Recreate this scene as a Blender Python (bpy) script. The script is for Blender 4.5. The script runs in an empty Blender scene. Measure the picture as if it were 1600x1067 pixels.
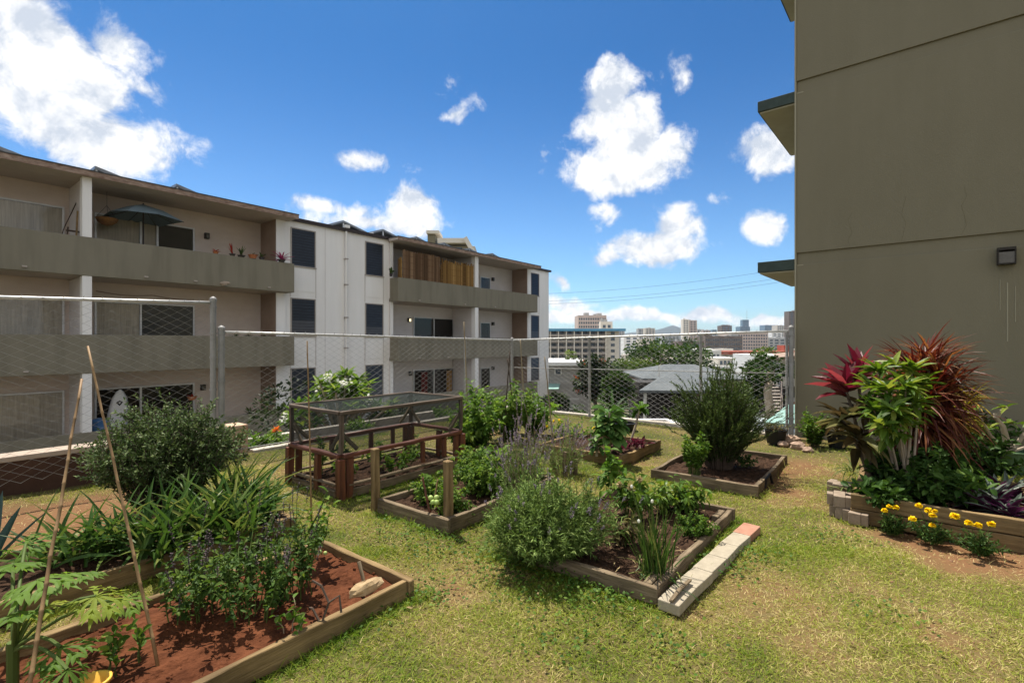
import bpy, math, random
import numpy as np
from mathutils import Vector, Matrix
rng = np.random.default_rng(11)
random.seed(5)
SC = bpy.context.scene
COL = SC.collection
R = math.radians
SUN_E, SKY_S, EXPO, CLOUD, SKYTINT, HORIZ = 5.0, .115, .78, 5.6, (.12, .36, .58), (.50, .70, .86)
F, HZ, H = 775.0, 533.0, 1.5
A = np.array([.6115, .7912, 0.]); B = np.array([-.7912, .6115, 0.]); Z = np.array([0., 0., 1.])
ROTA = math.atan2(.7912, .6115)          # rotation of the garden grid: local x runs along A

def px(u, v, z=0.):
    d = F*(H-z)/(v-HZ)
    return np.array([(u-800)/F*d, d, z])
def pd(u, v, d):
    return np.array([(u-800)/F*d, d, H+(HZ-v)/F*d])
def AB(a, b, z=0.):
    return A*a+B*b+Z*z
def fa(u, b):
    r = (u-800)/F
    return b*(.7912+.6115*r)/(.6115-.7912*r)
def tz(d):
    return float(np.interp(d, [0, 14, 25, 60, 120, 230, 600, 1500, 12000], [-2.7, -2.8, -3.3, -6.5, -11, -19, -38, -52, -58]))
def nrm(v):
    return v/np.maximum(np.linalg.norm(v, axis=-1, keepdims=True), 1e-9)
def U(a, b, n=None):
    return rng.uniform(a, b, n)

# ------------------------------------------------------------ geometry collector
class G:
    def __init__(s):
        s.V = []; s.F = []; s.M = []; s.T = []; s.n = 0
    def add(s, v, f, mat=0, tint=.5):
        v = np.asarray(v, float).reshape(-1, 3)
        f = np.asarray(f, int)
        s.V.append(v); s.F.append(f+s.n); s.M.append(mat)
        t = np.empty(len(v)); t[:] = tint
        s.T.append(t); s.n += len(v)
        return s
    def build(s, name, mats, parent=None, base=None, smooth=False, bevel=0, stuff=False):
        if not isinstance(mats, (list, tuple)): mats = [mats]
        if parent is not None: base = np.array(parent['_b'] if '_b' in parent.keys() else BASE[parent.name])
        if base is None: base = np.zeros(3)
        v = np.concatenate(s.V)-np.asarray(base)
        me = bpy.data.meshes.new(name)
        me.vertices.add(len(v)); me.vertices.foreach_set('co', v.astype(np.float32).ravel())
        lo = np.concatenate([f.ravel() for f in s.F])
        lt = np.concatenate([np.full(len(f), f.shape[1]) for f in s.F])
        ls = np.concatenate([[0], np.cumsum(lt)[:-1]])
        mi = np.concatenate([np.full(len(f), m) for f, m in zip(s.F, s.M)])
        me.loops.add(len(lo)); me.loops.foreach_set('vertex_index', lo.astype(np.int32))
        me.polygons.add(len(lt))
        me.polygons.foreach_set('loop_start', ls.astype(np.int32))
        me.polygons.foreach_set('material_index', mi.astype(np.int32))
        me.polygons.foreach_set('use_smooth', np.full(len(lt), bool(smooth)))
        at = me.attributes.new('tint', 'FLOAT', 'POINT')
        at.data.foreach_set('value', np.concatenate(s.T).astype(np.float32))
        for m in mats: me.materials.append(m)
        me.update(calc_edges=True)
        o = bpy.data.objects.new(name, me); COL.objects.link(o)
        if parent is not None:
            o.parent = parent; BASE[o.name] = np.asarray(base)
        else:
            o.location = base; BASE[o.name] = np.asarray(base)
        if bevel:
            b = o.modifiers.new('b', 'BEVEL'); b.width = bevel; b.segments = 2; b.limit_method = 'ANGLE'
        if stuff: o['kind'] = 'stuff'
        return o
BASE = {}

def tag(o, label, cat, group=None):
    o['label'] = label; o['category'] = cat
    if group: o['group'] = group
    return o
def root(name, label, cat, loc, group=None):
    o = bpy.data.objects.new(name, None); COL.objects.link(o)
    o.empty_display_size = .1
    o.location = loc; BASE[o.name] = np.asarray(loc, float)
    return tag(o, label, cat, group)
def struct(o):
    o['kind'] = 'structure'; return o
def kids(o):
    return [c for c in bpy.data.objects if c.parent == o]
def dup(o, loc, label=None, rz=0, s=1, parent=None):
    c = o.copy(); COL.objects.link(c)
    if parent is None:
        c.location = loc; c.rotation_euler = (0, 0, rz); c.scale = (s, s, s)
        if label: c['label'] = label
    else:
        c.parent = parent
    BASE[c.name] = np.asarray(loc, float)
    for k in kids(o): dup(k, loc, None, parent=c)
    return c

# ------------------------------------------------------------ shapes
BQ = np.array([[0, 3, 2, 1], [4, 5, 6, 7], [0, 1, 5, 4], [1, 2, 6, 5], [2, 3, 7, 6], [3, 0, 4, 7]])
def abox(g, a0, a1, b0, b1, z0, z1, mat=0, tint=.5):
    p = [AB(a0, b0, z0), AB(a1, b0, z0), AB(a1, b1, z0), AB(a0, b1, z0), AB(a0, b0, z1), AB(a1, b0, z1), AB(a1, b1, z1), AB(a0, b1, z1)]
    return g.add(p, BQ, mat, tint)
def box(g, c, sx, sy, sz, rz=0, mat=0, tint=.5):
    """c = centre of the base"""
    x = np.array([math.cos(rz), math.sin(rz), 0])*sx/2; y = np.array([-math.sin(rz), math.cos(rz), 0])*sy/2; z = Z*sz
    c = np.asarray(c, float)
    p = [c-x-y, c+x-y, c+x+y, c-x+y, c-x-y+z, c+x-y+z, c+x+y+z, c-x+y+z]
    return g.add(p, BQ, mat, tint)
def beam(g, p, q, w, h, mat=0, up=Z, tint=.5):
    p = np.asarray(p, float); q = np.asarray(q, float)
    d = nrm(q-p); s = nrm(np.cross(d, up)); n = np.cross(s, d)
    s = s*w/2; n = n*h/2
    v = [p-s-n, p+s-n, p+s+n, p-s+n, q-s-n, q+s-n, q+s+n, q-s+n]
    return g.add(v, BQ, mat, tint)
def tubes(g, P, Rr, sides=4, mat=0, tint=.5, cap=True):
    P = np.asarray(P, float)
    if P.ndim == 2: P = P[None]
    N, M, _ = P.shape
    Rr = np.broadcast_to(np.asarray(Rr, float), (N, M))
    t = np.gradient(P, axis=1); t = nrm(t)
    ref = np.eye(3)[np.argmin(np.abs(t).max(1), 1)][:, None]
    s = nrm(np.cross(t, np.broadcast_to(ref, t.shape))); n = np.cross(s, t)
    an = np.arange(sides)*2*np.pi/sides
    v = P[:, :, None]+Rr[:, :, None, None]*(np.cos(an)[None, None, :, None]*s[:, :, None]+np.sin(an)[None, None, :, None]*n[:, :, None])
    i = np.arange(N)[:, None, None]*M*sides; k = np.arange(M-1)[None, :, None]*sides
    j = np.arange(sides)[None, None]; j2 = (j+1) % sides
    f = np.stack([i+k+j, i+k+j2, i+k+sides+j2, i+k+sides+j], -1).reshape(-1, 4)
    tt = tint if np.ndim(tint) == 0 else np.repeat(tint, M*sides)
    n0 = g.n
    g.add(v.reshape(-1, 3), f, mat, tt)
    if cap and sides > 3:
        c0 = (np.arange(N)[:, None]*M*sides+np.arange(sides)[None, ::-1])
        c1 = (np.arange(N)[:, None]*M*sides+(M-1)*sides+np.arange(sides)[None])
        g.F.append(np.concatenate([c0, c1])+n0); g.M.append(mat)
    return g
def lathe(g, c, prof, sides=20, mat=0, tint=.5, axis=None):
    """prof: (r, z) pairs"""
    c = np.asarray(c, float); an = np.arange(sides)*2*np.pi/sides
    v = np.array([[c[0]+r*np.cos(t), c[1]+r*np.sin(t), c[2]+z] for r, z in prof for t in an])
    f = [[k*sides+j, k*sides+(j+1) % sides, (k+1)*sides+(j+1) % sides, (k+1)*sides+j] for k in range(len(prof)-1) for j in range(sides)]
    return g.add(v, f, mat, tint)
def blob(g, c, r, mat=0, tint=.5, n=8, m=6, rough=.15, sq=(1, 1, 1)):
    c = np.asarray(c, float)
    th = np.linspace(0.05, np.pi-.05, m); ph = np.arange(n)*2*np.pi/n
    v = np.array([[np.sin(t)*np.cos(p), np.sin(t)*np.sin(p), np.cos(t)] for t in th for p in ph])
    v *= (1+rng.uniform(-rough, rough, (len(v), 1)))*r*np.array(sq)
    f = [[k*n+(j+1) % n, k*n+j, (k+1)*n+j, (k+1)*n+(j+1) % n] for k in range(m-1) for j in range(n)]
    g.add(v+c, f, mat, tint)
    g.F.append(np.array([list(range(n))])+g.n-n*m); g.M.append(mat)
    g.F.append(np.array([list(range(n*m-1, n*m-n-1, -1))])+g.n-n*m); g.M.append(mat)
    return g

# ------------------------------------------------------------ foliage
OVAL = [(0, .12), (.22, .8), (.5, 1), (.78, .62), (1, .03)]
LANCE = [(0, .2), (.2, .85), (.45, 1), (.75, .6), (1, .02)]
STRAP = [(0, .75), (.25, 1), (.55, .92), (.8, .6), (1, .03)]
NEEDLE = [(0, .7), (.5, 1), (1, .1)]
SMALL = [(0, .15), (.45, 1), (1, .05)]
SPOON = [(0, .12), (.3, .4), (.65, 1), (.88, .8), (1, .05)]
def leaves(g, base, d, L, W, bend=.5, prof=OVAL, fold=.25, roll=.5, mat=0, tint=None, wavy=0):
    base = np.atleast_2d(np.asarray(base, float)); N = len(base)
    d = nrm(np.broadcast_to(np.asarray(d, float), (N, 3)).copy())
    L = np.broadcast_to(np.asarray(L, float), (N,)); W = np.broadcast_to(np.asarray(W, float), (N,))
    bend = np.broadcast_to(np.asarray(bend, float), (N,))
    s = np.cross(d, Z); bad = np.linalg.norm(s, axis=1) < .08
    s[bad] = np.cross(d[bad], np.array([1., .3, 0])); s = nrm(s)
    up = np.cross(s, d)
    ro = rng.normal(0, roll, N)[:, None]
    s, up = s*np.cos(ro)+up*np.sin(ro), up*np.cos(ro)-s*np.sin(ro)
    K = len(prof); m = 3 if fold else 2
    V = np.empty((N, K, m, 3)); p = base.copy(); tp = 0
    # gravity bend axis keeps horizontal
    h = np.cross(d, Z); hb = np.linalg.norm(h, axis=1) < .05
    h[hb] = np.array([1., 0, 0]); h = nrm(h)
    for k, (t, w) in enumerate(prof):
        an = (-bend*t)[:, None]
        dk = d*np.cos(an)+np.cross(h, d)*np.sin(an)+h*(np.sum(h*d, 1, keepdims=True))*(1-np.cos(an))
        uk = up*np.cos(an)+np.cross(h, up)*np.sin(an)+h*(np.sum(h*up, 1, keepdims=True))*(1-np.cos(an))
        p = p+dk*(L*(t-tp))[:, None]; tp = t
        ww = (W*w/2)[:, None]
        if wavy: uk = uk+s*0; q = p+uk*(W*wavy*rng.uniform(-1, 1, N))[:, None]
        else: q = p
        if m == 3:
            V[:, k, 0] = q-s*ww+uk*ww*fold*2; V[:, k, 1] = p; V[:, k, 2] = q+s*ww+uk*ww*fold*2
        else:
            V[:, k, 0] = q-s*ww; V[:, k, 1] = q+s*ww
    i = (np.arange(N)*K*m)[:, None, None]; k = (np.arange(K-1)*m)[None, :, None]; j = np.arange(m-1)[None, None]
    f = np.stack([i+k+j, i+k+j+1, i+k+m+j+1, i+k+m+j], -1).reshape(-1, 4)
    if tint is None: tint = rng.uniform(0, 1, N)
    tint = np.broadcast_to(tint, (N,))
    g.add(V.reshape(-1, 3), f, mat, np.repeat(tint, K*m))
    return p
def mkstems(c, n, h, spread, r0=.05, M=6, wob=.02, dome=.35, ctrl=.55, hv=.2, az=None):
    c = np.asarray(c, float)
    an = U(0, 2*np.pi, n) if az is None else az
    q = np.sqrt(U(0, 1, n))
    sp = np.broadcast_to(np.asarray(spread, float), (2,))
    out = np.stack([np.cos(an)*sp[0], np.sin(an)*sp[1], 0*an], 1)*q[:, None]
    ph = U(0, 6.28, 4); lump = 1+.13*np.sin(3*an+ph[0])+.10*np.sin(5*an+ph[1])*q+.08*np.sin(7*an+ph[2]+4*q); out = out*lump[:, None]
    tip = c+out+Z*(h*(1-dome*q**2)*U(1-hv, 1+hv*.4, n)*(1+(lump-1)*.7))[:, None]
    b = c+nrm(out+1e-6)*(r0*np.sqrt(U(0, 1, n)))[:, None]
    mid = b*(1-ctrl)+tip*ctrl; mid[:, :2] = b[:, :2]+(tip-b)[:, :2]*.28
    t = np.linspace(0, 1, M)[None, :, None]
    P = b[:, None]*(1-t)**2+2*mid[:, None]*t*(1-t)+tip[:, None]*t**2
    P = P+rng.normal(0, wob, P.shape)*t
    return P
def onstems(P, per, t0=.2, t1=1., ang=(.6, 1.2)):
    """positions, directions and t for leaves along stems"""
    N, M, _ = P.shape
    t = (t0+(t1-t0)*(np.arange(per)[None]+U(0, 1, (N, per)))/per)
    x = np.clip(t*(M-1), 0, M-1.001); i = x.astype(int); fr = (x-i)[..., None]
    r = np.arange(N)[:, None]
    pos = P[r, i]*(1-fr)+P[r, i+1]*fr
    tan = nrm(P[r, i+1]-P[r, i])
    s = nrm(np.cross(tan, Z+1e-3)); n = np.cross(s, tan)
    az = np.arange(per)[None]*2.4+U(0, 6.28, (N, 1))+rng.normal(0, .4, (N, per))
    rad = s*np.cos(az)[..., None]+n*np.sin(az)[..., None]
    a = U(ang[0], ang[1], (N, per))[..., None]
    d = tan*np.cos(a)+rad*np.sin(a)
    return pos.reshape(-1, 3), d.reshape(-1, 3), t.reshape(-1)
def sphere_dirs(n):
    return nrm(rng.normal(0, 1, (n, 3)))

# ------------------------------------------------------------ materials
def newmat(name):
    m = bpy.data.materials.new(name); m.use_nodes = True
    nt = m.node_tree; nt.nodes.clear()
    return m, nt, nt.nodes, nt.links
def c4(c): return (c[0], c[1], c[2], 1)
def srgb(r, g, b):
    return tuple((x/255/12.92 if x/255 <= .04045 else ((x/255+.055)/1.055)**2.4) for x in (r, g, b))
def surf(name, c1, c2=None, rough=.8, scale=6., bump=.2, bscale=None, stretch=(1, 1, 1), stain=None, sscale=.7, samt=.5, spec=.3, detail=6, metal=0, coord='Object', bdist=.01, sstretch=(1, 1, 1)):
    m, nt, N, Lk = newmat(name)
    out = N.new('ShaderNodeOutputMaterial'); p = N.new('ShaderNodeBsdfPrincipled')
    p.inputs['Roughness'].default_value = rough; p.inputs['Specular IOR Level'].default_value = spec
    p.inputs['Metallic'].default_value = metal
    Lk.new(p.outputs[0], out.inputs[0])
    tc = N.new('ShaderNodeTexCoord'); mp = N.new('ShaderNodeMapping'); mp.inputs['Scale'].default_value = stretch
    Lk.new(tc.outputs[coord], mp.inputs[0])
    nz = N.new('ShaderNodeTexNoise'); nz.inputs['Scale'].default_value = scale; nz.inputs['Detail'].default_value = detail
    nz.inputs['Roughness'].default_value = .65
    Lk.new(mp.outputs[0], nz.inputs[0])
    rp = N.new('ShaderNodeValToRGB'); rp.color_ramp.elements[0].position = .3; rp.color_ramp.elements[1].position = .7
    rp.color_ramp.elements[0].color = c4(c1); rp.color_ramp.elements[1].color = c4(c2 or c1)
    Lk.new(nz.outputs[0], rp.inputs[0]); col = rp.outputs[0]
    if stain is not None:
        n2 = N.new('ShaderNodeTexNoise'); n2.inputs['Scale'].default_value = sscale; n2.inputs['Detail'].default_value = 5
        m2 = N.new('ShaderNodeMapping'); m2.inputs['Scale'].default_value = sstretch; Lk.new(tc.outputs[coord], m2.inputs[0]); Lk.new(m2.outputs[0], n2.inputs[0])
        r2 = N.new('ShaderNodeValToRGB'); r2.color_ramp.elements[0].position = .45; r2.color_ramp.elements[1].position = .72
        r2.color_ramp.elements[0].color = (0, 0, 0, 1); r2.color_ramp.elements[1].color = (samt, samt, samt, 1)
        Lk.new(n2.outputs[0], r2.inputs[0])
        mx = N.new('ShaderNodeMix'); mx.data_type = 'RGBA'
        Lk.new(r2.outputs[0], mx.inputs[0]); Lk.new(col, mx.inputs[6]); mx.inputs[7].default_value = c4(stain); col = mx.outputs[2]
    Lk.new(col, p.inputs['Base Color'])
    if bump:
        bn = N.new('ShaderNodeTexNoise'); bn.inputs['Scale'].default_value = bscale or scale*3; bn.inputs['Detail'].default_value = 5
        Lk.new(mp.outputs[0], bn.inputs[0])
        bp = N.new('ShaderNodeBump'); bp.inputs['Strength'].default_value = bump; bp.inputs['Distance'].default_value = bdist
        Lk.new(bn.outputs[0], bp.inputs['Height']); Lk.new(bp.outputs[0], p.inputs['Normal'])
    return m
def leafmat(name, c0, c1, c2=None, trans=.35, rough=.55, tcol=1.3, spec=.12):
    """colour runs with the leaf's own tint: c0 -> c1 -> c2"""
    m, nt, N, Lk = newmat(name)
    out = N.new('ShaderNodeOutputMaterial'); p = N.new('ShaderNodeBsdfPrincipled'); t = N.new('ShaderNodeBsdfTranslucent')
    mx = N.new('ShaderNodeMixShader'); mx.inputs[0].default_value = trans
    p.inputs['Roughness'].default_value = rough; p.inputs['Specular IOR Level'].default_value = spec
    at = N.new('ShaderNodeAttribute'); at.attribute_name = 'tint'
    rp = N.new('ShaderNodeValToRGB'); e = rp.color_ramp.elements
    e[0].color = c4(c0); e[1].color = c4(c1)
    if c2: e[1].position = .6; x = e.new(1.); x.color = c4(c2)
    Lk.new(at.outputs['Fac'], rp.inputs[0])
    Lk.new(rp.outputs[0], p.inputs['Base Color'])
    hs = N.new('ShaderNodeHueSaturation'); hs.inputs['Value'].default_value = tcol; hs.inputs['Saturation'].default_value = 1.1
    hs.inputs['Hue'].default_value = .49
    Lk.new(rp.outputs[0], hs.inputs['Color']); Lk.new(hs.outputs[0], t.inputs[0])
    Lk.new(p.outputs[0], mx.inputs[1]); Lk.new(t.outputs[0], mx.inputs[2]); Lk.new(mx.outputs[0], out.inputs[0])
    return m
def glassmat(name, tr=.75, tint=(.92, .93, .91)):
    m, nt, N, Lk = newmat(name)
    out = N.new('ShaderNodeOutputMaterial'); a = N.new('ShaderNodeBsdfTransparent'); b = N.new('ShaderNodeBsdfGlossy')
    a.inputs[0].default_value = c4(tint); b.inputs['Roughness'].default_value = .03
    mx = N.new('ShaderNodeMixShader')
    fr = N.new('ShaderNodeFresnel'); fr.inputs[0].default_value = 1.5
    ad = N.new('ShaderNodeMath'); ad.operation = 'ADD'; ad.inputs[1].default_value = .0
    Lk.new(fr.outputs[0], ad.inputs[0]); Lk.new(ad.outputs[0], mx.inputs[0])
    Lk.new(a.outputs[0], mx.inputs[1]); Lk.new(b.outputs[0], mx.inputs[2]); Lk.new(mx.outputs[0], out.inputs[0])
    return m
def screenmat(name, col, tr):
    m, nt, N, Lk = newmat(name)
    out = N.new('ShaderNodeOutputMaterial'); a = N.new('ShaderNodeBsdfTransparent'); b = N.new('ShaderNodeBsdfDiffuse')
    b.inputs[0].default_value = c4(col); mx = N.new('ShaderNodeMixShader'); mx.inputs[0].default_value = 1-tr
    Lk.new(a.outputs[0], mx.inputs[1]); Lk.new(b.outputs[0], mx.inputs[2]); Lk.new(mx.outputs[0], out.inputs[0])
    return m
def emitmat(name, c, s):
    m, nt, N, Lk = newmat(name)
    out = N.new('ShaderNodeOutputMaterial'); a = N.new('ShaderNodeEmission'); a.inputs[0].default_value = c4(c); a.inputs[1].default_value = s
    Lk.new(a.outputs[0], out.inputs[0]); return m

M = {}
M['wood_grey'] = surf('wood_grey', (.085, .06, .036), (.27, .205, .13), .9, 3, .7, 9, (1, 14, 14), (.055, .04, .025), 3.5, .8, .15)
M['wood_tan'] = surf('wood_tan', (.12, .078, .035), (.31, .21, .10), .88, 3, .6, 9, (1, 12, 12), (.075, .05, .026), 3, .75, .15)
M['wood_red'] = surf('wood_red', (.065, .022, .011), (.185, .058, .026), .55, 3, .3, 9, (1, 10, 10), (.03, .011, .008), 3, .6, .4)
M['wood_cover'] = surf('wood_cover', (.05, .034, .022), (.14, .10, .07), .8, 3, .4, 9, (1, 12, 12))
M['bamboo'] = surf('bamboo', (.19, .11, .048), (.33, .21, .095), .6, 4, .2, 20, (1, 1, 1), (.16, .09, .04), 5, .6)
M['soil_red'] = surf('soil_red', (.055, .019, .009), (.145, .052, .024), .95, 9, .9, 40, detail=8, bdist=.02, spec=.05)
M['soil_dark'] = surf('soil_dark', (.018, .011, .007), (.085, .048, .030), .95, 22, 1., 60, detail=8, bdist=.02, spec=.05)
M['soil_path'] = surf('soil_path', (.13, .065, .032), (.25, .14, .075), .95, 7, .8, 40, detail=8)
M['paver'] = surf('paver', (.27, .23, .165), (.38, .325, .24), .9, 14, .4, 60, stain=(.3, .26, .18), sscale=6, samt=.5)
M['brick'] = surf('brick', (.30, .14, .09), (.40, .21, .14), .9, 14, .4, 60)
M['castle'] = surf('castle', (.20, .15, .105), (.32, .245, .18), .9, 14, .4, 60, stain=(.22, .17, .12), sscale=5)
M['rock'] = surf('rock', (.30, .20, .10), (.48, .35, .20), .9, 12, .8, 30, stain=(.2, .1, .05), sscale=7)
M['rock_grey'] = surf('rock_grey', (.25, .16, .11), (.42, .30, .22), .9, 12, .8, 30)
M['olive'] = surf('olive', (.196, .174, .116), (.212, .188, .127), .88, 2.2, .25, 90, (1, 1, .5), (.172, .150, .098), 1.1, .35, .15, sstretch=(2.5, 2.5, .12))
M['olive_trim'] = surf('olive_trim', (.30, .27, .19), (.33, .3, .21), .8, 3, .1, 60)
M['hood_green'] = surf('hood_green', (.03, .045, .038), (.05, .07, .06), .7, 8, .1)
M['hood_soffit'] = surf('hood_soffit', (.34, .31, .22), (.40, .36, .26), .8, 3, .1)
M['parapet'] = surf('parapet', (.215, .192, .140), (.235, .21, .155), .85, 1.5, .12, 50, (1, 1, .5), (.13, .112, .08), 1.5, .55, .2, sstretch=(2, 2, .25))
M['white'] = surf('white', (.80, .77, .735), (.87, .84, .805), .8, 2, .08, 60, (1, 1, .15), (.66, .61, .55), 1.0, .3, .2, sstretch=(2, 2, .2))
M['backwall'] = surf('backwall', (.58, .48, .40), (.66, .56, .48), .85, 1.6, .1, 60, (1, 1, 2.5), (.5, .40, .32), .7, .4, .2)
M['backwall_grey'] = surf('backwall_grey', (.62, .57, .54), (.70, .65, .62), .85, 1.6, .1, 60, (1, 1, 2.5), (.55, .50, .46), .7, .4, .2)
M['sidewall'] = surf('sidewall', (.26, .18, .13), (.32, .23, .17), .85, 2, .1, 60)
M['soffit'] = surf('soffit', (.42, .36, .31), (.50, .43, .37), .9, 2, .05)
M['fascia'] = surf('fascia', (.15, .085, .055), (.42, .31, .24), .85, 5, .3, 20, (1, 1, 3))
M['roofing'] = surf('roofing', (.05, .05, .05), (.09, .09, .085), .9, 4, .2)
M['slab'] = surf('slab', (.35, .31, .27), (.42, .37, .33), .9, 3, .1)
M['alu'] = surf('alu', (.55, .54, .52), (.68, .67, .65), .45, 5, 0, metal=.3)
M['brownframe'] = surf('brownframe', (.03, .02, .016), (.05, .035, .03), .5, 5, 0)
M['darkroom'] = surf('darkroom', (.018, .014, .012), (.03, .024, .02), .9, 3, 0)
M['glass'] = glassmat('glass')
M['louvre'] = surf('louvre', (.014, .017, .021), (.03, .035, .042), .3, 3, 0, spec=.35, stretch=(1, 1, 6))
M['louvre_grey'] = surf('louvre_grey', (.055, .055, .058), (.085, .085, .088), .35, 3, 0, spec=.35, stretch=(1, 1, 6))
M['curtain'] = surf('curtain', (.44, .38, .31), (.66, .59, .50), .9, 4, .1, 30, (6, 6, .3))
M['bambooscreen'] = leafmat('bambooscreen', (.075, .042, .022), (.17, .10, .055), (.28, .18, .105), trans=.02, rough=.8)
M['reedscreen'] = leafmat('reedscreen', (.10, .052, .018), (.27, .155, .05), (.42, .26, .10), trans=.02, rough=.8)
M['galv'] = surf('galv', (.20, .195, .18), (.30, .29, .27), .55, 8, .1, 40, spec=.4)
M['galv_rail'] = surf('galv_rail', (.45, .44, .41), (.6, .59, .56), .5, 8, .1, 40, metal=.4)
M['wire'] = surf('wire', (.30, .285, .26), (.40, .38, .35), .5, 20, 0, spec=.5)
M['concrete'] = surf('concrete', (.36, .32, .26), (.52, .47, .40), .9, 7, .4, 40, stain=(.2, .15, .1), sscale=3, samt=.5)
M['wall_brown'] = surf('wall_brown', (.045, .022, .014), (.075, .038, .024), .9, 5, .3, 40, stain=(.10, .055, .035), sscale=2)
M['pillar'] = surf('pillar', (.42, .27, .17), (.56, .40, .28), .9, 6, .4, 30, stain=(.22, .08, .035), sscale=3.5, samt=.9)
M['cap_tan'] = surf('cap_tan', (.30, .235, .18), (.40, .32, .25), .9, 6, .3, 40)
M['plastic_black'] = surf('plastic_black', (.008, .008, .008), (.015, .015, .015), .5, 6, .05)
M['plastic_green'] = surf('plastic_green', (.055, .10, .05), (.075, .13, .065), .5, 6, .05)
M['plastic_yellow'] = surf('plastic_yellow', (.62, .36, .05), (.70, .42, .07), .4, 6, 0)
M['lamp_bronze'] = surf('lamp_bronze', (.02, .016, .012), (.035, .028, .02), .6, 6, .1)
M['lamp_glass'] = surf('lamp_glass', (.07, .06, .045), (.13, .115, .09), .25, 9, 0, spec=.5)
M['screen'] = screenmat('screen', (.035, .042, .04), .58)
M['bark'] = surf('bark', (.10, .075, .05), (.22, .17, .12), .9, 6, .6, 25, (1, 1, .3))
M['bark_pale'] = surf('bark_pale', (.26, .20, .14), (.40, .33, .25), .85, 6, .4, 25)
M['stem_green'] = leafmat('stem_green', (.05, .09, .02), (.12, .15, .04), trans=.1)
M['stem_dry'] = surf('stem_dry', (.20, .15, .09), (.34, .27, .17), .9, 20, 0)
M['stem_dark'] = surf('stem_dark', (.05, .035, .025), (.10, .07, .05), .9, 20, 0)
# ============================================================ camera, sun, sky
cam = bpy.data.cameras.new('camera'); co = bpy.data.objects.new('camera', cam); COL.objects.link(co)
co.location = (0, 0, H); co.rotation_euler = (R(90), 0, 0)
cam.sensor_width = 36; cam.lens = 36*F/1600; cam.clip_end = 40000; cam.clip_start = .05
SC.camera = co
SAZ, SEL = R(-32), R(66)
sd = np.array([math.sin(SAZ)*math.cos(SEL), math.cos(SAZ)*math.cos(SEL), math.sin(SEL)])
sl = bpy.data.lights.new('sun', 'SUN'); sl.energy = SUN_E; sl.angle = R(.53); sl.color = (1, .94, .84)
so = bpy.data.objects.new('sun', sl); COL.objects.link(so)
so.rotation_euler = Vector(sd).to_track_quat('Z', 'Y').to_euler(); so.location = (0, 0, 30)
SC.view_settings.view_transform = 'Standard'; SC.view_settings.look = 'None'
SC.view_settings.exposure = EXPO; SC.view_settings.gamma = 1
SC.cycles.max_bounces = 6; SC.cycles.transparent_max_bounces = 24; SC.cycles.diffuse_bounces = 4
SC.cycles.use_denoising = True

w = bpy.data.worlds.new('World'); SC.world = w; w.use_nodes = True
nt = w.node_tree; N = nt.nodes; Lk = nt.links; N.clear()
out = N.new('ShaderNodeOutputWorld'); bg = N.new('ShaderNodeBackground'); bg.inputs[1].default_value = SKY_S
Lk.new(bg.outputs[0], out.inputs[0])
sky = N.new('ShaderNodeTexSky'); sky.sky_type = 'NISHITA'; sky.sun_disc = False
sky.sun_elevation = SEL; sky.sun_rotation = SAZ; sky.altitude = 60; sky.air_density = 1.0; sky.dust_density = .6; sky.ozone_density = 2.2
def nmath(op, a=None, b=None, c=None, clamp=False):
    n = N.new('ShaderNodeMath'); n.operation = op; n.use_clamp = clamp
    for i, x in enumerate((a, b, c)):
        if x is None: continue
        if isinstance(x, (int, float)): n.inputs[i].default_value = x
        else: Lk.new(x, n.inputs[i])
    return n.outputs[0]
tc = N.new('ShaderNodeTexCoord'); sx = N.new('ShaderNodeSeparateXYZ'); Lk.new(tc.outputs['Generated'], sx.inputs[0])
az = nmath('ARCTAN2', sx.outputs[0], sx.outputs[1]); el = nmath('ARCSINE', sx.outputs[2])
cb = N.new('ShaderNodeCombineXYZ'); Lk.new(az, cb.inputs[0]); Lk.new(el, cb.inputs[1])
# clouds: (u, v, half width, half height, gain) read off the photograph, kept as azimuth and elevation of the sky
CL = [(70, 120, 165, 120, 1.8), (185, 75, 70, 60, 1.1), (180, 215, 125, 58, 1.5), (30, 30, 130, 70, 1.3), (100, 190, 130, 70, 1.6), (220, 140, 40, 40, .6), (250, 240, 50, 34, .9),
      (570, 255, 60, 22, .8), (515, 325, 85, 22, .85), (640, 325, 55, 38, 1.), (630, 355, 90, 26, .9), (560, 345, 100, 25, .85),
      (710, 172, 26, 22, .95), (705, 135, 18, 16, .35), (740, 160, 14, 14, .35), (845, 250, 28, 14, .3),
      (965, 130, 66, 40, 1.2), (975, 205, 72, 80, 1.7), (950, 160, 50, 50, 1.3), (960, 190, 90, 55, 1.5), (980, 260, 105, 56, 1.6), (1030, 235, 60, 44, 1.3),
      (1072, 125, 18, 28, .5), (1020, 385, 105, 40, 1.6), (1065, 350, 48, 36, 1.3), (950, 335, 28, 20, .5), (950, 400, 40, 18, .9),
      (1188, 345, 46, 34, 1.3), (1115, 318, 22, 10, .4), (1195, 235, 66, 46, 1.4), (1215, 205, 40, 25, .9),
      (880, 445, 24, 16, .8), (890, 480, 60, 20, 1.), (1010, 488, 90, 14, 1.1), (1090, 492, 110, 12, 1.), (930, 494, 100, 14, 1.1), (1190, 494, 80, 12, 1.), (870, 500, 80, 16, 1.1),
      (760, 470, 120, 30, .9), (330, 420, 160, 40, .9), (1400, 300, 120, 60, 1.), (1700, 150, 150, 80, 1.), (-250, 200, 200, 120, 1.1)]
dn = N.new('ShaderNodeTexNoise'); dn.inputs['Scale'].default_value = 9; dn.inputs['Detail'].default_value = 3
Lk.new(tc.outputs['Generated'], dn.inputs[0])
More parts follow.
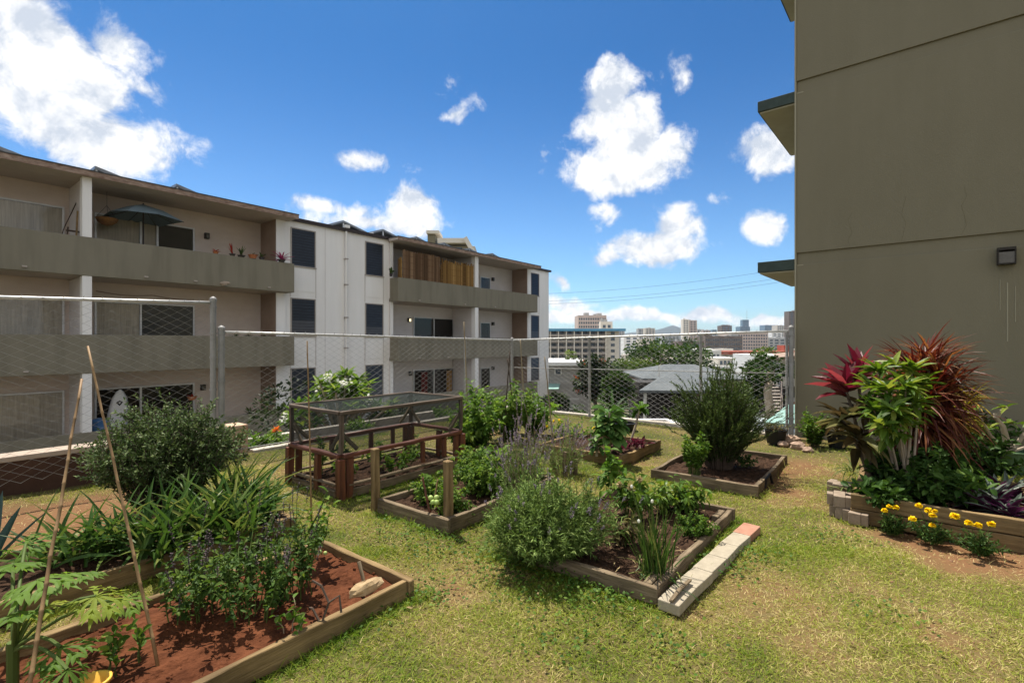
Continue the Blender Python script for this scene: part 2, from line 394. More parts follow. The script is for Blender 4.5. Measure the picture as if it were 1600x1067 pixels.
dv = N.new('ShaderNodeVectorMath'); dv.operation = 'SUBTRACT'; Lk.new(dn.outputs['Color'], dv.inputs[0]); dv.inputs[1].default_value = (.5, .5, .5)
d2 = N.new('ShaderNodeVectorMath'); d2.operation = 'SCALE'; Lk.new(dv.outputs[0], d2.inputs[0]); d2.inputs['Scale'].default_value = .085
pv = N.new('ShaderNodeVectorMath'); pv.operation = 'ADD'; Lk.new(cb.outputs[0], pv.inputs[0]); Lk.new(d2.outputs[0], pv.inputs[1])
acc = None
for (u, v, hw, hh, gn) in CL:
    def azel(u, v):
        x = (u-800)/F; z = (HZ-v)/F
        return math.atan(x), math.atan2(z, math.hypot(1, x))
    a0, e0 = azel(u, v); a1 = azel(u+hw, v)[0]-a0; e1 = abs(azel(u, v-hh)[1]-e0)
    s = N.new('ShaderNodeVectorMath'); s.operation = 'SUBTRACT'; Lk.new(pv.outputs[0], s.inputs[0]); s.inputs[1].default_value = (a0, e0, 0)
    m = N.new('ShaderNodeVectorMath'); m.operation = 'MULTIPLY'; Lk.new(s.outputs[0], m.inputs[0]); m.inputs[1].default_value = (1/a1, 1/e1, 0)
    l = N.new('ShaderNodeVectorMath'); l.operation = 'LENGTH'; Lk.new(m.outputs[0], l.inputs[0])
    q = nmath('MULTIPLY_ADD', l.outputs['Value'], -gn, gn)
    acc = q if acc is None else nmath('SMOOTH_MAX' if False else 'MAXIMUM', acc, q)
acc = nmath('MAXIMUM', acc, -.6)
back = nmath('MULTIPLY_ADD', nmath('ABSOLUTE', az), .9, -1.15)      # unseen broad cloud added behind the camera as neutral fill light
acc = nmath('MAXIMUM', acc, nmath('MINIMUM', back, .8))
def noise(scale, detail, rough, vec, dist=0):
    n = N.new('ShaderNodeTexNoise'); n.inputs['Scale'].default_value = scale; n.inputs['Detail'].default_value = detail
    n.inputs['Roughness'].default_value = rough; n.inputs['Distortion'].default_value = dist
    Lk.new(vec, n.inputs[0]); return n.outputs[0]
n1 = noise(14, 13, .66, tc.outputs['Generated'], .3)
den = nmath('ADD', nmath('MULTIPLY', acc, .85), nmath('MULTIPLY_ADD', n1, 2.0, -1.0))
mr = N.new('ShaderNodeMapRange'); mr.interpolation_type = 'SMOOTHSTEP'; Lk.new(den, mr.inputs[0])
mr.inputs[1].default_value = .0; mr.inputs[2].default_value = .6
# soft grey bellies where the cloud is thick
mp = N.new('ShaderNodeMapping'); mp.inputs['Location'].default_value = (.010, 0, .045); Lk.new(tc.outputs['Generated'], mp.inputs[0])
n2 = noise(14, 8, .62, mp.outputs[0], .3)
sh = nmath('MULTIPLY_ADD', nmath('SUBTRACT', n1, n2), 5.0, .60, clamp=True)
cr = N.new('ShaderNodeMix'); cr.data_type = 'RGBA'; Lk.new(sh, cr.inputs[0])
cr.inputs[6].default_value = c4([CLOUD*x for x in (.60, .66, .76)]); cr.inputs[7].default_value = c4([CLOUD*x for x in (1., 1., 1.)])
tn = N.new('ShaderNodeMix'); tn.data_type = 'RGBA'; tn.blend_type = 'MULTIPLY'; tn.inputs[0].default_value = 1
Lk.new(sky.outputs[0], tn.inputs[6]); 
hz = N.new('ShaderNodeMapRange'); hz.interpolation_type = 'SMOOTHSTEP'; Lk.new(el, hz.inputs[0]); hz.inputs[1].default_value = -.02; hz.inputs[2].default_value = .55
hm = N.new('ShaderNodeMix'); hm.data_type = 'RGBA'; Lk.new(hz.outputs[0], hm.inputs[0]); hm.inputs[6].default_value = c4(HORIZ); hm.inputs[7].default_value = c4(SKYTINT); Lk.new(hm.outputs[2], tn.inputs[7])
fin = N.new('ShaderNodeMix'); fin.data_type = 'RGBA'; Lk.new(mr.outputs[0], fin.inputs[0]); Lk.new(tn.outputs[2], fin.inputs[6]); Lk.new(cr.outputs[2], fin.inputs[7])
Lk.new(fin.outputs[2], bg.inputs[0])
w.cycles.sampling_method = 'MANUAL'; w.cycles.sample_map_resolution = 512

# ============================================================ ground
FA, FB = 8.75, 6.76            # the fence lines of the garden terrace (far side along b, left side along a)
M['terrain'] = surf('terrain', (.085, .075, .04), (.16, .13, .08), .95, .25, .4, 3, stain=(.045, .06, .022), sscale=.08, samt=.9)
g = G()
rr = np.array([0, 4, 8, 11, 14, 17, 20, 25, 32, 42, 60, 85, 120, 170, 230, 320, 450, 600, 850, 1200, 1800, 3000, 5000, 8000, 12000.])
na = 72; an = np.arange(na)*2*np.pi/na
V = np.array([[r*np.cos(t), r*np.sin(t), tz(r)] for r in rr[1:] for t in an]+[[0, 0, tz(0)]])
f = [[k*na+j, k*na+(j+1) % na, (k+1)*na+(j+1) % na, (k+1)*na+j] for k in range(len(rr)-2) for j in range(na)]
g.add(V, f)
g.F.append(np.array([[len(V)-1, j, (j+1) % na] for j in range(na)])); g.M.append(0)
struct(g.build('ground', M['terrain'], smooth=True))

# lawn terrace: bumpy top, straight sides
def bump(x, y):
    return .012*np.sin(2.1*x+1.3*y)+.010*np.sin(3.7*x-2.3*y+1)+.008*np.sin(5.3*y+.7*x)
def pnoise(x, y, s, k):
    r = np.random.default_rng(k); o = 0*x
    for i in range(9):
        f_ = s*(.6+1.7*r.random()); t = r.random()*6.28; o = o+np.sin(f_*(x*np.cos(t)+y*np.sin(t))+r.random()*6.28)
    return o/3.2
PATCH = []   # dry or bare patches: (u, v, radius, strength)
for (u, v, rad, s) in [(1235, 740, .55, 1.6), (1215, 770, .4, 1.3), (1270, 720, .5, 1.1), (1330, 900, .5, .5), (1180, 905, .4, .75), (1150, 960, .4, .7), (1000, 960, .45, .5), (900, 900, .0, 0), (1400, 930, .5, .4), (760, 900, .35, .5),
                       (1500, 960, .4, .6), (700, 960, .35, .5), (1010, 720, .45, .8), (1060, 790, .35, .8), (470, 740, .5, .7), (1450, 845, .5, 1.3), (1540, 865, .5, 1.3), (60, 815, .9, 1.4), (0, 830, .8, 1.4), (740, 680, .5, 1.1), (730, 700, .3, 1.2), (1240, 690, .4, .9), (250, 940, .4, .6), (60, 900, .5, .7)]:
    if rad: PATCH.append((*px(u, v)[:2], rad, s))
def dryness(x, y):
    d = .17+.42*pnoise(x, y, 2.4, 3)+.34*pnoise(x, y, 7, 4)+.20*pnoise(x, y, 19, 8)
    for (cx, cy, r, s) in PATCH:
        d = d+s*np.exp(-((x-cx)**2+(y-cy)**2)/r**2)
    return d
M['lawn_soil'] = None
m, nt, N, Lk = newmat('lawn_soil')
out = N.new('ShaderNodeOutputMaterial'); p = N.new('ShaderNodeBsdfPrincipled'); p.inputs['Roughness'].default_value = .95; p.inputs['Specular IOR Level'].default_value = .1
at = N.new('ShaderNodeAttribute'); at.attribute_name = 'tint'
tc2 = N.new('ShaderNodeTexCoord'); nz = N.new('ShaderNodeTexNoise'); nz.inputs['Scale'].default_value = 30; nz.inputs['Detail'].default_value = 8
Lk.new(tc2.outputs['Object'], nz.inputs[0])
ad = N.new('ShaderNodeMath'); ad.operation = 'MULTIPLY_ADD'; Lk.new(nz.outputs[0], ad.inputs[0]); ad.inputs[1].default_value = .7
sb = N.new('ShaderNodeMath'); sb.operation = 'SUBTRACT'; Lk.new(at.outputs['Fac'], sb.inputs[0]); sb.inputs[1].default_value = .35; Lk.new(sb.outputs[0], ad.inputs[2])
rp = N.new('ShaderNodeValToRGB'); e = rp.color_ramp.elements
e[0].color = c4((.045, .055, .015)); e[1].color = c4((.165, .085, .040)); x = e.new(.55); x.color = c4((.125, .095, .037))
Lk.new(ad.outputs[0], rp.inputs[0]); Lk.new(rp.outputs[0], p.inputs['Base Color'])
bp = N.new('ShaderNodeBump'); bp.inputs['Strength'].default_value = .8; bp.inputs['Distance'].default_value = .02; Lk.new(nz.outputs[0], bp.inputs['Height']); Lk.new(bp.outputs[0], p.inputs['Normal'])
Lk.new(p.outputs[0], out.inputs[0]); M['lawn_soil'] = m
g = G()
na_, nb_ = 90, 90
aa = np.linspace(-4, FA+.1, na_); bb = np.linspace(-8, FB+.1, nb_)
AA, BB = np.meshgrid(aa, bb, indexing='ij')
XY = AA[..., None]*A+BB[..., None]*B
XY[..., 2] = bump(XY[..., 0], XY[..., 1])
idx = np.arange(na_*nb_).reshape(na_, nb_)
f = np.stack([idx[:-1, :-1], idx[1:, :-1], idx[1:, 1:], idx[:-1, 1:]], -1).reshape(-1, 4)
dr = np.clip(dryness(XY[..., 0], XY[..., 1])*.38+.25, 0, 1)
g.add(XY.reshape(-1, 3), f, 0, dr.ravel())
rim = np.concatenate([idx[:, 0], idx[-1, 1:], idx[-2::-1, -1], idx[0, -2:0:-1]])
rv = XY.reshape(-1, 3)[rim]; lo = rv.copy(); lo[:, 2] = -3.2
n = len(rim); g.add(np.concatenate([rv, lo]), [[i, n+i, n+(i+1) % n, (i+1) % n] for i in range(n)], 0, .9)
struct(g.build('lawn', M['lawn_soil'], smooth=True))

BEDS = []      # (a0, a1, b0, b1): no grass inside
def inbed(x, y, pad=0):
    a = x*A[0]+y*A[1]; b = x*B[0]+y*B[1]; o = np.zeros(len(x), bool)
    for (a0, a1, b0, b1) in BEDS:
        o |= (a > a0-pad) & (a < a1+pad) & (b > b0-pad) & (b < b1+pad)
    return o

# ============================================================ timber helpers
def board(parent, name, p, q, w, h, mat, up=Z, bev=.004, jit=0, label=None):
    """timber from p to q: w across, h tall, p and q on its centre line"""
    p = np.asarray(p, float); q = np.asarray(q, float)
    if jit: p = p+rng.normal(0, jit, 3); q = q+rng.normal(0, jit, 3)
    L = np.linalg.norm(q-p); d = (q-p)/L; s = nrm(np.cross(up, d)); n = np.cross(d, s)
    g = G()
    nseg = max(2, int(L/.15)); xs = np.linspace(-L/2, L/2, nseg+1)
    V = np.array([[x, y*w/2, z*h/2] for x in xs for (y, z) in ((-1, -1), (1, -1), (1, 1), (-1, 1))])
    bow = rng.normal(0, .004)*(1-(2*V[:, 0]/L)**2)+rng.normal(0, .0022)*np.sin(V[:, 0]*9+rng.random()*6)
    V += rng.normal(0, .0022, V.shape); V[:, 2] += bow; V[:, 1] += bow*.8
    f = [[k*4+j, k*4+(j+1) % 4, k*4+4+(j+1) % 4, k*4+4+j] for k in range(nseg) for j in range(4)]
    f = [x[::-1] for x in f]+[[0, 1, 2, 3], [nseg*4+3, nseg*4+2, nseg*4+1, nseg*4]]
    f = [x[::-1] for x in f]
    g.add(V, f)
    o = g.build(name, mat)
    mid = (p+q)/2-(BASE[parent.name] if parent is not None else 0)
    o.matrix_world = Matrix(((d[0], s[0], n[0], mid[0]), (d[1], s[1], n[1], mid[1]), (d[2], s[2], n[2], mid[2]), (0, 0, 0, 1)))
    if parent is not None: o.parent = parent; BASE[o.name] = BASE[parent.name]
    if bev:
        b = o.modifiers.new('b', 'BEVEL'); b.width = bev; b.segments = 1; b.limit_method = 'ANGLE'; b.angle_limit = R(40)
    if label: o['label'] = label
    return o
def soil(parent, a0, a1, b0, b1, z, mat, amp=.02, clods=0, name='soil', n=40):
    g = G()
    aa = np.linspace(a0, a1, n); bb = np.linspace(b0, b1, n)
    AA, BB = np.meshgrid(aa, bb, indexing='ij'); P = AA[..., None]*A+BB[..., None]*B
    P[..., 2] = z+amp*pnoise(P[..., 0], P[..., 1], 9, int(a0*10+90))*.8+amp*.5*pnoise(P[..., 0], P[..., 1], 24, 5)+rng.normal(0, amp*.18, AA.shape)
    i = np.arange(n*n).reshape(n, n)
    g.add(P.reshape(-1, 3), np.stack([i[:-1, :-1], i[1:, :-1], i[1:, 1:], i[:-1, 1:]], -1).reshape(-1, 4))
    for _ in range(clods):
        a = U(a0+.03, a1-.03); b = U(b0+.03, b1-.03); r = .004+.012*rng.random()**3
        blob(g, AB(a, b, z+amp*.6), r, 0, .5, 6, 4, .3, (1.2, 1, .7))
    return g.build(name, mat, parent, smooth=False)
def bed(label, a0, a1, b0, b1, h, mat, smat, sz, th=.04, clods=0, amp=.02, sh=None, grp='timber raised garden beds', boards=1):
    BEDS.append((a0, a1, b0, b1))
    r = root('raised_bed', label, 'raised bed', AB((a0+a1)/2, (b0+b1)/2, 0), grp)
    t = th/2; o = .012
    def side(p, q):
        for k in range(boards):
            hh = (h-.006*(boards-1))/boards
            pp = p.copy(); qq = q.copy(); pp[2] = qq[2] = hh/2+k*(hh+.006)+rng.normal(0, .002)
            board(r, 'board', pp, qq, th, hh, mat)
    side(AB(a0+t, b0-o), AB(a0+t, b1+o)); side(AB(a1-t, b0-o), AB(a1-t, b1+o))
    side(AB(a0+th+.003, b0+t), AB(a1-th-.003, b0+t)); side(AB(a0+th+.003, b1-t), AB(a1-th-.003, b1-t))
    soil(r, a0+.02, a1-.02, b0+.02, b1-.02, sz, smat, amp, clods)
    return r
b1_ = bed('weathered tan timber bed of bare red soil with basil, nearest on the left', -1.2, 1.95, 2.24, 3.21, .11, M['wood_tan'], M['soil_red'], .065, .04, 300, .018)
b2_ = bed('long brown bed full of strap leaved lilies beside the low brown wall', -.8, 2.05, 3.74, 4.60, .125, M['wood_tan'], M['soil_dark'], .08, .04, 30)
b3_ = bed('small grey bed of tomato plants between two short square posts', 2.72, 4.25, 2.74, 3.58, .125, M['wood_grey'], M['soil_dark'], .07, .04, 60)
b4_ = bed('grey timber bed of mulch and scallions edged by pale pavers', 2.73, 4.45, 1.08, 2.14, .095, M['wood_grey'], M['soil_dark'], .055, .04, 320, .022)
b5_ = bed('grey timber bed that holds the tall rosemary bush', 5.23, 6.88, 1.06, 2.11, .105, M['wood_grey'], M['soil_dark'], .05, .04, 60, boards=1)
b6_ = bed('tan timber bed of kale and red lettuce near the back fence', 5.5, 6.75, 2.6, 3.8, .125, M['wood_tan'], M['soil_dark'], .08, .04, 30)
b7_ = bed('brown timber bed of tropical plants behind the yellow marigolds', 4.98, 6.31, -.90, .284, .23, M['wood_tan'], M['soil_dark'], .13, .045, 40, boards=2)
board(b4_, 'board', AB(2.79, 1.155, .045), AB(3.06, 1.155, .045), .05, .085, M['wood_grey'])
board(b4_, 'board', AB(4.17, 1.155, .045), AB(4.38, 1.155, .045), .05, .085, M['wood_grey'])

# pavers along the near side of the scallion bed
c0 = px(1043, 943, .05); c1 = px(1175, 820, .05)
for i in range(6):
    t = (i+.5)/6; c = c0*(1-t)+c1*t; c[2] = 0
    g = G(); L_ = np.linalg.norm(c1-c0)/6-.006
    d = nrm(c1-c0); ang = math.atan2(d[1], d[0])
    box(g, (0, 0, 0), L_, .125, .06+.004*rng.random())
    nm = 'salmon brick at the far end of the paver row' if i == 5 else ['pale cream paver at the near end of the row, under the stick', 'pale cream paver second from the near end of the row', 'pale cream paver third from the near end of the row', 'pale cream paver third from the far brick', 'pale cream paver touching the salmon brick'][i]
    o = g.build('edging_paver', M['brick'] if i == 5 else M['paver'], base=(0, 0, 0), bevel=.006); o.location = c; o.rotation_euler = (R(rng.normal(0, .6)), 0, ang+R(rng.normal(0, 1)))
    tag(o, nm, 'brick' if i == 5 else 'paver', 'edging pavers in a row')
o = board(None, 'wood_stick', px(1047, 938, .075), px(1078, 905, .085), .028, .014, M['wood_grey']); tag(o, 'short dark wooden stake lying on the near pavers', 'stake')

# two short posts by the tomato bed
for (u, v, vt, lb) in ((586, 797, 700, 'short grey square post at the left corner of the tomato bed'), (700, 828, 719, 'short grey square post at the near corner of the tomato bed')):
    b = px(u, v); d = b[1]; t = pd(u, vt, d)
    o = board(None, 'garden_post', b-Z*.05, t, .062, .062, M['wood_tan'], up=A, bev=.006); tag(o, lb, 'post', 'short square posts')

# ============================================================ screened planter cage
a0, a1, c0_, c1_ = 2.72, 4.38, 4.15, 5.08
BEDS.append((a0, a1, c0_, c1_))
cg = root('planter_cage', 'red brown timber planter with a dark screened cover on posts', 'planter', AB((a0+a1)/2, (c0_+c1_)/2, 0))
W_ = M['wood_red']
zl, zt = .43, .82
for (b, e) in ((AB(a0, c0_), AB(a1, c0_)), (AB(a0, c1_), AB(a1, c1_)), (AB(a0, c0_), AB(a0, c1_)), (AB(a1, c0_), AB(a1, c1_))):
    d = nrm(e-b)
    board(cg, 'bottom_plank', b+Z*.04+d*.07, e+Z*.04-d*.07, .035, .075, M['wood_grey'])
    board(cg, 'rail', b+Z*(zl-.02)+d*.02, e+Z*(zl-.02)-d*.02, .06, .038, W_)
    board(cg, 'low_rail', b+Z*.125+d*.08, e+Z*.125-d*.08, .045, .022, M['wood_grey'])
for (a, b) in ((a0, c0_), (a0, c1_), (a1, c0_), (a1, c1_)):
    sa = 1 if a == a0 else -1; sb = 1 if b == c0_ else -1
    board(cg, 'post', AB(a+.002*sa, b+.002*sb, -.02), AB(a+.002*sa, b+.002*sb, zl-.045), .07, .07, W_, up=A, bev=.005)
    board(cg, 'post', AB(a+.10*sa, b+.004*sb, -.02), AB(a+.10*sa, b+.004*sb, zl-.045), .07, .035, W_, up=B, bev=.005)
    board(cg, 'cover_post', AB(a+.012*sa, b+.012*sb, zl+.004), AB(a+.012*sa, b+.012*sb, zt-.02), .038, .038, M['wood_cover'], up=A)
    board(cg, 'brace', AB(a+.02*sa, b+.02*sb, zl+.20), AB(a+.20*sa, b+.02*sb, zl+.02), .018, .04, M['wood_grey'], up=Z)
    board(cg, 'brace', AB(a+.02*sa, b+.02*sb, zl+.20), AB(a+.02*sa, b+.20*sb, zl+.02), .018, .04, M['wood_grey'], up=Z)
for f_ in (.30, .62, .82):
    for b in (c0_, c1_):
        a = a0+(a1-a0)*f_
        if b == c0_ and f_ == .30: continue
        board(cg, 'post', AB(a, b, .16), AB(a, b, zl-.045), .05, .035, W_, up=B)
for b in (.42,):
    board(cg, 'post', AB(a0, c0_+(c1_-c0_)*b, .0), AB(a0, c0_+(c1_-c0_)*b, zl-.045), .07, .05, W_, up=A)
    board(cg, 'post', AB(a1, c0_+(c1_-c0_)*b, .0), AB(a1, c0_+(c1_-c0_)*b, zl-.045), .07, .05, W_, up=A)
t = .02
for (b, e) in ((AB(a0, c0_, zt), AB(a1, c0_, zt)), (AB(a0, c1_, zt), AB(a1, c1_, zt)), (AB(a0, c0_+t, zt), AB(a0, c1_-t, zt)), (AB(a1, c0_+t, zt), AB(a1, c1_-t, zt))):
    board(cg, 'top_rail', b, e, .04, .035, M['wood_cover'])
g = G(); abox_ = [(a0+.012, a1-.012, c0_, c0_), (a0+.012, a1-.012, c1_, c1_), (a0, a0, c0_+.012, c1_-.012), (a1, a1, c0_+.012, c1_-.012)]
for (p0, p1, q0, q1) in abox_:
    g.add([AB(p0, q0, zl+.005), AB(p1, q1, zl+.005), AB(p1, q1, zt-.015), AB(p0, q0, zt-.015)], [[0, 1, 2, 3]])
g.add([AB(a0, c0_, zt+.004), AB(a1, c0_, zt+.004), AB(a1, c1_, zt+.004), AB(a0, c1_, zt+.004)], [[0, 1, 2, 3]])
g.build('insect_screen', M['screen'], cg)
soil(cg, a0+.05, a1-.05, c0_+.05, c1_-.05, .07, M['soil_dark'], .02, 20)
# wire net round the lower part
g = G(); wires = []
for (p, q) in ((AB(a0, c0_), AB(a1, c0_)), (AB(a0, c0_), AB(a0, c1_))):
    L_ = np.linalg.norm(q-p); d = (q-p)/L_
    for x in np.arange(.1, L_-.08, .05): wires.append([p+d*x+Z*.13, p+d*x+Z*(zl-.05)])
    for z in np.arange(.17, zl-.05, .05): wires.append([p+d*.05+Z*z, q-d*.05+Z*z])
tubes(g, np.array(wires), .0006, 3, 0, cap=False); g.build('wire_net', M['lamp_bronze'], cg)

# ============================================================ chain-link fences
def chain(parent, p, q, zb0, zb1, zt0, zt1, pitch=.078, name='chain_link', rw=.0025):
    """p,q ground points; diamond mesh between the bottom and top lines"""
    p = np.asarray(p, float); q = np.asarray(q, float); L = np.linalg.norm((q-p)[:2]); d = (q-p)/L
    n = int(L/pitch); g = G(); Hm = max(zt0-zb0, zt1-zb1); ns = int(Hm/(pitch*.55))
    side = np.cross(d, Z)
    i = np.arange(n)[:, None]; k = np.arange(ns+1)[None]
    flip = (k+i) % 2
    x = (i+.5)*pitch+np.where(flip == 1, .5, -.5)*pitch*1.0
    t = k/ns
    fx = np.clip(x/L, 0, 1)
    zb = zb0+(zb1-zb0)*fx; zt_ = zt0+(zt1-zt0)*fx
    z = zt_-(Hm)*t
    P = p[None, None]+d*np.clip(x, 0, L)[..., None]+side*((flip-.5)*.004)[..., None]
    P[..., 2] = z+rng.normal(0, .0015, z.shape)
    tubes(g, P, rw, 3, 0, cap=False)
    # knuckled ends standing above the rail
    tip = P[:, 1]*1.; e0 = P[:, 0]; up = np.stack([e0, e0+Z*.03+d*.008], 1); tubes(g, up, rw, 3, 0, cap=False)
    return g.build(name, M['wire'], parent)
def post(parent, p, z0, z1, r, cap=True, name='post', mat='galv'):
    g = G(); p = np.asarray(p, float)
    tubes(g, np.array([p+Z*z0, p+Z*(z0*.5+z1*.5), p+Z*z1]), r, 12, 0)
    if cap: lathe(g, p+Z*z1, [(r*1.15, -.03), (r*1.15, .005), (r*.8, .02), (r*.3, .032), (.001, .034)], 12)
    return g.build(name, M[mat], parent, smooth=False)
def rail(parent, p, q, r=.018, name='top_rail', mat='galv_rail'):
    g = G(); t = np.linspace(0, 1, 7)[:, None]; P = np.asarray(p)*(1-t)+np.asarray(q)*t
    tubes(g, P, r, 10, 0); return g.build(name, M[mat], parent, smooth=True)
def band(parent, p, z, r):
    g = G(); lathe(g, np.asarray(p)+Z*z, [(r*1.18, -.012), (r*1.18, .012)], 12); return g.build('tension_band', M['galv'], parent)
# tall left panel
apost = fa(333, FB)
f1 = root('chain_link_fence', 'taller left chain link panel on the low brown wall', 'fence', AB(1., FB, 0), 'chain link fence runs')
zl0, zl1 = 1.90, 1.985
rail(f1, AB(-1.6, FB, zl0-.06), AB(apost, FB, zl1))
chain(f1, AB(-1.6, FB-.03), AB(apost-.02, FB-.03), .15, .18, zl0-.05, zl1+.005)
post(f1, AB(apost, FB), -.02, 2.03, .034)
for z in (.5, .9, 1.3, 1.6, 1.93): band(f1, AB(apost, FB), z, .034)
# middle run
ap2 = fa(346, FB)
f2 = root('chain_link_fence', 'long middle chain link run facing the white apartment block', 'fence', AB(5, FB, 0), 'chain link fence runs')
z2a, z2b = 1.62, 1.53
rail(f2, AB(ap2, FB, z2a), AB(FA, FB, z2b)); 
rail(f2, AB(ap2, FB, .10), AB(FA, FB, .06), .006, 'bottom_wire', 'wire')
chain(f2, AB(ap2+.02, FB-.025), AB(FA, FB-.025), .06, .05, z2a+.01, z2b+.01)
post(f2, AB(ap2, FB), -.02, 1.67, .036)
for z in (.5, 1., 1.4, 1.6): band(f2, AB(ap2, FB), z, .036)
for u in (727,):
    a = fa(u, FB+.03); post(f2, AB(a, FB+.03), -.05, 1.56, .025)
post(f2, AB(FA, FB), -.1, 1.56, .03)
# back run
f3 = root('chain_link_fence', 'back chain link run overlooking the city, ending at the olive wall', 'fence', AB(FA, 4, 0), 'chain link fence runs')
bw = 1.28
def fb(u, a):
    r = (u-800)/F; return a*(.6115-.7912*r)/(.7912+.6115*r)
z3b = 1.665
rail(f3, AB(FA, FB, z2b), AB(FA, bw, z3b))
rail(f3, AB(FA+.03, FB, .92), AB(FA+.03, bw, 1.0), .008, 'middle_wire', 'galv')
chain(f3, AB(FA-.025, FB), AB(FA-.025, bw), .04, .04, z2b+.01, z3b+.01)
for u in (921, 1095):
    b = fb(u, FA+.03); f_ = (FB-b)/(FB-bw); post(f3, AB(FA+.03, b), -.05, z2b+(z3b-z2b)*f_+.01, .025)
post(f3, AB(FA, bw), -.05, 1.72, .034); post(f3, AB(FA, bw+.06), -.05, 1.66, .02, False)
for z in (.3, .8, 1.2, 1.6): band(f3, AB(FA, bw), z, .034)

# low brown wall, pillar, kerbs
g = G(); abox(g, -3, fa(352, FB+.1), FB+.04, FB+.26, -.1, .33); 
lw = root('garden_wall', 'low dark brown wall with a pale cap under the tall fence', 'wall', AB(0, FB+.15, 0))
g.build('wall', M['wall_brown'], lw)
g = G(); abox(g, -3, fa(352, FB+.1)+.01, FB+.02, FB+.29, .333, .385); g.build('cap', M['cap_tan'], lw, bevel=.008)
g = G(); ac = fa(372, FB+.05); abox(g, ac-.11, ac+.13, FB+.05, FB+.33, -.1, .40)
o = g.build('pillar', M['pillar'], base=AB(ac, FB+.2), bevel=.012); tag(o, 'short stained pink pillar at the end of the brown wall', 'pillar')
g = G(); abox(g, ac+.2, FA+.16, FB+.03, FB+.17, -.4, .045); o = g.build('concrete_kerb', M['concrete'], base=AB(5, FB, 0), bevel=.01); tag(o, 'pale concrete kerb under the middle fence run', 'kerb')
g = G(); abox(g, FA+.02, FA+.16, bw-.03, FB+.02, -.4, .035); o = g.build('concrete_kerb', M['concrete'], base=AB(FA, 4, 0), bevel=.01); tag(o, 'pale concrete kerb under the back fence run', 'kerb')
g = G(); abox(g, .5, 7.5, FB+1.0, FB+1.12, -3, .02); o = g.build('retaining_wall', M['concrete'], base=AB(4, FB+1, 0), bevel=.01); tag(o, 'thin pale retaining wall just beyond the middle fence', 'wall')
# fill of soil between kerb and retaining wall
g = G(); abox(g, .5, FA, FB+.2, FB+.99, -3, -.12); struct(g.build('planting_strip', M['soil_dark']))
# ============================================================ white apartment block on the left
FP, FW, FK = 18.0, 18.64, 19.8          # balcony front, white wall, back of the balconies
ROOF, ST = 6.26, 2.75
AE = 28.2                               # right end
AS = -3.5                                # left end, out of the frame
GB = -2.6
apt = root('apartment_block', 'three storey white apartment block with olive balcony parapets', 'building', AB(12, FP, GB))
def part(name, mat, fn, label=None, parent=apt, bevel=0, smooth=False):
    g = G(); fn(g); o = g.build(name, mat, parent, bevel=bevel, smooth=smooth)
    if label: o['label'] = label
    return o
G1a, G1b = AS, fa(460, FP)              # balcony groups along a
G2a, G2b = fa(622, FP), fa(840, FP)
V1a, V1b = fa(437, FW)-.0, G2a          # white bays
V1a = G1b-.38
V2a = G2b-.30
Y_ = (FK+7)
levels = [3.5, .75, -2.0]                # floor levels
# main body behind the balconies, one box per bay
def body(g):
    abox(g, AS, V1a, FK, Y_, GB, ROOF-.05, 1)
    abox(g, V1a, V1b, FW, Y_, GB, ROOF-.05, 0)
    abox(g, V1b, V2a, FK, Y_, GB, ROOF-.05, 2)
    abox(g, V2a, AE, FW, Y_, GB, ROOF-.05, 0)
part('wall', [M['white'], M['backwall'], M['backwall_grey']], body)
def roof(g):
    abox(g, AS-.3, AE+.12, FW-.10, Y_+.3, ROOF-.045, ROOF+.05)
part('roof', M['roofing'], roof)
for (a0, a1) in ((G1a, G1b+.05), (G2a-.12, G2b+.10)):
    part('roof', M['soffit'], lambda g: abox(g, a0, a1, FP-.16, FW-.105, ROOF-.13, ROOF-.012))
    part('soffit', M['soffit'], lambda g: abox(g, a0+.05, a1-.05, FW-.1, FK-.005, ROOF-.13, ROOF-.055))
    part('fascia', M['fascia'], lambda g: abox(g, a0-.02, a1+.02, FP-.20, FP-.165, ROOF-.15, ROOF+.0))
    part('roof_edge', M['roofing'], lambda g: abox(g, a0-.03, a1+.03, FP-.215, FW-.11, ROOF+.002, ROOF+.03))
part('coping', M['brownframe'], lambda g: abox(g, G1b+.06, G2a-.15, FW-.13, FW-.003, ROOF-.06, ROOF+.07))
part('coping', M['brownframe'], lambda g: abox(g, G2b+.13, AE+.14, FW-.13, FW-.003, ROOF-.06, ROOF+.07))
for i, zf in enumerate(levels):
    for (a0, a1) in ((G1a, G1b), (G2a, G2b)):
        zt = zf+.94; zb = zf-.15
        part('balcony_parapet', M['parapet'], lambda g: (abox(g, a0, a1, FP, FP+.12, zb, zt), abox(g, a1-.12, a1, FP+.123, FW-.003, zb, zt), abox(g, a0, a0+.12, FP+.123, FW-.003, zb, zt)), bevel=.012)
        part('balcony_floor', M['soffit'], lambda g: abox(g, a0+.13, a1-.13, FP+.123, FK-.004, zf-.14, zf))
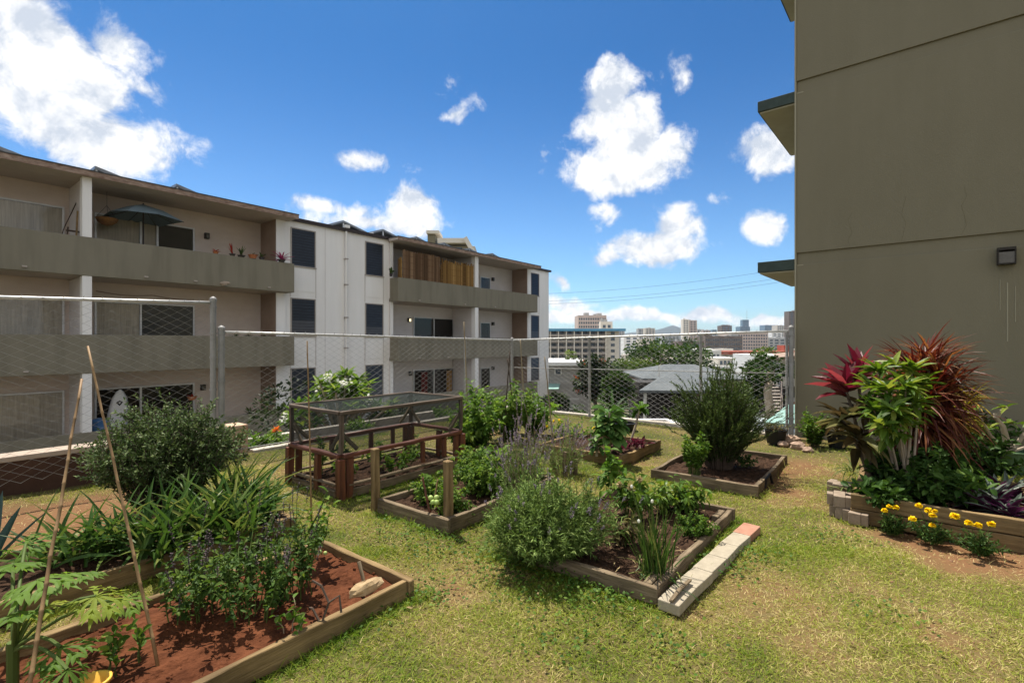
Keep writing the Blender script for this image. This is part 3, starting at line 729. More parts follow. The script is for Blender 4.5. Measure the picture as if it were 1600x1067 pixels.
# columns, party walls and end walls
colsA = [(fa(129, FP), fa(144, FP)), (fa(743, FP), fa(748, FP))]
for (c0, c1) in colsA:
    for i, zf in enumerate(levels):
        top = ROOF-.135 if i == 0 else levels[i-1]-.155
        part('column', M['white'], lambda g: abox(g, c0, c1, FP+.02, FP+.30, zf+.943, top))
        part('party_wall', M['backwall_grey'], lambda g: abox(g, c0+.05, c1-.05, FP+.303, FK-.005, zf+.002, top))
for (e0, e1) in ((V1a-.02, V1a+.1), (V1b-.0, V1b+.1), (V2a-.02, V2a+.1)):
    left = e0 < V1b-.01 or e0 > V1b+.2
    for i, zf in enumerate(levels):
        top = ROOF-.135 if i == 0 else levels[i-1]-.155
        a0, a1 = (e0, e0+.08) if left else (V1b+.003, V1b+.08)
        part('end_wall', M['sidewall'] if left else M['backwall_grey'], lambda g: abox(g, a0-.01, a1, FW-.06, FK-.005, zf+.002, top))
        part('pilaster', M['white'], lambda g: abox(g, a0+(-.02 if left else .0), a0+.34 if left else a1+.10, FW-.10 if left else FW-.07, FW-.062, zf+.945, top))

def curtain(parent, a0, a1, b, z0, z1, mat='curtain', amp=.035, lam=.17):
    g = G(); n = max(8, int((a1-a0)/.03)); x = np.linspace(a0, a1, n)
    y = b+amp*np.sin(x*2*np.pi/lam+np.sin(x*3)*1.2)*(.6+.4*np.sin(x*5))
    V = np.concatenate([[AB(p, q, z0) for p, q in zip(x, y)], [AB(p, q, z1) for p, q in zip(x, y)]])
    g.add(V, [[i, i+1, n+i+1, n+i] for i in range(n-1)])
    return g.build('curtain', M[mat], parent, smooth=True)
def slider(a0, a1, z0, z1, b, panes, frame='alu', name='window'):
    """panes: list of (end fraction, 'c' curtain / 'd' dark / 's' screen)"""
    g = G(); w = .05
    abox(g, a0, a0+w, b-.07, b-.005, z0, z1); abox(g, a1-w, a1, b-.07, b-.005, z0, z1)
    abox(g, a0+w, a1-w, b-.07, b-.005, z1-w, z1); abox(g, a0+w, a1-w, b-.07, b-.005, z0, z0+w)
    p0 = 0
    for (p1, k) in panes[:-1]:
        x = a0+(a1-a0)*p1; abox(g, x-.03, x+.03, b-.075, b-.01, z0+w+.003, z1-w-.003)
    wd = g.build(name, M[frame], apt)
    g = G(); abox(g, a0+w, a1-w, b-.004, b-.002, z0+w, z1-w); g.build('dark_interior', M['darkroom'], wd)
    p0 = 0
    for (p1, k) in panes:
        x0 = a0+(a1-a0)*p0; x1 = a0+(a1-a0)*p1
        if k == 'c': curtain(wd, x0+.04, x1-.04, b-.028, z0+.08, z1-.06, amp=.017, lam=.22)
        if k == 's':
            g = G(); abox(g, x0+.06, x1-.06, b-.030, b-.027, z0+.08, z1-.06); g.build('insect_screen', M['louvre_grey'], wd)
        p0 = p1
    g = G(); g.add([AB(a0+w, b-.052, z0+w), AB(a1-w, b-.052, z0+w), AB(a1-w, b-.052, z1-w), AB(a0+w, b-.052, z1-w)], [[0, 1, 2, 3]])
    g.build('pane', M['glass'], wd)
    return wd
for i, zf in enumerate(levels):
    zt = zf+2.03
    slider(AS+.8, fa(100, FK), zf+.05, zt, FK, [(.5, 'c'), (1, 'c')])
    a0, a1 = fa(147, FK), fa(303, FK)
    f1_ = (fa(219, FK)-a0)/(a1-a0); f2_ = (fa(245, FK)-a0)/(a1-a0)
    slider(a0, a1, zf+.05, zt, FK, [[(f1_, 'c'), (f2_, 'c'), (1, 'd')], [(f1_, 'c'), (1, 's')], [(f1_, 'd'), (1, 'd')]][i])
    a0, a1 = fa(645, FK), fa(708, FK); m_ = (fa(677, FK)-a0)/(a1-a0)
    slider(a0, a1, zf+.05, zt, FK, [(m_, 'd'), (1, 'd')])
    slider(fa(749.5, FK), fa(765, FK), zf+.05, zt-.12, FK, [(1, 'd')], name='balcony_door')
# louvred windows on the white bays
def jalousie(a0, a1, z0, z1, b, split=0):
    g = G(); w = .045
    abox(g, a0-w, a0, b-.03, b+.05, z0, z1); abox(g, a1, a1+w, b-.03, b+.05, z0, z1)
    abox(g, a0-w, a1+w, b-.03, b+.05, z1+.002, z1+.04); abox(g, a0-w-.02, a1+w+.02, b-.06, b+.05, z0-.04, z0-.002)
    wd = g.build('window', M['slab'], apt)
    g = G(); abox(g, a0, a1, b-.003, b-.001, z0, z1); g.build('dark_interior', M['darkroom'], wd)
    for top in (0, 1):
        lo, hi = (z0, z0+(z1-z0)*split) if not top else (z0+(z1-z0)*split, z1)
        if hi-lo < .05: continue
        g = G(); n = max(2, int((hi-lo)/.105)); hh = (hi-lo)/n
        for k in range(n):
            z = lo+k*hh; an = 0
            v = [AB(a0+.01, b-.028, z+.002), AB(a1-.01, b-.028, z+.002), AB(a1-.01, b-.008, z+hh*.93), AB(a0+.01, b-.008, z+hh*.93)]
            g.add(v, [[0, 1, 2, 3]])
        g.build('louvres', M['louvre'] if top else M['louvre_grey'], wd)
for (u0, u1) in ((455.5, 491.5), (571.5, 597.5), (829.5, 841.5)):
    a0, a1 = fa(u0, FW), fa(u1, FW)
    for i, zf in enumerate(levels):
        jalousie(a0, a1, zf+.98, zf+2.42, FW, (0, .42, .0)[i] if u0 < 460 else (0, .3, .5)[i])
        part('spandrel_panel', M['white'], lambda g: abox(g, a0-.02, a1+.02, FW-.014, FW-.002, zf-.02, zf+.90))
        part('spandrel_panel', M['backwall_grey'], lambda g: (abox(g, a0-.07, a0-.035, FW-.02, FW-.002, zf-.25, zf+.93), abox(g, a1+.035, a1+.07, FW-.02, FW-.002, zf-.25, zf+.93)))
# vertical board joints, drain pipe
for u in (508,):
    a = fa(u, FW); part('wall_joint', M['backwall_grey'], lambda g: abox(g, a-.012, a+.012, FW-.006, FW-.001, GB+.3, ROOF-.07))
a = fa(541, FW-.08)
def pipe(g):
    tubes(g, np.array([AB(a, FW-.08, GB), AB(a, FW-.08, 2), AB(a, FW-.08, ROOF+.12)]), .045, 8)
    abox(g, a-.1, a+.12, FW-.18, FW-.09, ROOF+.08, ROOF+.2)
dp = part('downpipe', M['white'], pipe)
for z in (5.0, 3.9, 2.5, 1.2, -.4): part('pipe_clip', M['slab'], lambda g: abox(g, a-.075, a+.075, FW-.14, FW-.02, z, z+.05), parent=dp)
# wall lamps under the balcony ceilings
def lamp(u, z, lit=False):
    a = fa(u, FK); g = G(); abox(g, a-.07, a+.07, FK-.14, FK-.003, z, z+.2); l = g.build('wall_lamp', M['lamp_bronze'], apt)
    g = G(); abox(g, a-.05, a+.05, FK-.16, FK-.142, z+.02, z+.16); g.build('lamp_shade', M['lamp_lit'] if lit else M['lamp_glass'], l)
M['lamp_lit'] = emitmat('lamp_lit', (1, .85, .5), 1.0)
lamp(322, levels[0]+1.72); lamp(316, levels[2]+1.75)
lamp(638, levels[1]+1.75, True); lamp(640, levels[2]+1.75)
for i in range(3): lamp(769, levels[i]+1.75)
# small marks: drain scuppers on parapets
for (u, zf) in ((38, 3.5), (228, 3.5), (305, 3.5), (420, 3.5), (655, 3.5), (726, 3.5), (773, 3.5), (40, .75), (655, .75), (700, .75)):
    a = fa(u, FP); part('drain_spout', M['soffit'], lambda g: abox(g, a-.05, a+.05, FP-.05, FP-.002, zf-.06, zf-.02))
g = G(); a = fa(348, FP)
blob(g, AB(a, FP-.05, levels[0]-.04), .1, 0, .5, 7, 5, .3, (2.2, .6, .7)); g.build('broken_patch', M['cap_tan'], apt)
# wavy cord stain under the second ceiling
g = G(); xs = np.linspace(fa(150, FK), fa(303, FK), 40)
tubes(g, np.array([AB(x, FK-.015, levels[0]-.42-.07*abs(math.sin((x-xs[0])*2.1))-.05*(i/40)) for i, x in enumerate(xs)]), .014, 4)
g.build('wall_cable', M['sidewall'], apt)

# solar collectors on the roof
M['solar'] = surf('solar', (.16, .17, .18), (.24, .25, .26), .3, 5, 0, spec=.6)
so_l = ['solar panel at the left end of the white block roof', 'solar panel above the navy parasol balcony', 'solar panel above the balcony pot plants', 'solar panel just right of the roof drain pipe', 'solar panel above the left end of the bamboo screen', 'solar panel in front of the far tower, left one', 'solar panel in front of the far tower, right one', 'solar panel above the last balcony', 'solar panel nearest the right end of the roof']
for (u, lb) in zip((52, 203, 322, 568, 627, 677, 718, 756, 790), so_l):
    a = fa(u, FP+.5); b = FP+.9
    r = root('solar_panel', lb, 'solar panel', AB(a, b, ROOF+.05), 'solar panels along the roof')
    g = G(); c = AB(a, b, ROOF+.05); 
    p = [AB(a-.75, b, ROOF+.12), AB(a+.75, b, ROOF+.12), AB(a+.75, b+1.9, ROOF+.12), AB(a-.75, b+1.9, ROOF+.12)]
    p[0] = p[0]+Z*.36; p[3] = p[3]+Z*.36
    q = [x-Z*.09 for x in p]
    g.add(q+p, BQ); g.build('collector', M['solar'], r)
    g = G()
    for (x, y, h) in ((a-.7, b+.05, .36), (a-.7, b+1.8, .36), (a+.65, b+.05, .0), (a+.65, b+1.8, .0)): abox(g, x-.02, x+.02, y-.02, y+.02, ROOF+.045, ROOF+.06+h)
    g.build('support', M['alu'], r)
    g = G(); beam(g, AB(a+.78, b-.03, ROOF+.2), AB(a+.78, b+1.8, ROOF+.2), .07, .07); g.build('header_pipe', M['alu'], r)

# ---------------------------------------------------------- things on the balconies
def cone_leaf_plant(g, c, n, L, W, bend, mat=0, el=(.5, 1.3), prof=STRAP):
    az = U(0, 6.28, n); e = U(el[0], el[1], n)
    d = np.stack([np.cos(az)*np.cos(e), np.sin(az)*np.cos(e), np.sin(e)], 1)
    leaves(g, np.repeat(np.asarray(c, float)[None], n, 0)+rng.normal(0, .01, (n, 3)), d, U(.6, 1., n)*L, U(.7, 1., n)*W, bend, prof, .2, .3, mat)
M['navy'] = surf('navy', (.13, .175, .19), (.17, .215, .23), .85, 20, .05)
# parasol
c = AB(fa(224, 18.9), 18.9, levels[0])
r = root('parasol', 'faded navy square parasol open on the top left balcony', 'umbrella', c)
g = G(); zt = 2.35; rad = .95
ring = [c+np.array([math.cos(t)*rad*(1.18 if k % 2 == 0 else .95), math.sin(t)*rad*(1.18 if k % 2 == 0 else .95), zt-.42-(.06 if k % 2 == 0 else 0)]) for k, t in enumerate(np.arange(8)*math.pi/4+.3)]
mid = [c*.5+x*.5+Z*(zt*.5+.02) for x in ring]
mid = [np.array([(c[0]+x[0])/2, (c[1]+x[1])/2, c[2]+zt-.17]) for x in ring]
g.add([c+Z*zt]+mid+ring, [[0, 1+k, 1+(k+1) % 8] for k in range(8)]); g.F.append(np.array([[1+k, 9+k, 9+(k+1) % 8, 1+(k+1) % 8] for k in range(8)])); g.M.append(0)
g.build('canopy', M['navy'], r)
g = G(); tubes(g, np.array([c, c+Z*1.2, c+Z*2.38]), .022, 8); g.build('pole', M['brownframe'], r)
for k in range(0, 8):
    g = G(); tubes(g, np.array([c+Z*(zt-.04), ring[k]*.5+(c+Z*zt)*.5-Z*.06, ring[k]-Z*.01]), .01, 4); g.build('rib', M['brownframe'], r)
g = G(); lathe(g, c, [(.28, 0), (.28, .06), (.05, .09), (.03, .3)], 12); g.build('base', M['brownframe'], r)
# hanging basket
c = AB(fa(167, 19.2), 19.2, 5.28)
r = root('hanging_basket', 'round coconut fibre hanging basket beside the parasol', 'basket', c)
M['coir'] = surf('coir', (.14, .07, .025), (.34, .16, .05), .95, 20, .6)
g = G(); lathe(g, c, [(.02, -.22), (.14, -.19), (.24, -.1), (.29, 0), (.26, 0), (.2, -.06)], 16); g.build('bowl', M['coir'], r, smooth=True)
g = G()
for k in range(3): t = k*2.1; tubes(g, np.array([c+np.array([.27*math.cos(t), .27*math.sin(t), 0]), c+Z*.4, c+Z*.83]), .006, 4)
g.build('hanger', M['brownframe'], r)
# pot plants on the parapet ledge of the top balcony
M['leaf_dim'] = leafmat('leaf_dim', (.03, .055, .015), (.08, .12, .03)); M['pot_dark'] = surf('pot_dark', (.03, .025, .022), (.06, .05, .045), .7, 8, .1)
M['terracotta'] = surf('terracotta', (.30, .10, .04), (.40, .15, .06), .85, 8, .2)
M['magenta'] = leafmat('magenta', (.22, .02, .07), (.45, .05, .14)); M['redleaf'] = leafmat('redleaf', (.28, .03, .02), (.42, .07, .04))
def potplant(u, b, z, pw, ph, potmat, n, L, W, bend, leafm, label, el=(.5, 1.4), name='pot_plant', grp='pots along the top balcony'):
    c = AB(fa(u, b), b, z); r = root(name, label, 'pot plant', c, grp)
    g = G(); lathe(g, c, [(pw*.7, 0), (pw, ph), (pw*1.06, ph), (pw*1.06, ph*.85), (pw*.9, ph*.85), (.001, ph*.86)], 12); g.build('pot', M[potmat], r)
    g = G(); cone_leaf_plant(g, c+Z*ph*.85, n, L, W, bend, 0, el); g.build('foliage', M[leafm], r)
zp = levels[0]+.943
potplant(337, FP+.06, zp, .09, .07, 'terracotta', 9, .22, .06, .5, 'redleaf', 'low red leaved pot plant at the left of the balcony pots', (.2, 1.1))
potplant(363, FP+.06, zp, .10, .07, 'pot_dark', 8, .42, .05, .2, 'redleaf', 'tall thin dark red plant in a dark pot on the parapet', (1.1, 1.5))
potplant(377, FP+.06, zp, .13, .06, 'pot_dark', 9, .45, .06, .3, 'leaf_dim', 'leggy olive plant in a flat dark pot on the parapet', (1., 1.5))
potplant(395, FP+.06, zp, .15, .13, 'terracotta', 6, .14, .05, .6, 'leaf_dim', 'rusty brown trough on the parapet between two plants')
potplant(409, FP+.06, zp, .1, .09, 'pot_dark', 10, .3, .06, .5, 'leaf_dim', 'dark bushy pot plant left of the magenta bromeliad')
potplant(440, FP+.06, zp, .13, .1, 'pot_dark', 18, .5, .075, .7, 'magenta', 'magenta bromeliad spilling over the right end of the parapet', (.3, 1.4))
for (u, lb) in ((368, 'grassy pot plant on the middle balcony, left one'), (389, 'grassy pot plant on the middle balcony, centre one'), (415, 'grassy pot plant on the middle balcony, beside the brown end wall')):
    potplant(u, FP+.3, levels[1]+.75, .12, .15, 'pot_dark', 16, .35, .03, .9, 'leaf_dim', lb, (.4, 1.3), grp='pots on the middle balcony')
# potted thing, cactus on screen end
potplant(611, FP+.06, zp, .08, .12, 'pot_dark', 9, .34, .16, .3, 'leaf_dim', 'green prickly pear pot at the left end of the bamboo screen', (.8, 1.5))
# folded chairs / poles in the top left balcony
r = root('wooden_chair', 'dark folding chair leaning by the party wall, top left balcony', 'chair', AB(fa(103, 18.6), 18.6, levels[0]))
g = G(); b0 = AB(fa(99, 18.6), 18.6, levels[0])
for dx in (0, .35): beam(g, b0+A*dx, b0+A*(dx+.1)+Z*1.25, .04, .03)
for z in (.6, .8, 1., 1.15): beam(g, b0+A*(.05*z)+Z*z, b0+A*(.35+.08*z)+Z*z, .02, .05)
g.build('frame', M['stem_dark'], r)
g = G(); box(g, b0+A*.2+Z*.45, .4, .38, .04, ROTA); g.build('seat', M['wood_cover'], r)
g = G(); p0 = AB(fa(78, 18.5), 18.5, levels[0]); tubes(g, np.array([p0, p0+A*.3+Z*1.2, p0+A*.75+B*.6+Z*2.3]), .014, 5)
o = g.build('broom_pole', M['stem_dark'], base=p0); tag(o, 'long dark pole leaning in the top left balcony corner', 'pole')
g = G(); p0 = AB(fa(125, 18.35), 18.35, levels[0]); beam(g, p0, p0+Z*1.45, .12, .06); beam(g, p0+A*-.12, p0+A*-.05+Z*1.7, .04, .04)
o = g.build('folded_deckchair', M['wood_tan'], base=p0); tag(o, 'folded wooden deckchair standing against the white column', 'chair')
# bamboo and reed screens
def reeds(label, u0, u1, z0, z1, mat, lam, jag):
    a0, a1 = fa(u0, FP), fa(u1, FP); g = G(); n = int((a1-a0)/lam)
    xs = a0+(np.arange(n)+.5)*lam
    top = z1+rng.normal(0, jag, n); P = np.stack([np.array([AB(x, FP+.10, z0) for x in xs]), np.array([AB(x, FP+.10+rng.normal(0, .006), .5*(z0+t)) for x, t in zip(xs, top)]), np.array([AB(x, FP+.10, t) for x, t in zip(xs, top)])], 1)
    tn_ = np.clip(.45+.25*np.sin(xs*4.1+1)+.2*np.sin(xs*11.3)+rng.normal(0, .22, n), 0, 1); tubes(g, P, lam*.52, 5, 0, np.repeat(tn_, 3)[::3])
    for z in np.arange(z0+.15, z1, .3): tubes(g, np.array([AB(a0, FP+.075, z), AB((a0+a1)/2, FP+.072, z), AB(a1, FP+.075, z)]), .008, 4)
    o = g.build('bamboo_screen', M[mat], base=AB((a0+a1)/2, FP+.1, z0)); tag(o, label, 'screen', 'reed screens tied above the parapet')
zt = levels[0]+.943
reeds('narrow pale end piece of reed screen beside the cactus', 624, 631, zt, 5.35, 'reedscreen', .04, .05)
reeds('brown woven bamboo screen, the left and longer one', 631.5, 690, zt, 5.75, 'bambooscreen', .045, .03)
reeds('golden uneven reed screen beside the far column', 690.5, 742, zt, 5.60, 'reedscreen', .06, .07)
# surfboard and blue bin on the ground floor lanai
M['surf_white'] = surf('surf_white', (.62, .60, .57), (.68, .66, .63), .35, 4, 0); M['blue'] = surf('blue', (.05, .14, .30), (.07, .18, .36), .5, 6, 0)
c = AB(fa(180, 18.9), 18.9, levels[2])
r = root('surfboard', 'white surfboard standing upright on the ground floor lanai', 'surfboard', c)
hs = [(.12, 0), (.2, .3), (.26, .8), (.27, 1.3), (.2, 1.75), (.1, 1.95), (.02, 2.02)]
g = G(); V = []
for (hw, z) in hs:
    for (x, y) in ((-hw, 0), (-hw*.6, -.03), (hw*.6, -.03), (hw, 0), (hw*.6, .03), (-hw*.6, .03)): V.append(c+A*(x+.06*z)+B*y+Z*z)
g.add(V, [[k*6+j, k*6+(j+1) % 6, k*6+6+(j+1) % 6, k*6+6+j] for k in range(len(hs)-1) for j in range(6)]); g.build('board', M['surf_white'], r, smooth=True)
g = G(); cc = c+A*.10+Z*1.62-B*.034
g.add([cc-A*.09+Z*.01, cc-Z*.10, cc+A*.09+Z*.01, cc+Z*.07], [[0, 1, 2, 3]]); g.add([cc-A*.03-B*.002+Z*.0, cc-Z*.035-B*.002, cc+A*.03-B*.002, cc+Z*.02-B*.002], [[0, 1, 2, 3]], 1); g.build('diamond_mark', [M['plastic_black'], M['surf_white']], r)
g = G(); cc = c+A*.2+Z*1.15-B*.034; g.add([cc-A*.06+Z*.12, cc+A*.02+Z*.14, cc+A*.13-Z*.1, cc+A*.05-Z*.14], [[0, 1, 2, 3]]); g.build('stripe_mark', M['plastic_black'], r)
c = AB(fa(155, 18.7), 18.7, levels[2]); g = G(); lathe(g, c, [(.16, 0), (.2, 1.12), (.22, 1.12), (.22, 1.16), (.16, 1.2), (.02, 1.24)], 12)
o = g.build('blue_bin', M['blue'], base=c); tag(o, 'blue plastic bin beside the white surfboard', 'bin')
potplant(391, 18.6, levels[2]+.55, .3, .3, 'plastic_black', 8, .5, .08, .6, 'leaf_dim', 'black bowl planter on the ground floor lanai', (1., 1.5), grp='pots on the ground floor lanai')
potplant(300, 18.6, levels[2]+1.55, .14, .12, 'terracotta', 8, .2, .07, .7, 'redleaf', 'small rusty hanging plant beside the dark ground floor window', (.2, 1.2), grp='pots on the ground floor lanai')
# clothes seen through the far ground floor window
for (u, m, lb, w_) in ((663, 'redcloth', 'red cloth hanging in the far ground floor window', .5), (702, 'yellowcloth', 'yellow cloth hanging in the far ground floor window', .45)):
    M[m] = surf(m, (.10, .016, .012) if 'red' in m else (.24, .125, .03), None, .9, 5, 0)
    a = fa(u, FK-.3); g = G(); n = 14; x = np.linspace(-w_/2, w_/2, n)
    V = np.concatenate([[AB(a+p, FK-.3+.03*math.sin(p*30), z) for p in x] for z in (levels[2]+.5, levels[2]+1.9)])
    g.add(V, [[i, i+1, n+i+1, n+i] for i in range(n-1)]); o = g.build('hanging_cloth', M[m], base=AB(a, FK-.3, 0)); tag(o, lb, 'cloth', 'cloths on the far lanai')

# ============================================================ olive building on the right
WA, WB = 8.98, 1.235
M['olive_line'] = surf('olive_line', (.13, .112, .07), (.15, .13, .08), .9, 3, 0)
ol = root('olive_building', 'plain olive end wall of an apartment building on the right', 'building', AB(WA, WB, 0))
def opart(name, mat, fn, bevel=0):
    g = G(); fn(g); return g.build(name, mat, ol, bevel=bevel)
opart('wall', M['olive'], lambda g: abox(g, WA+.03, WA+13, -14, WB, -3, 11.3))
zz = [-.3, 2.90, 5.62, 8.34, 11.0]
for k in range(4):
    z0 = zz[k] if k == 0 else zz[k]; z1 = zz[k+1]-.19
    if k: pass
    opart('wall_panel', M['olive'], lambda g: abox(g, WA, WA+.028, -14, WB+.004, z0, z1), bevel=.004)
opart('corner_trim', M['olive_trim'], lambda g: abox(g, WA-.015, WA+.2, WB+.006, WB+.03, -.2, 11.2))
opart('parapet_cap', M['hood_green'], lambda g: abox(g, WA-.25, WA+13.2, -14, WB+.2, 11.31, 11.5))
for z in (2.64, 5.30, 8.02):
    h = opart('window_hood', M['hood_green'], lambda g: abox(g, WA+.0, WA+2.5, WB+.033, WB+.575, z, z+.17), bevel=.006)
    g = G(); abox(g, WA+.03, WA+2.47, WB+.035, WB+.545, z-.025, z-.003); g.build('soffit', M['hood_soffit'], h)
for z in (2.7, 5.42): opart('bracket', M['olive_trim'], lambda g: abox(g, WA-.006, WA-.001, WB-.09, WB+.0, z-.005, z+.012))
# bulkhead lamp
d_ = lambda u: WA*(.6115-.7912*(u-800)/F)/(.7912+.6115*(u-800)/F)
bl = d_(1570); pz = lambda v, b: H+(HZ-v)/F*(WA*.7912+b*.6115)
z0 = pz(415, bl); z1 = pz(389, bl); hw = .085
lp = opart('wall_lamp', M['lamp_bronze'], lambda g: (abox(g, WA-.11, WA-.005, bl-hw, bl+hw, z1-.035, z1), abox(g, WA-.03, WA-.005, bl-hw, bl+hw, z0, z1-.037), abox(g, WA-.11, WA-.033, bl-hw, bl+hw, z0, z0+.012), abox(g, WA-.11, WA-.1, bl-hw, bl-hw+.012, z0+.014, z1-.037), abox(g, WA-.11, WA-.1, bl+hw-.012, bl+hw, z0+.014, z1-.037)))
g = G(); abox(g, WA-.098, WA-.034, bl-hw+.015, bl+hw-.015, z0+.016, z1-.06); g.build('lamp_glass', M['lamp_glass'], lp)
opart('rain_streak', M['olive_trim'], lambda g: [abox(g, WA-.004, WA-.001, bl+x, bl+x+w_, z0_, z1_) for (x, w_, z0_, z1_) in ((-.02, .012, 1.5, 2.25), (-.09, .007, 1.75, 2.2), (.05, .006, 1.9, 2.3))])
for k in range(9):
    zq = 2.9+2.7*(k//4)+.02; opart('hairline_crack', M['olive_line'], lambda g: tubes(g, np.array([AB(WA-.001, WB-.7-k*.63+.03*math.sin(j*2.1+k), zq+.6*j/6*(1+.3*math.sin(k))) for j in range(6)]), .0016, 3))
ol.rotation_euler = (0, 0, R(-2.4))
# ============================================================ beyond the garden
M['asphalt'] = surf('asphalt', (.10, .10, .10), (.16, .155, .15), .9, 1.5, .3, 30)
M['shingle'] = surf('shingle', (.085, .095, .10), (.14, .152, .158), .95, 3, .5, 12, (1, 1, 6), spec=.1, stain=(.18, .19, .19), sscale=.6)
M['house_wall'] = surf('house_wall', (.28, .27, .25), (.36, .35, .33), .9, 2, .1)
M['beige'] = surf('beige', (.48, .43, .36), (.56, .51, .44), .9, .2, .05)
M['cream'] = surf('cream', (.62, .57, .49), (.70, .65, .57), .9, .2, .05)
M['pinkish'] = surf('pinkish', (.46, .37, .32), (.52, .43, .38), .9, .2, .05)
M['citygrey'] = surf('citygrey', (.36, .36, .35), (.44, .44, .43), .9, .2, .05)
M['citybrown'] = surf('citybrown', (.12, .095, .08), (.17, .14, .12), .9, .2, .05)
M['cityred'] = surf('cityred', (.30, .075, .05), (.38, .11, .07), .9, .2, .05)
M['citywhite'] = surf('citywhite', (.66, .65, .62), (.74, .73, .70), .9, .2, .05)
M['bluetrim'] = surf('bluetrim', (.10, .30, .48), (.14, .36, .54), .7, .5, .05)
M['cityglass'] = surf('cityglass', (.05, .07, .09), (.09, .12, .15), .25, .2, 0, spec=.6)
M['cityblue'] = surf('cityblue', (.10, .16, .22), (.16, .23, .30), .25, .2, 0, spec=.6)
M['dark_open'] = surf('dark_open', (.03, .028, .026), (.055, .05, .045), .9, 2, 0)
M['teal_roof'] = surf('teal_roof', (.20, .34, .30), (.27, .42, .37), .6, 1.5, .1)
M['shadewhite'] = surf('shadewhite', (.62, .60, .57), (.72, .70, .67), .8, 3, .1)

def wx(u, d): return (u-800)/F*d
def zat(v, d): return H+(HZ-v)/F*d
def strip(name, pts, mat, lift=.02, w=4.0):
    """a road laid on the terrain along ground points"""
    P = []
    for i in range(len(pts)-1):
        p, q = np.array(pts[i], float), np.array(pts[i+1], float)
        for t in np.linspace(0, 1, 9)[:-1]: P.append(p*(1-t)+q*t)
    P.append(np.array(pts[-1], float)); P = np.array(P)
    T = nrm(np.gradient(P, axis=0)); S = np.stack([-T[:, 1], T[:, 0]], 1)
    cr = np.linspace(-.5, .5, 5)
    V = [[*(p+s*w*c), tz(np.linalg.norm(p+s*w*c))+lift] for p, s in zip(P, S) for c in cr]
    g = G(); n = len(P)
    g.add(V, [[i*5+j+1, i*5+j, i*5+5+j, i*5+6+j] for i in range(n-1) for j in range(4)])
    return struct(g.build(name, mat))
strip('street', [(-12, 24.), (1., 22.5), (7, 20.), (22, 13)], M['asphalt'], .05, 5.)
strip('driveway', [(8.6, 19), (12, 26), (15, 36), (19, 60)], M['asphalt'], .07, 3.5)

# low concrete wall beside the street and the white roofless enclosure below the fence
def dbox(g, u0, u1, v0, v1, d, dd, mat=0, z0=None):
    """box facing the camera: pixel extent of its front face at distance d"""
    x0, x1 = wx(u0, d), wx(u1, d); zt = zat(v0, d); zb = zat(v1, d) if z0 is None else z0
    return box(g, ((x0+x1)/2, d+dd/2, zb), x1-x0, dd, zt-zb, 0, mat)
e = root('walled_enclosure', 'low white roofless concrete enclosure just below the back fence', 'enclosure', (3.3, 14, -2.8))
g = G(); 
def lp_(pts, z0, z1, th):
    for p, q in zip(pts[:-1], pts[1:]):
        p = np.array([*p, (z0+z1)/2]); q = np.array([*q, (z0+z1)/2]); beam(g, p, q, th, z1-z0)
x0, x1, y0, y1 = 4.1, 5.95, 15.8, 19.0
zt = -1.45
lp_([(x0, y0), (x0, y1)], -3.1, zt, .25); lp_([(x0+.13, y1-.13), (x1, y1-.13)], -3.1, zt, .25); lp_([(x1, y0), (x1, y1-.27)], -3.1, zt, .25); None
g.build('wall', M['shadewhite'], e)
g = G(); lp_([(x0+.2, y0+.1), (x1-.2, y0+.1)], -3.1, zt-.12, .2); g.build('front_wall', M['dark_open'], e)
g = G(); box(g, ((x0+x1)/2, (y0+y1)/2, -3.0), x1-x0-.3, y1-y0-.3, .04); g.build('slab', M['slab'], e)

# grey hip roof house with an open carport
h = root('bungalow', 'single storey house with a light grey hip roof below the garden', 'house', (7.5, 27, -3.4))
ze, zr = -.86, .36
def hip(pts, ridge, zb, zt, th=.12, mat=0):
    """pts: 4 eave corners ccw (near left first); ridge: 2 points"""
    g = G(); V = [[*p, zb] for p in pts]+[[*p, zt] for p in ridge]+[[*p, zb-th] for p in pts]
    g.add(V, [[3, 0, 4, 4], [1, 2, 5, 5]]); g.F = [np.array([[3, 0, 4]]), np.array([[1, 2, 5]])]; g.M = [0, 0]
    g.F.append(np.array([[0, 1, 5, 4], [2, 3, 4, 5], [6, 7, 1, 0], [7, 8, 2, 1], [8, 9, 3, 2], [9, 6, 0, 3], [9, 8, 7, 6]])); g.M.append(0)
    return g
L0 = px(1000, 606, ze); 
hip([(8.3, 31.6), (15.3, 31.2), (15.6, 38.8), (8.7, 39.2)], [(11.0, 35.4), (12.9, 35.2)], ze, -.12).build('roof', M['shingle'], h)
hip([(6.2, 24.2), (10.6, 23.9), (12.6, 33.2), (9.95, 33.4)], [(8.75, 27.3), (11.2, 33.2)], ze-.02, -.25).build('porch_roof', M['shingle'], h)
g = G(); box(g, (12., 35.2, -3.9), 5.9, 6.4, 3.0); g.build('wall', M['sidewall'], h)
g = G(); box(g, (9.3, 31.0, -3.8), 3.4, 2.6, 2.85); g.build('carport_opening', M['dark_open'], h)
for x, y in ((6.6, 24.6), (10.2, 24.4)):
    g = G(); box(g, (x, y, -3.4), .12, .12, 2.35); g.build('porch_post', M['citywhite'], h)
g = G(); tubes(g, np.array([[8.6, 29, ze+.3], [8.6, 29, -.05], [8.6, 29, .1]]), .06, 8); g.build('roof_vent', M['citywhite'], h)

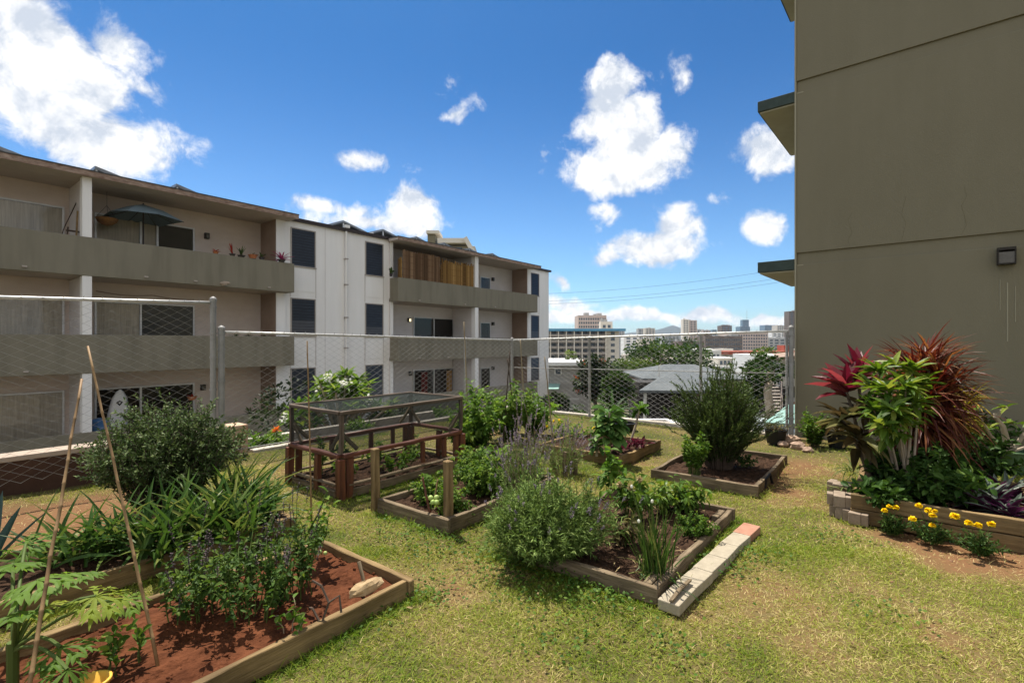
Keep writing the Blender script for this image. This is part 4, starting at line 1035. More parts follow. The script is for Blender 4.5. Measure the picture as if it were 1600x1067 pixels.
# grey flat roofed house at the left behind the fence
h = root('flat_roof_house', 'pale grey house with a white flat roof edge beside the apartment block', 'house', (4, 42, -5))
d = 40
g = G(); dbox(g, 846, 921, 571, 660, d, 8); g.build('wall', M['house_wall'], h)
g = G(); dbox(g, 842, 926, 565.5, 571, d-.8, 9.5); g.build('roof', M['citywhite'], h)
g = G(); dbox(g, 866.5, 877.5, 575.5, 585, d-.06, .05); w_ = g.build('window', M['citywhite'], h)
g = G(); dbox(g, 868, 876, 576.7, 584, d-.09, .025); g.build('pane', M['cityglass'], w_)
g = G(); x0, x1 = wx(856, d-2), wx(879, d-2); z0, z1 = zat(607, d-2), zat(599, d-.5)
V = [[x0, d-2, z0], [x1-.3, d-2, z0], [x1, d-.1, z1], [x0, d-.1, z1]]; g.add(V+[[a, b, c-.06] for a, b, c in V], [[0, 1, 2, 3], [7, 6, 5, 4], [0, 4, 5, 1], [1, 5, 6, 2], [3, 2, 6, 7], [0, 3, 7, 4]]); g.build('awning', M['teal_roof'], h)
g = G(); dbox(g, 846, 905, 622, 624, d-1.5, .15); dbox(g, 846, 905, 634, 640, d-1.5, .15); g.build('lower_ledge', M['citygrey'], h)

# blue edged apartment slab
ap = root('apartment_block', 'grey six storey apartment slab with a blue roof edge beyond the fence', 'building', (28, 190, -19))
d = 190; X0, X1, XS = wx(835, d), wx(967, d), wx(945, d)
zt = zat(516, d); fl = 9.2*d/F; zb = tz(d)-2
g = G(); box(g, ((X0+XS)/2, d+6, zb), XS-X0, 10, zt-zb); g.build('back_wall', M['citygrey'], ap)
g = G(); box(g, ((XS+X1)/2, d+6, zb), X1-XS-.02, 13, zt-zb); g.build('stair_tower', M['cream'], ap)
g = G(); box(g, ((X0+X1)/2+.3, d+5.5, zt+.01), X1-X0+3, 15.5, .5); g.build('roof', M['roofing'], ap)
g = G(); box(g, ((X0+X1)/2+.3, d-2.6, zt-.25), X1-X0+3.4, .4, .95); g.build('roof_edge', M['bluetrim'], ap)
nb = 9; bw_ = (XS-X0)/nb
for k in range(7):
    z = zt-fl*(k+1)
    g = G(); box(g, ((X0+XS)/2, d-.55, z-.15), XS-X0, 3.0, .24); box(g, ((X0+XS)/2, d-1.95, z+.16), XS-X0, .12, .62); g.build('balcony', M['slab'], ap)
    for j in range(nb):
        x = X0+(j+.5)*bw_
        g = G(); box(g, (x-.3, d+.92, z+.12), bw_*.72, .08, 2.1); g.build('window', M['cityglass'], ap)
    g = G(); box(g, (wx(957, d), d-.56, z+.7), 1.5, .06, 1.1); g.build('window', M['cityglass'], ap)
for j in range(nb+1):
    g = G(); box(g, (X0+j*bw_, d-2.2, zb), .42, .3, zt-zb-.3); g.build('column', M['cream'], ap)

# skyline: core of glass with floor bands; each its own tower
TW = 0
def tower(u0, u1, vt, d, m, label, vb=None, cat='tower', gl='cityglass', extra=None, depth=None, ribs=0, nfl=None):
    x0, x1 = wx(u0, d), wx(u1, d); z1 = zat(vt, d); z0 = tz(d)-3 if vb is None else zat(vb, d)
    r = root('tower' if cat == 'tower' else 'office_block', label, cat, ((x0+x1)/2, d+10, z0))
    w_ = x1-x0; dp = depth or min(w_, 40)
    g = G(); box(g, ((x0+x1)/2, d+dp/2, z0), w_*.985, dp*.985, z1-z0-.3); g.build('glazing', M[gl], r)
    g = G(); n = nfl or max(3, int((zat(vt, d)-max(z0, zat(575, d)))/3.1)); hh = (z1-max(z0, zat(580, d)))/n
    zz_ = max(z0, zat(580, d))
    for k in range(n+1): box(g, ((x0+x1)/2, d+dp/2, zz_+k*hh-.9), w_, dp, 1.5 if k < n else 2.2)
    nr = ribs or max(2, int(w_/7))
    for k in range(nr+1):
        x = x0+w_*k/nr; ww = w_/nr*.33
        box(g, (min(max(x, x0+ww/2-.05), x1-ww/2+.05), d+dp/2, z0), ww, dp+.25, z1-z0)
    g.build('floors', M[m], r)
    g = G()
    for k in range(3):
        ww = w_*U(.08, .2); box(g, (U(x0+ww/2, x1-ww/2), d+dp*U(.2, .6), z1+.5), ww, dp*.25, U(1.2, 3.2))
    g.build('roof_plant', M['citygrey'], r)
    if extra:
        g = G()
        for (a, b, c) in extra: box(g, ((wx(a, d)+wx(b, d))/2, d+dp/2, z1-.5), wx(b, d)-wx(a, d), dp*.5, zat(c, d)-z1+.5)
        g.build('roof_house', M[m], r)
    return r
tower(903.5, 947.5, 494.5, 420, 'pinkish', 'wide pinkish slab tower rising behind the blue roof edge', extra=[(934, 947, 491.5)], ribs=12)
tower(939, 957, 505, 330, 'cream', 'short cream block peeping over the blue roof edge', cat='building')
tower(966.5, 976, 517, 900, 'citygrey', 'small grey block just right of the blue roof edge', cat='building')
tower(997, 1008, 514, 1300, 'citygrey', 'grey tower in front of the mountain, left of a twin', extra=[(999, 1005, 512.5)])
tower(1008.5, 1023.5, 513, 1250, 'beige', 'beige tower in front of the mountain ridge', extra=[(1010, 1016, 512)])
tower(1067, 1076.5, 499.5, 900, 'cream', 'tall cream tower, left half of the pair right of the mountain', extra=[(1069, 1074, 498)])
tower(1077, 1089, 501, 910, 'pinkish', 'tall pinkish tower, right half of the pair by the mountain')
tower(1089.5, 1096, 515, 1000, 'citygrey', 'low grey tower touching the tall pinkish one')
tower(1098, 1112, 516, 1500, 'pinkish', 'low pinkish block between the tower pair and the dark towers', cat='building')
tower(1113, 1120, 515.5, 1300, 'cityblue', 'small blue grey block left of the dark tower', cat='building')
tower(1127.5, 1143.5, 509, 1200, 'citybrown', 'dark grey stepped tower left of the blue mast tower', gl='cityblue', extra=[(1131, 1139, 507)])
t = tower(1156.5, 1172, 510.5, 1400, 'cityblue', 'blue glass tower with a thin mast on top', gl='cityblue', extra=[(1162, 1172, 499)])
g = G(); p = pd(1167, 500, 1414); tubes(g, np.array([p, p+Z*15, p+Z*29]), .5, 5); g.build('mast', M['citygrey'], t)
tower(1195, 1214, 508, 1900, 'cityblue', 'pale blue glass block in the far haze', gl='cityblue', cat='building')
tower(1214.5, 1231, 508.5, 1800, 'beige', 'beige slab right of the pale blue glass block', cat='building')
tower(1233, 1247, 487, 800, 'citybrown', 'very tall dark tower at the edge of the olive wall', gl='cityglass')
tower(1038, 1062, 522, 1100, 'citygrey', 'pale low block below the mountain peak', cat='building')
tower(975, 999, 526, 620, 'citywhite', 'white low block left of the green tree top', cat='building')
tower(1000, 1024, 531, 540, 'beige', 'tan low block half hidden by the green tree', cat='building')
tower(1102, 1160, 527, 420, 'citybrown', 'long dark brown building in the middle distance', cat='building', extra=[(1104, 1116, 521)], ribs=16, depth=20)
tower(1145, 1200, 521, 560, 'pinkish', 'broad pinkish office block in the middle distance', cat='building', ribs=14)
tower(1200, 1236, 529, 640, 'citygrey', 'broad grey block beside the corner fence post', cat='building')
tower(1206, 1222, 520, 900, 'citywhite', 'white tower above the broad grey block')
tower(1060, 1100, 535, 380, 'citybrown', 'dark low block behind the green tree', cat='building', depth=18)
# red roofed motel and white stepped block
r = root('motel', 'long low building with a red roof edge and white wall', 'building', (60, 150, -12)); d = 150
g = G(); dbox(g, 1122, 1262, 553.5, 585, d, 10); g.build('wall', M['citywhite'], r)
g = G(); dbox(g, 1124, 1264, 548.5, 553.4, d-1.2, 12.4); g.build('roof', M['cityred'], r)
for k in range(14): g = G(); dbox(g, 1126+k*7.5, 1130+k*7.5, 556, 563, d-.08, .06); g.build('window', M['cityglass'], r)
g = G(); dbox(g, 1225, 1240, 539, 548.3, d+2, 4); g.build('roof_tank', M['cityred'], r)
r = root('white_block', 'small white block at the left end of the red roof', 'building', (48, 140, -12)); d = 140
g = G(); dbox(g, 1112, 1127, 547, 590, d, 8); g.build('wall', M['citywhite'], r)
g = G(); dbox(g, 1114, 1118, 553, 559, d-.06, .04); dbox(g, 1120, 1124, 553, 559, d-.06, .04); g.build('window', M['cityglass'], r)
r = root('white_house', 'white house with flat stepped roofs behind the grey hip roof', 'house', (30, 80, -8)); d = 85
g = G(); dbox(g, 1122, 1150, 560, 600, d, 6); g.build('wall', M['cream'], r)
g = G(); dbox(g, 1108, 1160, 572, 575, d-2, 10); dbox(g, 1120, 1152, 558.5, 560, d-.4, 7); g.build('roof', M['citywhite'], r)
for k in range(4): g = G(); dbox(g, 1125+k*6, 1129+k*6, 563, 569, d-.06, .04); g.build('window', M['cityglass'], r)
r = root('white_low_house', 'white low roof left of the red roofed building', 'house', (38, 110, -10)); d = 120
g = G(); dbox(g, 1068, 1110, 548, 570, d, 8); g.build('wall', M['cream'], r)
g = G(); dbox(g, 1064, 1112, 545, 548, d-1, 10); g.build('roof', M['citywhite'], r)
# house with stairs on the right
r = root('stair_house', 'white upper storey house with a brown eave by the corner post', 'house', (16, 30, -4)); d = 28
g = G(); dbox(g, 1219, 1300, 556, 603, d, 6); g.build('wall', M['citywhite'], r)
g = G(); dbox(g, 1222, 1300, 603.1, 650, d+.6, 5); g.build('lower_wall', M['dark_open'], r)
g = G(); x0, x1 = wx(1195, d-1), wx(1300, d-1); V = [[x0, d-1.2, zat(559, d-1.2)], [x1, d-1.2, zat(550, d-1.2)], [x1+1, d+5, zat(553, d-1)], [wx(1204, d+5), d+5, zat(557, d-1)]]
g.add(V+[[a, b, c-.18] for a, b, c in V], [[0, 1, 2, 3], [7, 6, 5, 4], [0, 4, 5, 1], [1, 5, 6, 2], [3, 2, 6, 7], [0, 3, 7, 4]]); g.build('roof', M['fascia'], r)
g = G(); dbox(g, 1233, 1242, 563, 577, d-.05, .04); g.build('window', M['cityglass'], r)
st = root('staircase', 'outdoor concrete stairs between the bare trunk and the white house', 'stairs', (14.6, 27, -4)); d = 26.
n = 12
g = G()
for k in range(n):
    t = k/(n-1); v = 650-(650-594)*t; u0 = 1199+4*t; u1 = 1220-0*t; dd = 24.5+k*.30
    x0, x1 = wx(u0, dd), wx(u1, dd); z = zat(v, dd); box(g, ((x0+x1)/2, dd, z-.07), x1-x0, .27, .07)
g.build('treads', M['slab'], st)
g = G()
for (u0, u1) in ((1197, 1202), (1221, 1221.5)):
    p = pd(u0, 651, 24.4); q = pd(u1, 592, 28); beam(g, p, q, .1, .3)
g.build('stringer', M['citybrown'], st)
g = G()
for k in range(4):
    t = k/3; p = pd(1221, 650, 24.4)*(1-t)+pd(1221.5, 592, 28)*t; tubes(g, np.array([p, p+Z*.45, p+Z*.9]), .025, 5)
p = pd(1221, 650, 24.4)+Z*.9; q = pd(1221.5, 592, 28)+Z*.9; tubes(g, np.array([p, (p+q)/2, q]), .025, 5); g.build('handrail', M['citybrown'], st)
# teal canopy roof just below the fence corner
r = root('carport', 'pale teal sloping carport roof just below the fence corner', 'carport', (8.6, 17, -2.9))
pts = [px(1196, 658, -1.0), px(1262, 668, -1.0), px(1262, 628, -.55), px(1226, 631, -.55)]
d0 = 14.5
P0 = pd(1194, 659, 13.5); P1 = pd(1300, 664, 13.0); P2 = pd(1300, 628, 19.5); P3 = pd(1231, 631.5, 19.5)
V = [P0, P1, P2, P3]; g = G(); g.add(V+[x-Z*.08 for x in V], [[0, 1, 2, 3], [7, 6, 5, 4], [0, 4, 5, 1], [1, 5, 6, 2], [3, 2, 6, 7], [0, 3, 7, 4]]); g.build('roof', M['teal_roof'], r)
for x in (P0, P1, P2, P3):
    c = x*.96+(P0+P1+P2+P3)/4*.04; g = G(); box(g, (c[0], c[1], -3), .1, .1, c[2]+2.9); g.build('post', M['citywhite'], r)
# cars
def car(label, c, rz, colr, name='parked_car'):
    M['car'+name+label[:5]] = mm = surf('carpaint', colr, None, .3, 3, 0, spec=.6)
    r = root(name, label, 'car', c, 'cars parked below the garden')
    cs, sn = math.cos(rz), math.sin(rz); ax = np.array([cs, sn, 0]); ay = np.array([-sn, cs, 0])
    def prism(g, prof, hw, ins=None):
        n = len(prof); V = []
        for s in (-1, 1):
            for (x, z, *k) in prof: V.append(c+ax*x+ay*(hw*(k[0] if k else 1))*s+Z*z)
        g.add(V, [[i, (i+1) % n, n+(i+1) % n, n+i] for i in range(n)]); g.F.append(np.array([list(range(n))[::-1], list(range(n, 2*n))])+g.n-2*n); g.M.append(0)
    g = G(); prism(g, [(-2.15, .35), (2.15, .35), (2.2, .65), (2.05, .85), (.95, .95), (-1.7, .98), (-2.15, .9), (-2.2, .6)], .88); g.build('body', mm, r, bevel=.05)
    g = G(); prism(g, [(1.0, .94), (.35, 1.42, .8), (-1.25, 1.45, .8), (-1.85, .97)], .84); g.build('cabin', mm, r, bevel=.04)
    g = G(); prism(g, [(.93, .99), (.36, 1.36, .8), (-1.2, 1.38, .8), (-1.72, 1.0)], .855); g.build('side_window', M['cityglass'], r)
    for s in (1, -1):
        g = G(); x0, x1, z0, z1 = (.98, .42, .99, 1.38) if s == 1 else (-1.84, -1.30, 1.0, 1.41)
        g.add([c+ax*(x0+.03*s)-ay*.72+Z*z0, c+ax*(x0+.03*s)+ay*.72+Z*z0, c+ax*(x1+.03*s)+ay*.6+Z*z1, c+ax*(x1+.03*s)-ay*.6+Z*z1], [[0, 1, 2, 3]]); g.build('windscreen' if s == 1 else 'rear_window', M['cityglass'], r)
        for t in (-.62, .62):
            g = G(); p = c+ax*(2.19 if s > 0 else -2.19)+ay*t+Z*.64; box(g, p, .06, .3, .13, rz); g.build('headlight' if s == 1 else 'tail_light', M['citywhite'] if s == 1 else M['cityred'], r)
    for x in (-1.35, 1.35):
        for s in (-1, 1):
            g = G(); q = c+ax*x+ay*.8*s+Z*.33; tubes(g, np.array([q-ay*.1, q, q+ay*.1]), .33, 16); wv = g.build('wheel', M['plastic_black'], r)
            g = G(); tubes(g, np.array([q+ay*.102*s, q+ay*.106*s, q+ay*.11*s]), .2, 12); g.build('rim', M['alu'], wv)
g = G(); box(g, (17.2, 31, -4.2), 6.5, 6, 1.5); struct(g.build('parking_pad', M['asphalt']))
car('white car half hidden by the olive wall near the stairs', np.array([wx(1243, 30), 30, -2.69]), R(75), (.65, .65, .66))
car('pale blue car seen through the rosemary below the fence', np.array([wx(1180, 20.5), 20.5, tz(20.5)+.02]), R(20), (.62, .68, .70))

# power lines
M['cable'] = surf('cable', (.03, .03, .03), None, .8, 3, 0)
for (v0, v1, lb) in ((446, 397, 'topmost power line crossing the sky to the right building'), (457, 411, 'middle power line crossing the sky to the right building'), (461, 418, 'lowest power line crossing the sky to the right building')):
    p = pd(760, v0+14, 75); q = pd(1330, v1+4, 60); t = np.linspace(0, 1, 16)[:, None]
    P = p*(1-t)+q*t-Z*(4*1.2*t*(1-t)); g = G(); tubes(g, P, .015, 4); o = g.build('power_line', M['cable'], base=p); tag(o, lb, 'power line', 'power lines over the city')

# far tower above the white block
r = root('tower', 'beige high rise top showing above the white apartment block roof', 'tower', (-12, 95, -10)); d = 95
g = G(); dbox(g, 668, 739, 384, 560, d, 14, 0, -10); g.build('wall', M['olive_trim'], r)
g = G(); dbox(g, 666, 686, 359.5, 364, d-.8, 5); dbox(g, 683.5, 731, 371.5, 379, d-1.5, 9); dbox(g, 727, 742, 384.1, 420, d+1.2, 12); g.build('roof_slab', M['cream'], r)
g = G(); dbox(g, 668, 680, 364.1, 383.9, d, 5); dbox(g, 686, 728, 379.1, 383.9, d+1, 8); g.build('lift_house', M['olive'], r)
g = G(); dbox(g, 690, 702, 378.5, 391, d-.3, .25); dbox(g, 706, 722, 386, 391, d-.3, .25); g.build('window', M['cityglass'], r)
p = pd(727, 372, d-1); q = pd(742, 398, d-1); g = G(); beam(g, p, q, 2., .8); g.build('sloped_beam', M['cream'], r)

# mountain
M['mountain'] = surf('mountain', (.022, .032, .030), (.045, .055, .048), .95, .002, .3)
g = G(); d = 6500
prof = [(930, 524), (960, 523), (978, 520), (992, 518.5), (1005, 517), (1018, 516), (1028, 514.5), (1036, 512.5), (1043, 510), (1050, 508), (1054, 508.3), (1058, 511), (1064, 515.5), (1074, 518.5), (1090, 521), (1120, 524), (1180, 526)]
u = np.linspace(930, 1180, 90); v = np.interp(u, [p[0] for p in prof], [p[1] for p in prof])
rows = []
for t in np.linspace(0, 1, 8):
    dd = d-1400*(1-t); hgt = (zat(v, d)+60)*(t**.8)-60+rng.normal(0, 5, 90)*(1-t)*t*4
    rows.append(np.stack([wx(u, d)+0*u, np.full(90, dd), hgt], 1))
rows.append(np.stack([wx(u, d), np.full(90, d+1200), np.full(90, -60.)], 1))
V = np.array(rows); i = np.arange(9*90).reshape(9, 90)
g.add(V.reshape(-1, 3), np.stack([i[:-1, :-1], i[:-1, 1:], i[1:, 1:], i[1:, :-1]], -1).reshape(-1, 4)); struct(g.build('mountain', M['mountain'], smooth=True))
# city roofs that nobody could count
g = G()
for k in range(900):
    d = 260*math.exp(rng.random()*2.9); x = wx(U(830, 1300), d); s = U(9, 26); hh = rng.choice([5, 7, 9, 14, 22], p=[.35, .3, .2, .1, .05])*min(1, d/500+.3)
    hh = min(hh, zat(529, d)-tz(d)) if d < 900 else min(hh*1.3, zat(519, d)-tz(d))
    box(g, (x, d, tz(d)-1), s, s*U(.6, 1.2), max(3, hh)+1, U(0, 1.5), int(rng.integers(0, 6)))
o = g.build('distant_city', [M['citywhite'], M['beige'], M['citygrey'], M['pinkish'], M['citybrown'], M['cream']]); o['kind'] = 'stuff'
o['label'] = 'low city roofs spreading towards the mountain'; o['category'] = 'city'
# ============================================================ foliage materials (leaf's own colours)
def LM(n, *a, **k): M[n] = leafmat(n, *a, **k)
LM('green', (.025, .065, .008), (.075, .145, .020), (.15, .22, .035))
LM('green_dark', (.012, .035, .007), (.036, .080, .014), (.075, .135, .026), trans=.25)
LM('green_fresh', (.035, .085, .012), (.10, .19, .028), (.17, .25, .05), trans=.45)
LM('tomato', (.04, .085, .012), (.10, .18, .026), (.20, .27, .05), trans=.4)
LM('rosemary', (.026, .048, .012), (.065, .105, .024), (.145, .185, .048), trans=.15, rough=.6)
LM('shrub', (.026, .052, .012), (.07, .11, .030), (.18, .225, .09), trans=.15, rough=.55)
LM('lavender', (.052, .10, .022), (.13, .20, .045), (.25, .32, .095), trans=.25, rough=.7)
LM('lavflower', (.10, .08, .10), (.20, .155, .22), (.27, .23, .19), trans=.2, rough=.8)
LM('basil', (.026, .058, .010), (.068, .125, .022), (.15, .21, .035), trans=.35)
LM('basilflower', (.045, .035, .035), (.10, .075, .08), (.13, .11, .09), trans=.2, rough=.8)
LM('lily', (.025, .060, .012), (.065, .125, .025), (.20, .22, .06), trans=.3, rough=.4)
LM('papaya', (.07, .14, .020), (.16, .26, .045), (.30, .34, .05), trans=.5)
LM('agave', (.035, .06, .055), (.06, .10, .085), trans=.1)
LM('kale', (.035, .09, .018), (.095, .185, .042), (.20, .30, .09), trans=.25, rough=.5)
LM('redlettuce', (.045, .008, .012), (.12, .02, .03), trans=.3)
LM('tired', (.07, .009, .014), (.155, .020, .028), (.32, .08, .07), trans=.35, rough=.4, spec=.3)
LM('dracaena', (.05, .012, .008), (.135, .032, .018), (.30, .14, .05), trans=.3, rough=.45, spec=.22)
LM('olivebrown', (.035, .03, .012), (.085, .06, .025), (.20, .20, .07), trans=.3)
LM('croton', (.10, .12, .015), (.28, .24, .03), (.40, .25, .05), trans=.35)
LM('limeleaf', (.045, .095, .012), (.12, .20, .025), (.24, .28, .05), trans=.4, rough=.42, spec=.25)
LM('rhoeo', (.05, .07, .05), (.13, .15, .12), (.20, .22, .18), trans=.05, rough=.4)
LM('rhoeo_purple', (.07, .012, .045), (.17, .04, .11), trans=.3)
LM('spider', (.06, .10, .02), (.16, .20, .06), (.32, .32, .14), trans=.35)
LM('yellowflower', (.72, .48, .005), (.86, .64, .01), (.88, .70, .03), trans=.25, rough=.7)
LM('whiteflower', (.62, .62, .52), (.78, .77, .70), trans=.3, rough=.6)
LM('orangeflower', (.55, .13, .03), (.70, .22, .06), trans=.3)
LM('pinkflower', (.55, .03, .16), (.75, .08, .28), trans=.3)
LM('redflower', (.45, .06, .015), (.60, .10, .02), (.50, .18, .04), trans=.3)
LM('plumeria', (.035, .085, .012), (.11, .20, .028), (.24, .31, .06), trans=.4)
LM('straw', (.22, .15, .07), (.40, .30, .15), trans=.2)
LM('treeleaf', (.014, .036, .006), (.045, .090, .014), (.10, .16, .028), trans=.25)
LM('treeleaf_dark', (.010, .020, .007), (.026, .045, .013), (.055, .08, .022), trans=.2)
LM('treeleaf_bright', (.04, .075, .014), (.09, .14, .028), (.15, .19, .045), trans=.3)
LM('grass', (.10, .18, .016), (.295, .32, .050), (.62, .50, .24), trans=.35, rough=.6)
LM('tomatofruit', (.30, .42, .10), (.50, .56, .20), trans=.05, rough=.3, spec=.5)

def vdirs(n, e0, e1):
    az = U(0, 6.283, n); e = U(e0, e1, n)
    return np.stack([np.cos(az)*np.cos(e), np.sin(az)*np.cos(e), np.sin(e)], 1)
def pl(name, label, cat, base, parts, group=None):
    """a plant: parts = [(part name, G, material)]"""
    r = root(name, label, cat, base, group)
    for (pn, g, m) in parts:
        for gg in (g if isinstance(g, list) else [g]):
            if gg.n: gg.build(pn, m if isinstance(m, list) else M[m], r)
    return r
def bushy(base, n, h, spread, per, L, W, lm, sm='stem_dark', t0=.25, prof=SMALL, ang=(.5, 1.2), bend=.4, fold=.2, dome=.4, r=.004, M_=6, wob=.02, hv=.25, ctrl=.55, tipbias=.35, roll=.6, r0=.06):
    P = mkstems(base, n, h, spread, r0, M_, wob, dome, ctrl, hv)
    gs = G(); tubes(gs, P, r*np.linspace(1, .35, M_)[None], 3, 0, cap=False)
    p, d, t = onstems(P, per, t0, 1., ang)
    gl = G(); k = len(p)
    leaves(gl, p, d, L*U(.65, 1.15, k), W*U(.7, 1.15, k), bend, prof, fold, roll, 0, np.clip(U(0, .75, k)+tipbias*(t-.5)+.1, 0, 1))
    return gs, gl, P
def trunk(g, pts, r0, r1, sides=8):
    P = np.array(pts, float); tubes(g, P, np.linspace(r0, r1, len(P))[None], sides, 0, cap=False)

# ---------------------------------------------------------- left front bed: basil
parts = []
gs, gl = G(), G(); gf = G()
for (u, v, n, h, sp) in ((390, 962, 60, .46, .30), (300, 958, 34, .34, .20), (452, 928, 45, .44, .26), (345, 935, 34, .40, .26)):
    b = px(u, v, .09)
    P = mkstems(b, int(n*.55), h*.92, (sp, sp), .13, 6, .02, .2, .5, .5); n = len(P)
    tubes(gs, P, .004*np.linspace(1, .4, 6)[None], 3, 0, cap=False)
    p, d, t = onstems(P, 21, .18, .92, (.7, 1.3)); k = len(p)
    leaves(gl, p, d, .042*U(.5, 1.2, k), .021*U(.6, 1.2, k), .7, OVAL, .2, .6, 0, np.clip(U(0, .8, k)+.2*(t-.5), 0, 1))
    # flower spikes
    sel = P[rng.random(n) < .6]; tip = sel[:, -1]; dd = nrm(nrm(sel[:, -1]-sel[:, -2])*.4+Z+rng.normal(0, .15, tip.shape)); ln = U(.05, .13, len(sel))
    S = tip[:, None]+dd[:, None]*(np.linspace(0, 1, 4)[None, :, None]*ln[:, None, None]); tubes(gf, S, .0022, 3, 0, .3, cap=False)
    pp, d2, t2 = onstems(S, 14, .1, 1, (1., 1.6)); leaves(gf, pp, d2, .012, .010, .2, SMALL, 0, .5, 0)
pl('basil_bush', 'bushy green basil with purple flower spikes in the red soil', 'basil', px(380, 950, .09), [('stems', gs, 'stem_green'), ('foliage', gl, 'basil'), ('flower_spikes', gf, 'basilflower')])
# tall thin twig with leaves at the bed corner (u 440-500, v 770-850)
b = px(492, 868, .1)
gs, gl, P = bushy(b, 7, .34, .14, 14, .05, .035, 'tomato', prof=OVAL, hv=.3)
tw = np.array([px(470, 880, .1), px(475, 880, .1)+Z*.15, px(498, 880, .1)+Z*.32, px(512, 880, .1)+Z*.46]); tubes(gs, tw, .006, 5)
p, d, t = onstems(tw[None], 12, .35, 1, (.6, 1.3)); leaves(gl, p, d, .07, .04, .8, OVAL, .2, .5, 0)
gt = [blob(G(), px(497, 862, .14)+rng.normal(0, .02, 3), .013, 0, .5, 10, 7, .02) for k in range(5)]
pl('tomato_plant', 'thin tomato plant with green fruit at the left bed far corner', 'tomato plant', b, [('stems', gs, 'stem_green'), ('foliage', gl, 'tomato'), ('fruit', gt, 'tomatofruit')])
# seedling in the red soil
b = px(195, 1043, .09); gs, gl, P = bushy(b, 6, .17, .10, 9, .05, .03, 'tomato', prof=OVAL)
pl('seedling', 'small leafy seedling in the bare red soil', 'seedling', b, [('stems', gs, 'stem_green'), ('foliage', gl, 'tomato')])
b = px(455, 985, .09); gs, gl, P = bushy(b, 5, .14, .10, 7, .04, .03, 'tomato', prof=OVAL)
pl('seedling', 'small pale wilting shoot in front of the basil', 'seedling', b, [('stems', gs, 'stem_dry'), ('foliage', gl, 'green_fresh')])
# papaya: lobed leaves on long petioles
def palmleaf(g, c, dirv, up, R_, tint, mat=0, nl=8, wid=.21):
    """lobed hand leaf: centre c, lobes fan out in the plane of dirv"""
    dirv = nrm(dirv); s = nrm(np.cross(up, dirv)); upn = np.cross(dirv, s)
    for k in range(nl):
        a = (k-(nl-1)/2)/(nl-1)*4.6; ll = R_*(1-.10*abs(a))*U(.85, 1.05)
        d = dirv*math.cos(a)+s*math.sin(a)-upn*.12
        leaves(g, c, d, ll, ll*wid, .35, [(0, .25), (.25, .55), (.5, .8), (.62, .62), (.8, .45), (1, .02)], .12, .12, mat, tint)
        for q, sg in ((.42, 1), (.42, -1), (.62, 1), (.62, -1)):
            a2 = a+sg*.62; d2 = dirv*math.cos(a2)+s*math.sin(a2)-upn*.14
            leaves(g, c+nrm(d)*ll*q*.96-Z*.004, d2, ll*(.46 if q < .5 else .32), ll*wid*.55, .45, LANCE, .12, .12, mat, tint)
gs, gl = G(), G(); cb_ = px(20, 1062, .10)
for (u, v, dd, R_, tn, dx) in ((60, 905, 2.05, .22, .55, (.8, -.3, .1)), (20, 880, 2.3, .24, .35, (-.3, -.6, .1)), (150, 930, 2.15, .20, .85, (.8, .0, -.2)), (195, 935, 2.3, .16, .6, (.9, -.2, -.2)), (95, 1010, 1.98, .19, .3, (.6, -.5, .0)), (30, 955, 1.95, .18, .25, (-.3, -.6, .1)), (105, 1045, 1.9, .15, .2, (.3, -.8, -.2)), (40, 850, 2.6, .2, .3, (.2, .5, .2)), (118, 895, 2.3, .17, .4, (.6, .3, .0)), (75, 945, 2.1, .13, 1., (.6, -.3, .0))):
    c = pd(u, v, dd); palmleaf(gl, c, np.array(dx, float), Z+rng.normal(0, .25, 3), R_*.88, tn)
    t = np.linspace(0, 1, 6)[:, None]; b0 = cb_+Z*.12; mid = (b0+c)/2+Z*.10; P = b0*(1-t)**2+2*mid*t*(1-t)+c*t**2
    tubes(gs, P, .007, 6)
tubes(gs, np.array([cb_-Z*.05, cb_+Z*.08, cb_+Z*.16]), .02, 8)
pl('papaya_plant', 'young papaya with big bright lobed leaves at the left edge', 'papaya', cb_, [('stems', gs, 'stem_green'), ('foliage', gl, 'papaya')])
# agave blade cluster at far left edge
gl = G(); b = px(-15, 885, .1); az = U(0, 6.28, 9)
leaves(gl, np.repeat(b[None], 9, 0), vdirs(9, .8, 1.45), U(.35, .5, 9), .05, .15, STRAP, .3, .2, 0)
o = gl.build('agave', M['agave'], base=b); tag(o, 'blue grey agave blades at the left frame edge', 'agave')
# yellow bucket, rock, sticks
c = np.array([-1.68, 1.985, .035])
r = root('bucket', 'yellow plastic bucket rim at the bottom left', 'bucket', c)
g = G(); lathe(g, c, [(.045, 0), (.058, .10), (.064, .10), (.064, .112), (.055, .112), (.05, .03), (.001, .02)], 24); g.build('shell', M['plastic_yellow'], r, smooth=True)
g = G(); t = np.linspace(0, math.pi, 12); tubes(g, np.array([c+np.array([.062*math.cos(x), -.05*math.sin(x), .1-.02*math.sin(x)]) for x in t]), .002, 4); g.build('handle', M['galv'], r)
g = G(); c = px(572, 925, .1); blob(g, c+Z*.03, .075, 0, .5, 10, 7, .14, (1.5, .62, .5)); o = g.build('rock', M['rock'], base=c, bevel=0); o.rotation_euler = (0, 0, .9); tag(o, 'flat golden rock in the corner of the red soil bed', 'rock')
o = board(None, 'wood_stake', px(572, 930, .08), pd(560, 877, 2.86), .018, .018, M['wood_grey'], up=A); tag(o, 'short grey stake beside the golden rock', 'stake')
g = G(); c = px(502, 975, .09)
for pts in ([(0, 0, 0), (.03, .02, .10), (-.02, .05, .17), (-.07, .06, .19)], [(.03, .02, .1), (.08, .03, .13), (.10, .0, .06)], [(0, 0, 0), (-.06, .04, .06), (-.09, .08, .04)]): tubes(g, c+np.array(pts), .006, 5)
